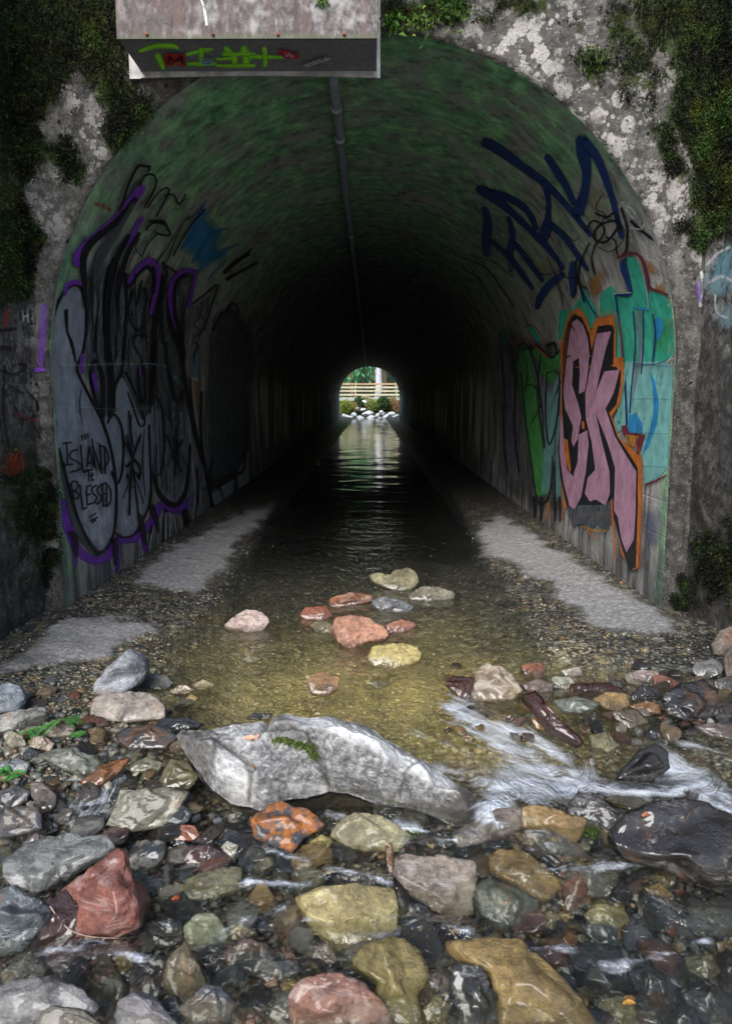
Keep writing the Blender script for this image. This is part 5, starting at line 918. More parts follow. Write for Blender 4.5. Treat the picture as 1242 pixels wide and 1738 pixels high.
S('D', [(800, 720), (880, 700), (930, 750), (900, 800), (810, 800)], (.16, .15, .08), 'plain', 'olive stone at the bottom edge right of the ochre slab', wet=.7, tau=55)
# --- middle and left foreground
S('C', [(830, 98), (880, 55), (930, 44), (1010, 65), (1072, 120), (1000, 162), (960, 207), (900, 182), (840, 160)], (.42, .155, .04), 'rust', 'black stone with bright orange rust below the big boulder', k=5, sub_n=5, lift=.03)
S('C', [(1020, 172), (1060, 148), (1097, 170), (1080, 202), (1040, 212)], (.55, .47, .19), 'plain', 'small bright yellow stone between the rusty and the cream-green stones')
S('C', [(558, 152), (590, 118), (640, 120), (657, 150), (640, 168), (580, 172)], (.45, .19, .12), 'plain', 'salmon red cobble left of the rusty orange stone')
S('C', [(728, 190), (750, 170), (787, 185), (770, 226), (750, 222)], (.48, .47, .42), 'plain', 'small whitish stone left of the rusty orange stone', lift=.01)
S('C', [(590, 242), (620, 190), (690, 180), (750, 220), (762, 240), (680, 263), (620, 266)], (.14, .05, .05), 'banded', 'dark red and white streaked stone below the salmon cobble', wet=.8)
S('C', [(205, 332), (300, 262), (392, 198), (412, 205), (440, 290), (472, 370), (466, 440), (400, 482), (320, 482), (262, 472), (240, 400)], (.33, .125, .095), 'banded', 'large red triangular rock with grey streaks at lower left', k=3, sub_n=5, lift=.04, tau=30)
S('C', [(108, 482), (150, 380), (220, 330), (262, 380), (272, 460), (250, 522), (170, 552), (110, 542)], (.11, .028, .018), 'plain', 'deep red wet rock left of the red triangular one', wet=.9, sub_n=5, lift=.02)
S('C', [(150, 560), (260, 510), (400, 500), (470, 520), (380, 575), (200, 610)], (.13, .025, .03), 'banded', 'flat crimson wet stone below the red triangular rock', wet=.9, tau=55)
S('C', [(20, 242), (90, 190), (160, 160), (260, 148), (350, 165), (377, 205), (300, 240), (220, 292), (140, 342), (60, 322), (22, 292)], (.23, .25, .25), 'banded', 'long blue-grey slab above the red triangular rock', k=4, sub_n=5, lift=.03, tau=50)
S('C', [(73, 182), (120, 145), (177, 165), (160, 202), (90, 212)], (.25, .21, .22), 'plain', 'purplish grey stone behind the long blue-grey slab')
S('C', [(-20, 120), (10, 80), (60, 55), (130, 60), (137, 130), (60, 152), (-20, 165)], (.19, .165, .14), 'rust', 'grey stone with brown underside at the left edge', lift=.02)
S('C', [(-30, 335), (50, 318), (100, 350), (177, 400), (162, 440), (80, 522), (-30, 560)], (.13, .155, .18), 'veined', 'blue-grey angular rock at the left edge', k=4, sub_n=5, lift=.03)
S('C', [(0, 602), (80, 560), (157, 590), (140, 622), (20, 648)], (.20, .19, .16), 'plain', 'flat grey-brown stone at the left edge', tau=55)
S('C', [(-30, 660), (50, 630), (110, 618), (180, 625), (270, 660), (322, 712), (260, 800), (-30, 800)], (.31, .31, .325), 'plain', 'large smooth light grey stone in the lower left corner', k=3, sub_n=5, lift=.03)
S('C', [(110, 800), (140, 730), (180, 713), (280, 730), (360, 800)], (.26, .24, .20), 'plain', 'grey-brown stone in front of the large light grey one', lift=.05)
S('C', [(383, 742), (400, 690), (450, 664), (510, 690), (610, 800), (385, 800)], (.33, .315, .35), 'plain', 'lilac grey stone at the bottom edge', k=4, sub_n=5, lift=.03)
S('C', [(533, 642), (560, 550), (610, 508), (650, 560), (682, 640), (640, 702), (590, 712)], (.19, .16, .10), 'veined', 'brown-grey upright stone left of the tan-brown one')
S('C', [(588, 722), (680, 640), (730, 650), (772, 700), (752, 762), (640, 780)], (.29, .215, .13), 'rust', 'tan-brown mottled stone near the bottom edge', lift=.02)
S('C', [(610, 452), (650, 410), (710, 410), (752, 480), (732, 530), (670, 542), (620, 512)], (.30, .32, .22), 'plain', 'pale green-grey cobble in the middle of the foreground', wet=.4)
S('C', [(663, 532), (700, 508), (742, 560), (722, 622), (670, 592)], (.055, .06, .06), 'plain', 'dark cobble below the pale green-grey one', wet=.8)
S('C', [(738, 542), (800, 490), (880, 510), (902, 560), (850, 612), (760, 622)], (.09, .10, .11), 'veined', 'slate blue stone right of the pale green-grey cobble', wet=.8)
S('C', [(748, 462), (790, 445), (852, 470), (800, 497), (750, 502)], (.44, .36, .22), 'plain', 'yellow-tan flake beside the pale green-grey cobble', wet=.3)
S('C', [(828, 612), (880, 570), (950, 560), (1004, 600), (900, 642)], (.09, .10, .115), 'plain', 'flat slate left of the pinkish tan cobble', wet=.8, tau=55)
S('C', [(1018, 562), (1040, 520), (1080, 513), (1112, 560), (1080, 592), (1040, 592)], (.38, .26, .21), 'plain', 'pinkish tan cobble left of the pale yellow square stone')
S('C', [(858, 642), (910, 618), (914, 645), (870, 662)], (.45, .24, .09), 'plain', 'small orange flake above the striped stone')
S('C', [(923, 642), (970, 630), (987, 650), (940, 687)], (.42, .31, .08), 'plain', 'mustard yellow cobble above the striped stone')
S('C', [(460, 312), (480, 294), (530, 294), (542, 330), (500, 356), (465, 342)], (.12, .13, .14), 'plain', 'round dark grey cobble right of the red triangular rock', wet=.5)
S('C', [(588, 362), (620, 300), (700, 268), (792, 258), (792, 330), (700, 362), (640, 367)], (.21, .20, .12), 'plain', 'olive stone under water right of the dark grey cobble', wet=.7, tau=58, sub=-.02)
S('C', [(488, 442), (540, 420), (600, 430), (612, 480), (560, 532), (500, 502)], (.035, .035, .042), 'veined', 'black stone right of the red triangular rock', wet=1)
S('C', [(328, 682), (370, 618), (404, 640), (404, 700), (340, 722)], (.18, .18, .14), 'plain', 'grey-olive stone above the lilac grey one')
S('C', [(378, 562), (430, 528), (443, 580), (400, 612)], (.26, .20, .07), 'plain', 'mustard brown stone below the crimson one')
S('C', [(560, 560), (530, 640), (470, 650), (440, 600), (480, 540)], (.05, .04, .045), 'plain', 'black stone left of the brown-grey upright one', wet=.9)
S('C', [(1080, 610), (1160, 585), (1240, 600), (1260, 650), (1180, 660), (1110, 650)], (.05, .05, .048), 'plain', 'black mossy stone behind the striped one', wet=.6)
S('A', [(375, 800), (400, 740), (425, 685), (470, 690), (560, 678), (642, 688), (600, 762), (560, 802), (460, 820)], (.28, .28, .22), 'veined', 'pale green-grey angular rock at the left foot of the big boulder', k=4, sub_n=5, lift=.02)
S('A', [(566, 792), (580, 745), (620, 733), (652, 760), (640, 792), (600, 805)], (.06, .075, .10), 'plain', 'round blue-black cobble at the left foot of the big boulder', wet=.6, lift=.03)
S('A', [(130, 566), (180, 550), (260, 543), (345, 588), (332, 616), (290, 642), (190, 600)], (.21, .23, .19), 'banded', 'flat grey-green slab below the fir sprig', k=4, tau=50, lift=.02)
S('A', [(270, 662), (350, 600), (442, 573), (405, 622), (330, 672)], (.36, .16, .06), 'plain', 'long orange-brown stone right of the grey-green slab', tau=52)
S('A', [(108, 540), (115, 505), (150, 498), (187, 525), (170, 552)], (.42, .34, .26), 'plain', 'pale tan cobble at the stem of the fir sprig', lift=.01)
S('A', [(18, 522), (40, 480), (80, 500), (92, 530), (50, 542)], (.38, .35, .28), 'plain', 'small pale stone left of the pale tan cobble', lift=.01)
S('A', [(78, 562), (100, 538), (142, 555), (132, 577)], (.05, .065, .10), 'plain', 'small dark blue stone below the pale tan cobble', wet=.5)
S('A', [(-20, 592), (60, 573), (102, 590), (92, 622), (-20, 625)], (.15, .17, .19), 'plain', 'blue-grey stone at the left edge above the small fir tuft', wet=.3)
S('A', [(318, 332), (370, 270), (420, 220), (460, 208), (495, 235), (500, 280), (472, 322), (420, 356), (340, 362)], (.27, .29, .33), 'veined', 'blue-grey and white rock leaning by the left gravel bar', k=5, sub_n=5, lift=.02, tau=30)
S('A', [(312, 402), (330, 365), (400, 353), (510, 354), (562, 400), (557, 440), (430, 452), (320, 447)], (.42, .38, .34), 'veined', 'whitish block below the blue-grey leaning rock', k=4, sub_n=5, lift=.015)
S('A', [(478, 330), (510, 291), (560, 295), (592, 320), (560, 343), (500, 347)], (.26, .27, .25), 'plain', 'grey stone right of the blue-grey leaning rock')
S('A', [(576, 342), (620, 325), (664, 340), (640, 356), (585, 357)], (.42, .29, .13), 'plain', 'flat tan stone at the pool edge left')
S('A', [(653, 326), (690, 307), (732, 325), (710, 341), (660, 341)], (.44, .40, .27), 'plain', 'pale cream stone at the pool edge left')
S('A', [(503, 457), (520, 420), (550, 416), (541, 450), (520, 471)], (.48, .35, .14), 'plain', 'small yellow-tan stone right of the whitish block')
S('A', [(628, 372), (650, 357), (677, 370), (660, 387)], (.48, .36, .12), 'plain', 'small golden stone at the pool edge left')
S('A', [(-20, 335), (30, 320), (75, 335), (87, 370), (62, 412), (-20, 425)], (.17, .20, .24), 'veined', 'blue-grey stone at the left edge by the concrete shelf', lift=.01)
S('A', [(-20, 435), (60, 415), (150, 403), (163, 430), (90, 462), (20, 482), (-20, 490)], (.36, .36, .34), 'veined', 'pale grey slab at the left edge above the fir sprig', k=4, tau=50, lift=.01)
S('A', [(766, 132), (800, 95), (840, 71), (890, 79), (914, 110), (897, 140), (840, 150), (790, 144)], (.50, .40, .37), 'veined', 'white and pink stone alone at the left of the pool', k=4)
S('A', [(1018, 86), (1040, 64), (1110, 57), (1127, 90), (1100, 109), (1040, 107)], (.28, .10, .065), 'plain', 'red stone behind the salmon pink block')
S('A', [(1055, 122), (1080, 108), (1127, 115), (1132, 150), (1080, 152)], (.26, .23, .13), 'plain', 'olive stone left of the salmon pink block', wet=.5)
S('A', [(818, 241), (850, 227), (890, 238), (860, 253)], (.46, .42, .30), 'plain', 'small pale stone in the shallow left side of the pool', tau=55)
S('A', [(530, 465), (560, 440), (650, 440), (692, 462), (640, 482), (550, 492)], (.055, .065, .085), 'plain', 'dark blue stone behind the left tip of the big boulder', wet=.5, tau=50)
S('A', [(400, 512), (420, 478), (520, 458), (602, 500), (560, 542), (440, 542)], (.17, .09, .045), 'rust', 'orange and brown wet stone left of the big boulder', wet=.8, tau=50)
S('A', [(545, 650), (580, 578), (642, 588), (674, 640), (642, 684), (560, 684)], (.13, .12, .06), 'plain', 'mossy olive stone against the left end of the big boulder', wet=.3)
S('A', [(433, 602), (500, 573), (552, 590), (542, 617), (450, 622)], (.32, .33, .23), 'plain', 'pale green flat stone left of the mossy olive one', wet=.4, tau=55)
S('A', [(838, 442), (860, 420), (922, 424), (912, 447)], (.06, .06, .065), 'plain', 'dark slate just behind the big boulder', wet=.5)
S('A', [(-20, 745), (0, 690), (60, 668), (104, 690), (92, 722), (40, 752)], (.10, .10, .11), 'plain', 'dark stone at the left edge below the small fir tuft', wet=.5, lift=.01)
S('A', [(108, 652), (150, 660), (192, 700), (190, 745), (150, 764), (110, 702)], (.18, .15, .13), 'veined', 'brown-grey stone left of the small chute', wet=.5)
S('A', [(150, 470), (205, 450), (260, 470), (240, 500), (170, 505)], (.14, .11, .08), 'plain', 'brown stone under the fir sprig', wet=.3)
S('E', [(1090, 500), (1140, 455), (1200, 430), (1240, 440), (1180, 500)], (.24, .17, .12), 'plain', 'brown stone under the right tip of the big boulder', wet=.4)

# --- the big boulder: facets laid out by control heights over a leaning plane
def boulder():
    out = [(38, 140), (60, 118), (150, 120), (230, 105), (340, 92), (365, 92), (395, 70), (440, 60), (490, 72), (530, 80), (590, 70), (650, 85), (740, 105), (800, 150), (880, 200), (960, 240), (1040, 300), (1100, 340), (1150, 370), (1188, 410), (1170, 440), (1100, 470), (1040, 470), (1000, 445), (900, 410), (760, 385), (660, 350), (600, 345), (550, 360), (430, 375), (350, 412), (300, 400), (240, 390), (170, 340), (110, 260), (60, 190)]
    inn = [(150, 165, .15), (195, 190, .19), (330, 292, .17), (175, 325, .07), (300, 375, .07), (235, 250, .17), (100, 200, .08), (95, 150, .08), (260, 150, .15), (355, 150, .15), (378, 175, .14), (400, 95, .15), (440, 90, .16), (410, 160, .16), (500, 125, .245), (470, 165, .19), (518, 175, .17), (540, 225, .14), (565, 285, .11),
           (640, 110, .23), (620, 150, .245), (640, 230, .19), (700, 300, .12), (780, 170, .215), (760, 200, .21), (820, 270, .155), (860, 340, .08), (920, 250, .18), (900, 285, .16), (980, 330, .13), (1060, 345, .135), (1100, 400, .09), (450, 210, .165), (480, 300, .12), (400, 320, .10), (345, 340, .08), (540, 335, .06), (420, 255, .17), (340, 240, .16)]
    c = CONV['E']; f = lambda p: (c[0]+p[0]/c[2], c[1]+p[1]/c[2])
    po = np.array([f(p) for p in out]); pi = np.array([f(p) for p in inn]); ALL_OUT.append(po)
    rr = ray(560, 1388); t = (-.075-CAMP[2])/rr[2]; B = CAMP+t*rr; ta = math.radians(47); U = np.array([0, math.sin(ta), math.cos(ta)]); N = np.array([0, -math.cos(ta), math.sin(ta)])
    def onp(q): rs = ray(q[:, 0], q[:, 1]); tt = ((B-CAMP)@N)/(rs@N); Q = CAMP+tt[:, None]*rs-B; return np.c_[Q[:, 0], Q@U]
    def onh(q, h): rs = ray(q[:, 0], q[:, 1]); tt = ((B-CAMP)@N+h)/(rs@N); Q = CAMP+tt[:, None]*rs-B; return np.c_[Q[:, 0], Q@U]
    O2, I2 = onh(po, .018), onh(pi, np.array([p_[2] for p_ in inn])*.9); H = np.r_[np.full(len(out), .018), [p[2] for p in inn]]
    C2 = np.r_[O2, I2]; r = delaunay_2d_cdt([Vector(p) for p in C2], [], [list(range(len(out)))], 1, 1e-5)
    q = np.array([(v.x, v.y) for v in r[0]]); hv = np.array([H[np.argmin(((C2-p)**2).sum(1))] for p in q]); tri = np.array(r[2])
    gx, gy = np.meshgrid(np.arange(q[:, 0].min(), q[:, 0].max(), .0065), np.arange(q[:, 1].min(), q[:, 1].max(), .0065)); G = np.c_[gx.ravel(), gy.ravel()]
    bo = dens([tuple(p) for p in O2], .008); ins = inpoly(G[:, 0], G[:, 1], [tuple(p) for p in O2]); dd, _ = dseg(G[:, 0], G[:, 1], bo+[bo[0]]); G = G[ins & (dd > .004)]
    A = np.r_[np.array(bo), G]; nb = len(bo)
    def hs(A):
        h = np.zeros(len(A))
        for a, b_, c_ in tri:
            p0, p1, p2 = q[a], q[b_], q[c_]; den = (p1[1]-p2[1])*(p0[0]-p2[0])+(p2[0]-p1[0])*(p0[1]-p2[1])
            if abs(den) < 1e-12: continue
            l0 = ((p1[1]-p2[1])*(A[:, 0]-p2[0])+(p2[0]-p1[0])*(A[:, 1]-p2[1]))/den; l1 = ((p2[1]-p0[1])*(A[:, 0]-p2[0])+(p0[0]-p2[0])*(A[:, 1]-p2[1]))/den; l2 = 1-l0-l1
            m = (l0 > -1e-4) & (l1 > -1e-4) & (l2 > -1e-4); h = np.where(m, np.maximum(h, l0*hv[a]+l1*hv[b_]+l2*hv[c_]), h)
        return h
    j = np.stack([fbm(np.c_[A*9, A[:, 0]*0], 3), fbm(np.c_[A*9+4, A[:, 0]*0], 3)], 1)*.010
    h = hs(A+j)*.9
    dB, _ = dseg(A[:, 0], A[:, 1], bo+[bo[0]]); h = np.maximum(h, .01); h *= np.clip((dB/.035), 0, 1)**.5*.75+.25
    def pline(pts): return [tuple(p) for p in onp(np.array([f(p) for p in pts]))]
    cr1, _ = dseg(A[:, 0]+j[:, 0], A[:, 1]+j[:, 1], pline([(372, 90), (370, 150), (410, 160), (470, 175), (520, 195), (545, 240), (575, 300), (600, 345)]))
    cr2, _ = dseg(A[:, 0]+j[:, 0], A[:, 1]+j[:, 1], pline([(925, 262), (895, 290), (870, 325), (855, 375)]))
    cr3, _ = dseg(A[:, 0]+j[:, 0], A[:, 1]+j[:, 1], pline([(195, 190), (260, 240), (330, 300), (310, 400)]))
    cr4, _ = dseg(A[:, 0]+j[:, 0], A[:, 1]+j[:, 1], pline([(430, 375), (460, 330), (500, 290), (540, 250)]))
    h -= .030*np.exp(-(cr1/.010)**2)+.016*np.exp(-(cr2/.007)**2)+.018*np.exp(-(cr3/.009)**2)+.010*np.exp(-(cr4/.007)**2)
    fr_ = A@np.array([.94, .34]); q_ = fr_*9+fbm(np.c_[A*5, A[:, 0]*0+8], 4)*1.3; q_ = q_-np.floor(q_); h -= .012*q_**5
    fr_ = A@np.array([.3, -.95]); q_ = fr_*13+fbm(np.c_[A*6, A[:, 0]*0+2], 4)*1.2; q_ = q_-np.floor(q_); h -= .010*q_**5
    h += fbm(np.c_[A*7, A[:, 0]*0], 5)*.010+fbm(np.c_[A[:, 0]*26, A[:, 1]*40, A[:, 0]*0], 4)*.0055-np.abs(fbm(np.c_[A*17, A[:, 0]*0+3], 4))*.008
    pt = [Vector((float(a), float(b))) for a, b in A]; r2 = delaunay_2d_cdt(pt, [], [list(range(nb))], 1, 1e-6)
    V2 = np.array([(v.x, v.y) for v in r2[0]]); assert len(V2) == len(A); F = [tuple(f_) for f_ in r2[2]]
    front = B+A[:, :1]*[1, 0, 0]+A[:, 1:2]*U+h[:, None]*N
    # sides and back: rings shrinking behind the plane
    rings = [front]; ctr = np.array(bo).mean(0); base = len(front); b3 = np.arange(nb); prev = b3; extra = []
    for dpt, s in ((-.05, 1.0), (-.14, .95), (-.24, .82), (-.32, .5)):
        rr_ = (np.array(bo)-ctr)*s+ctr; W = B+rr_[:, :1]*[1, 0, 0]+rr_[:, 1:2]*U+dpt*N; W = W+fbm(W*9, 3)[:, None]*.012; extra.append(W)
    V = np.concatenate([front]+extra)
    for k in range(4):
        cur = base+k*nb+b3; F += [(int(prev[i]), int(cur[i]), int(cur[(i+1) % nb]), int(prev[(i+1) % nb])) for i in range(nb)]; prev = cur
    F.append(tuple(int(i) for i in prev[::-1]))
    px_, py_ = proj(V); ex = (px_-c[0])*c[2]; ey = (py_-c[1])*c[2]
    jj = fbm(V*7, 4)*18
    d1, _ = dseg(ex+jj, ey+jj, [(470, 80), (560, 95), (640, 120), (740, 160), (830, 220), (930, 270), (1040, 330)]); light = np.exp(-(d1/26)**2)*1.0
    d2, _ = dseg(ex+jj, ey+jj, [(230, 260), (290, 330), (270, 370)]); light = np.maximum(light, .75*np.exp(-(d2/45)**2)); d2, _ = dseg(ex+jj, ey+jj, [(270, 130), (360, 120)]); light = np.maximum(light, .5*np.exp(-(d2/50)**2)); d2, _ = dseg(ex+jj, ey+jj, [(470, 345), (590, 335)]); light = np.maximum(light, .6*np.exp(-(d2/18)**2))  # left facets that catch the light painted paler
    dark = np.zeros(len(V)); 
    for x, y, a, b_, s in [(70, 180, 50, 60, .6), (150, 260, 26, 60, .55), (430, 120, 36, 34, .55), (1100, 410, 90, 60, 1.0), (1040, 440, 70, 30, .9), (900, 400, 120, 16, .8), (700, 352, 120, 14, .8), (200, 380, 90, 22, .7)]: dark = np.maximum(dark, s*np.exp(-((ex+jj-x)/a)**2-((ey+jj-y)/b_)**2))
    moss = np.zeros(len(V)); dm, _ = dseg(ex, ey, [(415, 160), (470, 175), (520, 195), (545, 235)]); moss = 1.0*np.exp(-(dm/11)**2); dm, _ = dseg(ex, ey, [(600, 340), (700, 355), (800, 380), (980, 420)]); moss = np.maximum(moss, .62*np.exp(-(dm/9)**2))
    fa = inpoly(ex+jj*.5, ey+jj*.5, [(150, 120), (195, 190), (165, 340), (175, 400), (110, 300), (40, 180), (40, 130)]); dark = np.maximum(dark, .42*fa); fa = inpoly(ex+jj*.5, ey+jj*.5, [(365, 92), (400, 70), (450, 80), (520, 170), (470, 170), (372, 170)]); dark = np.maximum(dark, .35*fa)  # facets turned away painted darker, standing in for shade
    dark[:len(A)] = np.maximum(dark[:len(A)], .75*np.exp(-(cr3/.007)**2)+ .9*np.exp(-(cr1/.006)**2)+.8*np.exp(-(cr2/.004)**2)+.5*np.exp(-(cr4/.003)**2))  # shade in the cracks painted into the colour
    ctr3 = V.mean(0)
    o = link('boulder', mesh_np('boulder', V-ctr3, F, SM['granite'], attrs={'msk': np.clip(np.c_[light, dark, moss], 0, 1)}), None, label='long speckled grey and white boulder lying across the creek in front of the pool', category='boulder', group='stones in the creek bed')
    o.location = ctr3; o.color = (.4, .4, .4, 0); return front
BF = boulder()

# --- smaller stones between them: shared shapes, each stone its own object
VAR = []
for k in range(16):
    r = np.random.default_rng(100+k); Vd, F = ICO[4]; Q = Vd.copy()
    for _ in range(11):
        n = r.normal(size=3); n /= np.linalg.norm(n); d = r.uniform(.5, .82); s = Q@n; Q = np.where((s > d)[:, None], Q-(s-d)[:, None]*n, Q)
    Q *= [1, r.uniform(.65, .95), r.uniform(.42, .7)]; Q += (Q/np.linalg.norm(Q, axis=1)[:, None])*(fbm(Vd*2+k*5, 4)*.07)[:, None]
    VAR.append(Q/np.abs(Q).max())
PAL = [('dark slate', (.055, .06, .068), .7), ('black', (.028, .028, .032), .9), ('blue-grey', (.14, .165, .19), .4), ('grey', (.22, .22, .21), .3), ('olive', (.20, .19, .11), .5), ('ochre', (.34, .235, .10), .5), ('tan', (.38, .29, .19), .3), ('red-brown', (.19, .075, .045), .6), ('pale', (.44, .42, .37), .2), ('brown', (.13, .095, .065), .6), ('grey-green', (.19, .21, .16), .5), ('pinkish', (.34, .22, .19), .3)]
KIND = ['plain', 'veined', 'banded', 'plain', 'rust']
VM = {}
def free(x, y):
    return not any(inpoly(np.array(x), np.array(y), [tuple(q) for q in o]) for o in ALL_OUT)
cand = []; tries = 0; r = np.random.default_rng(21)
while len(cand) < 186 and tries < 9000:
    tries += 1
    if r.random() < .72: x, y = r.uniform(-10, 1250), r.uniform(1395, 1735)
    elif r.random() < .6: x, y = r.uniform(-10, 330), r.uniform(1150, 1400)
    else: x, y = r.uniform(760, 1240), r.uniform(1130, 1260)
    s = r.uniform(15, 36)*(.55+.45*(y-1100)/640)*(1.4 if y > 1400 else .85)
    if not free(x, y) or any(math.hypot(x-a, (y-b)*1.2) < (s+c_)*.66 for a, b, c_ in cand): continue
    cand.append((x, y, s))
import re
USED = set()
def area(x, y):
    if y < 1260 and x > 700: return 'on the right bank of the pool'
    if y < 1400: return 'on the left bank beside the big boulder'
    v = 'bottom edge' if y > 1600 else 'middle of the foreground'
    return ('near the left part of the ' if x < 420 else 'near the centre of the ' if x < 820 else 'near the right part of the ')+v
for x, y, s in cand:
    if x > 820 and y > 1450: pi_ = r.choice([0, 1, 1, 0, 9, 4, 7, 2])
    elif x < 420 and y > 1400: pi_ = r.choice([0, 2, 3, 9, 7, 6, 8, 1, 4])
    elif y < 1260: pi_ = r.choice([3, 6, 7, 11, 9, 8, 5, 0])
    else: pi_ = r.choice([0, 3, 4, 5, 6, 8, 10, 1, 9, 2])
    nm, col, wet = PAL[pi_]; k = int(r.integers(16)); kd = KIND[int(r.integers(5))]
    if (k, kd) not in VM: VM[(k, kd)] = mesh_np('small_stone', VAR[k], ICO[4][1], SM[kd])
    Y = -2.; rr = ray(x, y)
    for _ in range(10): g = max(ground(Y), float(bed_z(np.array(CAMP[0]+(Y-CAMP[1])/rr[1]*rr[0]), np.array(Y)))); t = (g-CAMP[2])/rr[2]; Y = CAMP[1]+t*rr[1]
    p = CAMP+t*rr; R = s*t/FPX*1.15; o = link('stone', VM[(k, kd)], None, category='stone', group='small stones between the larger ones')
    hs_ = sorted(HERO+[(560, 1310, 'big boulder')], key=lambda h: math.hypot(h[0]-x, h[1]-y))
    for hx, hy, hl in hs_:
        sh = re.split(r' (?:in|at|by|below|above|right|left|behind|beside|between|under|alone|leaning|lying|standing|pointing|barely|against|touching|along|near|with|next|on|among|just) ', hl)[0]
        dr = ('left of' if x < hx else 'right of') if abs(x-hx) > abs(y-hy)*1.3 else ('above' if y < hy else 'below')
        lb = '%s %s stone %s the %s' % ('bigger' if s > 24 else 'small' if s > 15 else 'tiny', nm, dr, sh)
        if lb not in USED and len(lb.split()) <= 15: break
    USED.add(lb); o['label'] = lb
    o.scale = (R, R, R); o.location = (p[0], p[1], g+R*.05); o.rotation_euler = (r.uniform(-.5, .5), r.uniform(-.5, .5), r.uniform(0, 6.3)); q_ = r.uniform(.38, .72)*(.6 if sum(col) < .3 else 1); o.color = (*[c_*q_ for c_ in col], wet)

# --- gravel: uncountable pebbles over the bed
def m_peb():
    t = MT('pebbles', .5, .45); c = t.attr('col', 0); n = t.noise(90); return t.set(color=t.mix(t.mr(n, .3, .7), t.mix(1, c, (.6, .6, .6), 'MULTIPLY'), c), normal=t.bump(n, .004), rough=t.mr(n, .3, .7, .3, .6))
def rubble():
    r = np.random.default_rng(31); Vd, F = ICO[2]; N = 2600; x = r.uniform(-10, 1252, N); y = np.where(r.random(N) < .72, r.uniform(1385, 1745, N), r.uniform(1140, 1400, N))
    ok = (y > 1385) | (x < 300) | ((x > 860) & (y < 1230)); x, y = x[ok], y[ok]; n = len(x); rs = ray(x, y); Y = np.full(n, -2.); X = np.zeros(n)
    for _ in range(12): g = np.maximum(ground(Y), bed_z(X, Y))-.01; t = (g-CAMP[2])/rs[:, 2]; X = CAMP[0]+t*rs[:, 0]; Y = CAMP[1]+t*rs[:, 1]
    sz = r.uniform(.009, .026, n); Q = np.repeat(Vd[None], n, 0)
    for _ in range(8):
        nn = r.normal(size=(n, 3)); nn /= np.linalg.norm(nn, axis=1)[:, None]; d = r.uniform(.4, .75, n); s_ = np.einsum('nij,nj->ni', Q, nn); Q = Q-np.maximum(s_-d[:, None], 0)[..., None]*nn[:, None]
    Q = Q*(r.uniform(.6, 1.3, (n, 1, 3))*[1, .9, .6])*sz[:, None, None]; a = r.uniform(0, 6.28, n); b = r.uniform(-.6, .6, n)
    x1 = Q[..., 0]*np.cos(b)[:, None]-Q[..., 2]*np.sin(b)[:, None]; z1 = Q[..., 0]*np.sin(b)[:, None]+Q[..., 2]*np.cos(b)[:, None]; c_, s_ = np.cos(a)[:, None], np.sin(a)[:, None]
    V = np.stack([x1*c_-Q[..., 1]*s_+X[:, None], x1*s_+Q[..., 1]*c_+Y[:, None], z1+(g+sz*.3)[:, None]], -1).reshape(-1, 3)
    pal = np.array([(.03, .03, .034), (.06, .065, .07), (.09, .09, .085), (.14, .13, .10), (.22, .15, .06), (.12, .045, .028), (.26, .24, .19), (.075, .06, .04), (.33, .32, .29), (.10, .12, .10)]); pr = np.array([.16, .18, .16, .1, .08, .07, .06, .1, .03, .06]); col = pal[r.choice(10, n, p=pr/pr.sum())]*r.uniform(.6, 1.1, (n, 1))
    me = mesh_np('rubble', V, (F[None]+np.arange(n)[:, None, None]*len(Vd)).reshape(-1, 3), m_peb(), smooth=False, attrs={'col': np.repeat(col, len(Vd), 0)})
    link('rubble', me, None, kind='stuff', label='dark angular stone chips packed between the larger creek stones', category='rubble')
rubble()
r = np.random.default_rng(5); Vd, F = ICO[1]; N_ = 26000
px = r.uniform(-20, 1262, N_); py = 900+(1740-900)*r.random(N_)**.75; keep = np.ones(N_, bool)
rs = ray(px, py); Y = np.full(N_, -2.); X = np.zeros(N_)
for _ in range(14): g = bed_z(X, Y); t = (g-CAMP[2])/rs[:, 2]; X = CAMP[0]+t*rs[:, 0]; Y = CAMP[1]+t*rs[:, 1]
for pl in PALE: keep &= ~(inpoly(px, py, pl) & (r.random(N_) < .93))
keep &= (np.abs(X) < 1.93) & (Y < 4); keep &= ~((blobs(px, py, [(640, 1190, 330, 75, 1), (760, 1270, 260, 70, 1), (430, 1130, 140, 60, .7), (650, 1090, 200, 70, .7)]) > .4) & (r.random(N_) < .45))
X, Y, px, py = X[keep], Y[keep], px[keep], py[keep]; n = len(X)
sz = np.exp(r.normal(np.log(.0075), .45, n))*np.where(Y < -1.6, 1.7, 1.); sz = np.clip(sz, .004, .034); Z = bed_z(X, Y)+sz*.25
pal = np.array([(.03, .03, .034), (.06, .06, .06), (.10, .105, .10), (.17, .16, .13), (.24, .19, .10), (.16, .07, .04), (.34, .31, .25), (.10, .08, .05), (.46, .44, .41), (.14, .16, .13), (.2, .15, .08)])
pr = np.array([.13, .16, .16, .12, .09, .07, .06, .09, .02, .06, .04]); ci = r.choice(len(pal), n, p=pr/pr.sum()); col = pal[ci]*r.uniform(.4, .9, (n, 1))
yl = blobs(px, py, [(640, 1190, 330, 75, .8), (760, 1270, 260, 70, .8), (430, 1130, 140, 60, .4)]); col = col*(1+yl[:, None]*1.2); col = col*(1-yl[:, None]*.6)+np.array([.60, .47, .18])*yl[:, None]*.6*r.uniform(.5, 1.4, (n, 1))
sc = r.uniform(.6, 1.15, (n, 1, 3))*[1, 1, .6]; a = r.uniform(0, 6.28, n); base = Vd[None]*(1+r.uniform(-.22, .22, (n, len(Vd), 1)))*sc*sz[:, None, None]
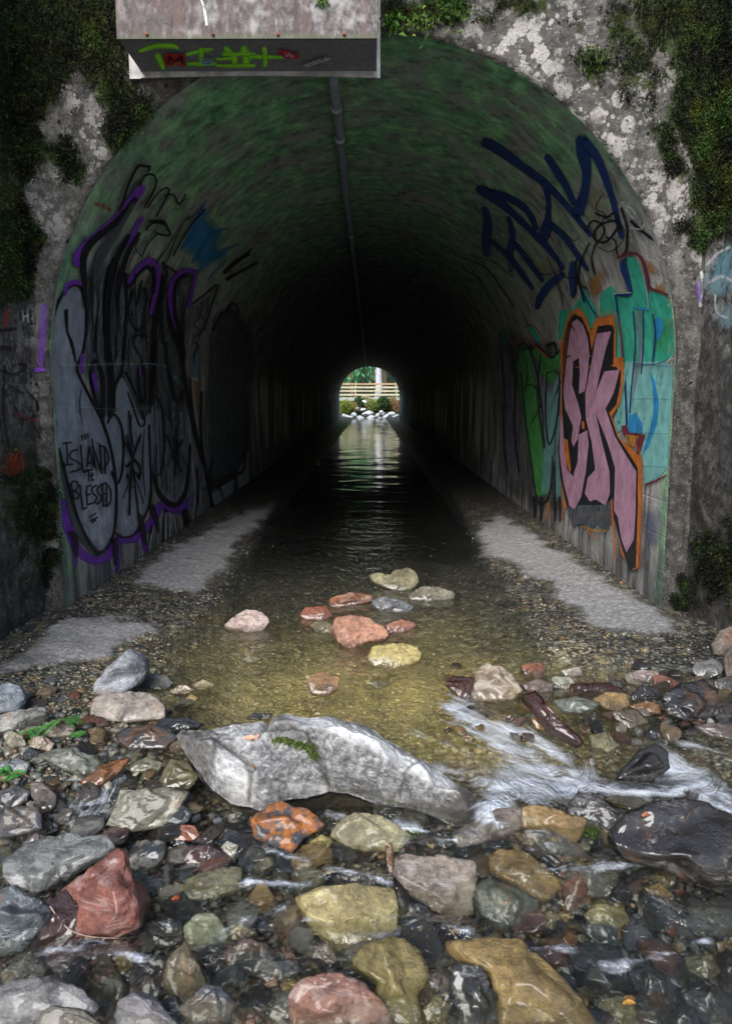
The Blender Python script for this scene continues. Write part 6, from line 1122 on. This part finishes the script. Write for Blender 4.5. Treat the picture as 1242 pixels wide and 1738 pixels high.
c_, s_ = np.cos(a)[:, None], np.sin(a)[:, None]; Vx = base[..., 0]*c_-base[..., 1]*s_+X[:, None]; Vy = base[..., 0]*s_+base[..., 1]*c_+Y[:, None]; Vz = base[..., 2]+Z[:, None]
V = np.stack([Vx, Vy, Vz], -1).reshape(-1, 3); FF = (F[None]+np.arange(n)[:, None, None]*len(Vd)).reshape(-1, 3)
link('gravel', mesh_np('gravel', V, FF, m_peb(), attrs={'col': np.repeat(col, len(Vd), 0)}), None, kind='stuff', label='wet multicoloured gravel and pebbles covering the creek bed', category='gravel')
# ================================================================== PIPE
MPIPE = simple('blue_grey_plastic_pipe', (.22, .25, .30), .5, .2, 10); MCOUP = simple('pale_pipe_collar', (.30, .31, .33), .5, .2, 10)
PXc = -.20; PZc = ZS+math.sqrt(R_T**2-PXc**2)-.052
pipe = thing('ceiling_pipe', 'blue-grey pipe with pale collars running along the crown of the tunnel', 'pipe', (PXc, .1, PZc))
m = MB(); yy_ = np.r_[np.linspace(0, 20, 30), np.linspace(21, 45.6, 20)]; m.tube([(.004*math.sin(y*1.3), y, -.012*abs(math.sin(y*.85))) for y in yy_], .034, 12)
m.build('pipe', MPIPE, pipe, True)
for y in (.95, 1.6, 5.25, 8.9, 12.6, 16.2, 20, 26, 32, 38, 44):
    m = MB(); m.tube([(0, y-.04, -.012*abs(math.sin(y*.85))), (0, y+.04, -.012*abs(math.sin(y*.85)))], .043, 14); m.tube([(0, y, .0), (0, y, .07)], .012, 6); m.build('collar', MCOUP, pipe, True)
m = MB(); m.tube([(0, .02, 0), (0, -.10, .0), (-.02, -.115, .12)], [.036, .038, .038], 12); m.build('elbow', MPIPE, pipe, True)
# ================================================================== MOSS AND SMALL PLANTS ON THE WALLS
def leaves(name, P, Nn, size, mat, r, n, cols=None, asp=(1.6, .7), spread=.9, **kw):
    """n small bent leaf faces rooted at points P with outward normals Nn"""
    d = Nn+r.normal(size=(n, 3))*spread; d /= np.linalg.norm(d, axis=1)[:, None]; s = np.cross(d, r.normal(size=(n, 3))); s /= np.linalg.norm(s, axis=1)[:, None]
    L_ = (size*asp[0])[:, None]; W_ = (size*asp[1])[:, None]*.5
    q = np.stack([P-s*W_*.3, P+d*L_*.5-s*W_+np.array([0, 0, .05])*L_, P+d*L_+np.array([0, 0, -.35])*L_, P+d*L_*.5+s*W_+np.array([0, 0, .05])*L_, P+s*W_*.3], 1)
    F = (np.arange(n)[:, None]*5+np.arange(5)[None]); at = {'col': np.repeat(cols, 5, 0)} if cols is not None else None
    return mesh_np(name, q.reshape(-1, 3), F, mat, smooth=False, attrs=at)
def m_leaf(name, rough=.7):
    t = MT(name, rough, .25); c = t.attr('col', 0)
    tl = t.N.new('ShaderNodeBsdfTranslucent'); t.L.new(c, tl.inputs[0]); mx = t.N.new('ShaderNodeMixShader'); mx.inputs[0].default_value = .25; t.L.new(c, t.b.inputs['Base Color'])
    t.L.new(t.b.outputs[0], mx.inputs[1]); t.L.new(tl.outputs[0], mx.inputs[2]); t.L.new(mx.outputs[0], t.out.inputs['Surface']); return t.m
MLEAF = m_leaf('moss_leaf')
r = np.random.default_rng(77)
def moss_from(P, M, n, nrm, thr=.50):
    px, py = proj(P); ok = (px > -40) & (px < 1280) & (py > -60) & (py < 1150) & (M[:, 0]+fbm(P*8, 3)*.45 > thr); w = np.clip(M[:, 0], 0, 1)*ok; Q = P[r.choice(len(P), n, p=w/w.sum())]+r.normal(size=(n, 3))*[.014, .008, .014]
    return Q, np.tile(np.array(nrm, float), (n, 1))
Pm = []; Nm = []
for P, M, n, nr in ((FACE_V, FACE_M, 95000, (0, -1, .3)), (WL[0], WL[1], 20000, (1, -.4, .2)), (WR[0], WR[1], 40000, (-1, -.4, .2))):
    a, b = moss_from(P, M, n, nr); Pm.append(a); Nm.append(b)
Pm = np.concatenate(Pm); Nm = np.concatenate(Nm); n = len(Pm); clump = fbm(Pm*6, 4); clump2 = fbm(Pm*19+4, 3)
ppx, ppy = proj(Pm); bright = np.clip(clump*.8+clump2*.6+.28+.35*sstep(1120, 1200, ppx)*sstep(60, 200, ppy)*sstep(800, 600, ppy)-.25*sstep(700, 850, ppy)+.2*(ppx < 260)*sstep(160, 300, ppy)+.4*(ppx > 640)*(ppx < 800), 0, 1)
bright = bright**1.8; col = np.array([.004, .005, .002])*(1-bright[:, None])+np.array([.032, .062, .010])*bright[:, None]; col = np.where((fbm(Pm*4+9, 3) > .28)[:, None], col*[1.5, .95, .7], col)*r.uniform(.6, 1.4, (n, 1))
Pm = Pm+Nm*(np.clip(clump+.35, 0, 1)*.022*r.random(n))[:, None]
link('moss', leaves('moss', Pm, Nm, r.uniform(.005, .014, n), MLEAF, r, n, col), None, kind='stuff', label='dark green and brown moss growing over the tunnel face and side walls', category='moss')
def tuft(px, py, Yw, n, size, c0, c1, label, cat='plant', name='fern', rad=.06, nrm=(0, -1, .2), group=None):
    c = on_y(px, py, Yw); P = c+r.normal(size=(n, 3))*[rad, rad*.4, rad*.6]; t_ = r.random((n, 1)); col = np.array(c0)*(1-t_)+np.array(c1)*t_
    me = leaves(name, P-c, np.tile(np.array(nrm, float), (n, 1)), r.uniform(.5, 1, n)*size, MLEAF, r, n, col, asp=(1.8, .8)); o = link(name, me, None, label=label, category=cat)
    if group: o['group'] = group
    o.location = c; return o
tuft(668, 36, -.03, 110, .028, (.02, .06, .01), (.10, .22, .03), 'bright green leaf tuft right of the duct box', rad=.035, name='small_plant')
tuft(714, 40, -.03, 130, .026, (.03, .06, .01), (.16, .24, .05), 'yellow-green leaf tuft on the arch top right of the duct', rad=.05, name='small_plant')
tuft(770, 18, -.03, 160, .026, (.01, .04, .008), (.08, .15, .02), 'green leaf clump at the top edge above the arch', rad=.06, name='small_plant')
tuft(547, 3, -.475, 60, .02, (.05, .10, .03), (.14, .22, .06), 'small green tuft hanging on the front of the duct', rad=.015, name='small_plant')
tuft(1010, 95, -.03, 120, .022, (.01, .03, .006), (.06, .10, .02), 'green tuft on the lichened wall right of the arch', rad=.05, name='small_plant')

# ================================================================== THINGS LYING ON THE STONES
bpy.context.view_layer.update(); _dg = bpy.context.evaluated_depsgraph_get()
def gp(px, py, z):
    rr = Vector(ray(px, py)).normalized(); o_ = Vector(CAMP)
    for _ in range(6):
        ok, p_, n_, _i, ob, _m = scene.ray_cast(_dg, o_, rr)
        if not ok or ob.name != 'water': break
        o_ = p_+rr*.002
    return np.array(p_)+np.array(n_)*z
MWOOD = simple('brown_twig_bark', (.10, .055, .03), .8, .4, 60); 
def sprig(stem, z0, lift, label, nl=46, ln=.05):
    pts = [gp(x, y, z0+lift*k) for k, (x, y) in zip([0, .6, 1, .8, .4], stem)]; pts = np.array(smooth_line([tuple(p) for p in pts], 10)); base = pts[0].copy()
    root = thing('fir_sprig', label, 'sprig', tuple(base)); m = MB(); m.tube(pts-base, np.linspace(.004, .0015, len(pts)), 6); m.build('twig', MWOOD, root, True)
    V = []; F = []; C_ = []; n = 0
    def needles(pl, L0):
        nonlocal n
        pl = np.array(pl); tt = np.gradient(pl, axis=0)
        for k in range(len(pl)*2):
            f = k/(len(pl)*2-1)*(len(pl)-1.001); i = int(f); p_ = pl[i]*(1-f+i)+pl[i+1]*(f-i); d = tt[i]/np.linalg.norm(tt[i])
            for s_ in (-1, 1):
                sd = np.cross(d, (0, 0, 1))*s_+d*.75+np.array([0, 0, r.uniform(-.1, .35)]); sd /= np.linalg.norm(sd); L_ = L0*r.uniform(.7, 1.1)*(1-.4*f/len(pl)); w = np.cross(sd, (0, 0, 1)); w = w/np.linalg.norm(w)*.0017
                V.extend([p_-w*.4, p_+sd*L_*.5-w, p_+sd*L_, p_+sd*L_*.5+w, p_+w*.4]); F.append(tuple(range(n, n+5))); n += 5; g_ = r.random(); C_.extend([[.03+.08*g_, .12+.26*g_, .02+.07*g_]]*5)
    loc = pts-base; needles(loc[4:], .03)
    for i in range(6, len(loc)-3, 3):
        for s_ in (-1, 1):
            d = loc[i+1]-loc[i]; d /= np.linalg.norm(d); sd = np.cross(d, (0, 0, 1))*s_+d*.9; sd /= np.linalg.norm(sd); Lb = ln*(1-.55*i/len(loc))*r.uniform(.7, 1.15)
            needles([loc[i]+sd*Lb*q+np.array([0, 0, -.25*Lb*q*q]) for q in np.linspace(0, 1, 8)], .020)
    link('needles', mesh_np('needles', np.array(V), F, MLEAF, smooth=False, attrs={'col': np.array(C_)}), root)
sprig([(150, 1190), (125, 1215), (100, 1232), (70, 1242), (38, 1250)], -.0+.008, .02, 'larger bright green fir sprig lying on stones at the left bank', ln=.11)
sprig([(48, 1322), (36, 1316), (22, 1310), (8, 1308), (-14, 1310)], -.0+.008, .012, 'small green fir tuft at the left edge', ln=.05)
sprig([(118, 1240), (126, 1246), (134, 1250), (138, 1248), (142, 1244)], -.0+.006, .008, 'tiny green fir tip below the larger sprig', ln=.02)
def leaf(px, py, z, s, col, label, rot, name='dead_leaf'):
    u = np.linspace(-1, 1, 13); V = []; 
    for a in u: 
        w = .42*(1-a*a)**.7
        for b in np.linspace(-1, 1, 5): V.append((a, b*w, .18*abs(b)*w*2-.15*a*a+.03*math.sin(a*7+b)))
    V = np.array(V)*s; V2 = V-[0, 0, .0012]; F = np.concatenate([grid_faces(13, 5), grid_faces(13, 5, base=65, flip=True)])
    t = simple(name+'_'+'colour', col, .6, .35, 50); o = link(name, mesh_np(name, np.concatenate([V, V2]), F, t), None, label=label, category='leaf'); o.location = z if not np.isscalar(z) else gp(px, py, z); o.rotation_euler = rot; return o
def on_boulder(px, py):
    x, y = proj(BF); i = np.argmin((x-px)**2+(y-py)**2); return tuple(BF[i]+np.array([0, -.008, .012]))
leaf(0, 0, on_boulder(424, 1256), .024, (.50, .24, .15), 'pinkish dead leaf on the upper left of the big boulder', (.5, .1, .3)); leaf(0, 0, on_boulder(436, 1254), .014, (.48, .26, .18), 'small curled leaf beside the pinkish one on the big boulder', (.5, -.3, 1.4))
leaf(0, 0, on_boulder(431, 1306), .018, (.45, .20, .08), 'small orange dead leaf lodged in a cleft of the big boulder', (.3, 1.2, .3))
leaf(1098, 1382, .004, .022, (.20, .07, .03), 'reddish leaf stuck on the big dark block', (.3, 0, .4)); leaf(860, 1532, .004, .014, (.42, .24, .12), 'tan leaf in the dark water below the ochre stone', (.1, .1, .8)); leaf(302, 1528, .01, .02, (.48, .11, .03), 'bright orange leaf scrap right of the red triangular rock', (.5, .4, 1)); leaf(1066, 1704, .006, .02, (.45, .22, .04), 'orange leaf at the bottom right in dark water', (.1, .1, .2))
def twig(pts, rad, label, mat=MWOOD):
    P = np.array([gp(x, y, z) for x, y, z in pts]); P = np.array(smooth_line([tuple(p) for p in P], 8)); b = P[0].copy(); m = MB(); m.tube(P-b, np.linspace(rad, rad*.5, len(P)), 6); o = m.build('twig', mat, None, True); o.location = b; o['label'] = label; o['category'] = 'twig'
twig([(84, 1540, .006), (110, 1572, .006), (150, 1588, .006), (200, 1590, .006), (238, 1592, .006)], .0026, 'pale curved twig lying across the foot of the red triangular rock', simple('pale_twig', (.20, .14, .11), .8, .3, 60))
twig([(1164, 1390, .0), (1165, 1382, .03), (1165, 1378, .06)], .0035, 'short reddish twig standing on the big dark block')
twig([(280, 1232, .01), (262, 1225, .01), (240, 1222, .01)], .002, 'thin twig left of the big boulder')
twig([(105, 1225, .02), (125, 1208, .02), (145, 1198, .02), (165, 1192, .02)], .0025, 'thin brown twig rising behind the larger fir sprig')
twig([(826, 1366, .004), (824, 1374, .006), (816, 1382, .006)], .002, 'fine dark twig at the right tip of the big boulder')
MG2 = simple('green_moss_tuft', (.05, .10, .02), .9, .5, 80)
def mossclump(px, py, z, n, rad, label, c1=(.12, .22, .03)):
    c = gp(px, py, z); P = r.normal(size=(n, 3))*[rad, rad*.6, rad*.35]; t_ = r.random((n, 1)); col = np.array([.03, .05, .01])*(1-t_)+np.array(c1)*t_
    o = link('moss_clump', leaves('moss_clump', P, np.tile([0, -.3, 1.], (n, 1)), r.uniform(.006, .014, n), MLEAF, r, n, col), None, label=label, category='moss'); o.location = c
mossclump(1005, 1410, .004, 200, .03, 'bright green moss clump between the golden tan stone and the dark block'); mossclump(698, 1412, .004, 120, .018, 'green moss clump right of the cream-green stone'); mossclump(898, 1448, .004, 120, .016, 'green moss clump above the ochre stone')
for k, (x, y) in enumerate([(476, 1256), (492, 1259), (508, 1263), (522, 1268), (532, 1280)]): mossclump(x, y, .003, 110, .010, ['leftmost', 'second', 'third', 'fourth', 'lowest'][k]+' tuft in the line of moss in the cleft of the big boulder', (.10, .13, .03))
# ================================================================== BEYOND THE FAR MOUTH
def bpx(px, py, Yw): return on_y(px, py, Yw)
Rk = np.random.default_rng(9)
WHT = SM['veined']
far = [(590, 706, 16), (600, 703, 14), (612, 708, 18), (624, 700, 22), (632, 707, 16), (640, 704, 14), (648, 699, 15), (655, 706, 20), (664, 702, 13), (672, 706, 14), (607, 692, 10), (615, 694, 12), (618, 681, 9), (584, 704, 10), (596, 708, 12), (668, 708, 10), (645, 710, 12), (626, 711, 16)]
FM = simple('sunlit_white_stone', (.86, .85, .83), .8, .08, 2)
ORD = ['first from the left', 'second from the left', 'third from the left', 'fourth from the left', 'fifth from the left', 'sixth from the left', 'seventh from the left', 'eighth from the left', 'ninth from the left', 'ninth from the right', 'eighth from the right', 'seventh from the right', 'sixth from the right', 'fifth from the right', 'fourth from the right', 'third from the right', 'second from the right', 'first from the right']
side = ['leftmost', 'second from left', 'left of centre', 'near centre', 'central', 'right of centre', 'second from right', 'rightmost']
for i, (x, y, w) in enumerate(sorted(far)):
    Yw = 51.2+Rk.uniform(0, .8); p = bpx(x, y, Yw); R = w*(Yw+4.87)/FPX*.5
    me = mesh_np('stone', VAR[i % 16], ICO[4][1], FM); o = link('stone', me, None, label='%s in the row of white sunlit stones beyond the far mouth' % ORD[i], category='stone', group='white stones beyond the far mouth')
    o.location = (p[0], Yw, p[2]-R*.1); o.scale = (R, R*.8, R*.9); o.rotation_euler = (Rk.uniform(-.4, .4), Rk.uniform(-.4, .4), Rk.uniform(0, 6))
MBOARD = simple('pale_grey_timber', (.33, .30, .20), .8, .25, 6); MBOARD2 = simple('brown_timber', (.30, .20, .11), .8, .3, 6)
YF = 55.5; fence = thing('footbridge_railing', 'pale timber railed footbridge crossing beyond the far mouth', 'railing', (0, YF, bpx(628, 686, YF)[2]))
zb_ = fence.location.z
for j, (y0, y1, mt) in enumerate([(650.5, 653, MBOARD2), (656, 658.8, MBOARD), (662.3, 665, MBOARD), (668.6, 671.5, MBOARD)]):
    z1, z0 = bpx(628, y0, YF)[2]-zb_, bpx(628, y1, YF)[2]-zb_; m = MB(); m.box((-5, -.03, z0), (5, .03, z1), jit=.004); m.build('rail', mt, fence)
m = MB(); m.box((-5, -.06, bpx(628, 680, YF)[2]-zb_), (5, 1.2, bpx(628, 674.5, YF)[2]-zb_)); m.build('deck', simple('grey_deck', (.28, .29, .26), .8, .2, 5), fence)
for x in (-4.3, -2.7, -1.1, .5, 2.1, 3.7):
    m = MB(); m.box((x-.05, .031, -.9), (x+.05, .11, bpx(628, 650, YF)[2]-zb_)); m.build('post', MBOARD, fence)
def shrub(px, py, Yw, w, h, n, c0, c1, label, name='shrub', group='shrubs beyond the far mouth'):
    c = bpx(px, py, Yw); c[2] = max(c[2], float(bed_z(np.array(c[0]), np.array(Yw)))-.05)
    d = Rk.normal(size=(n, 3)); d /= np.linalg.norm(d, axis=1)[:, None]; d *= Rk.random((n, 1))**.4; P = d*[w/2, w/2, h/2]*(1+.3*fbm(d*2+px, 2))[:, None]+[0, 0, h/2]; t_ = np.clip(Rk.random((n, 1))*.6+.4*fbm(P*2, 2)[:, None]+.1, 0, 1)
    root = thing(name, label, name, tuple(c), group=group)
    link('foliage', leaves('foliage', P, d, Rk.uniform(.05, .12, n), MLEAF, Rk, n, np.array(c0)*(1-t_)+np.array(c1)*t_, asp=(1.5, .9)), root)
    m = MB()
    for k in range(4): a = Rk.uniform(-1, 1, 2)*w*.25; m.tube([(0, 0, -.1), (a[0]*.5, a[1]*.5, h*.4), (a[0], a[1], h*.8)], [.03, .02, .01], 5)
    m.build('stem', MWOOD, root, True)
G0 = (.06, .10, .02); G1 = (.30, .38, .07)
for i, (x, y, Yw, w, h, c0, c1, lb) in enumerate([(586, 702, 52.1, 1.0, 1.0, (.12, .16, .03), (.46, .50, .10), 'yellow-green shrub left of the white stones'), (597, 700, 52.8, .8, .8, (.2, .15, .05), (.55, .45, .15), 'tawny shrub right of the yellow-green one'), (609, 693, 53.1, .7, .8, (.02, .05, .02), (.08, .14, .04), 'dark shrub below the footbridge'), (634, 696, 53.6, 1.2, .8, (.10, .14, .03), (.34, .38, .10), 'olive shrub below the middle of the footbridge'), (650, 694, 53.2, .9, .9, (.02, .04, .015), (.08, .14, .04), 'dark green shrub right of the olive one'), (664, 695, 53.8, 1.1, .9, (.13, .10, .04), (.40, .32, .10), 'brownish shrub at the right below the footbridge'), (674, 698, 53.6, .8, .8, (.20, .08, .05), (.42, .28, .14), 'reddish shrub at the far right'), (620, 684, 54.6, .9, .5, (.2, .2, .1), (.5, .5, .3), 'pale shrub under the deck')]):
    shrub(x, y, Yw, w, h, 1400, c0, c1, lb)
def tree(px, Yw, h, rad, cw, ch, n, bark, c0, c1, label):
    x = px_x(px, Yw); z0 = float(bed_z(np.array(x), np.array(Yw)))-.1; root = thing('tree', label, 'tree', (x, Yw, z0), group='trees beyond the footbridge')
    m = MB(); pts = [(Rk.normal()*.06*k, Rk.normal()*.06*k, h*.9*k/6) for k in range(7)]; m.tube(pts, np.linspace(rad, rad*.3, 7), 10)
    for k in range(9):
        a = Rk.uniform(0, 6.28); b = Rk.uniform(.3, .85); q = np.array([0, 0, h*.9*b]); e = q+[math.cos(a)*cw*.4, math.sin(a)*cw*.4, h*.1]; m.tube([q, (q+e)/2+[0, 0, -.1], e], [rad*.3, rad*.2, .02], 5)
    m.build('trunk', bark, root, True)
    d = Rk.normal(size=(n, 3)); d /= np.linalg.norm(d, axis=1)[:, None]; d *= Rk.random((n, 1))**.35; P = d*[cw/2, cw/2, ch/2]*(1+.45*fbm(d*2.2+px, 3))[:, None]+[0, 0, h-ch*.4]; keep = fbm(P*.9+px, 3) > -.22; P = P[keep]; d = d[keep]; t_ = np.clip(Rk.random((len(P), 1))*.5+.6*fbm(P*1.1, 2)[:, None]+.45, 0, 1)*1.25
    link('crown', leaves('crown', P, d, Rk.uniform(.10, .22, len(P)), MLEAF, Rk, len(P), np.array(c0)*(1-t_)+np.array(c1)*t_, asp=(1.6, .9)), root)
BARK = simple('brown_bark', (.16, .11, .07), .9, .4, 6); BARKP = simple('pale_bark', (.30, .30, .31), .7, .15, 6)
tree(598, 60, 7, .22, 4.5, 6.4, 7000, BARK, (.03, .10, .04), (.12, .34, .16), 'blue-green leafy tree on the left beyond the footbridge')
tree(618, 64, 8, .2, 4.0, 6.0, 6000, BARK, (.05, .10, .02), (.22, .34, .06), 'green tree with thin trunk in the middle beyond the footbridge')
tree(640, 58, 9, .34, 3.0, 3.0, 2500, BARKP, (.08, .14, .03), (.3, .42, .1), 'tree with a pale thick trunk right of centre beyond the footbridge')
tree(652, 62, 8, .22, 3.6, 5, 4500, BARK, (.10, .10, .02), (.36, .34, .07), 'olive-yellow tree right of the pale trunk')
tree(670, 63, 7.5, .22, 4.5, 6.4, 6500, BARK, (.04, .10, .02), (.20, .36, .07), 'fresh green tree at the right beyond the footbridge')
tree(632, 72, 11, .3, 12, 10, 9000, BARK, (.05, .11, .03), (.2, .34, .09), 'wide green tree farthest back beyond the footbridge')
tree(584, 70, 10, .3, 8, 9, 7000, BARK, (.03, .09, .03), (.12, .3, .1), 'tall dark green tree at the far left beyond the footbridge'); tree(690, 72, 10, .3, 9, 9, 7000, BARK, (.04, .1, .03), (.16, .32, .08), 'tall green tree at the far right beyond the footbridge')
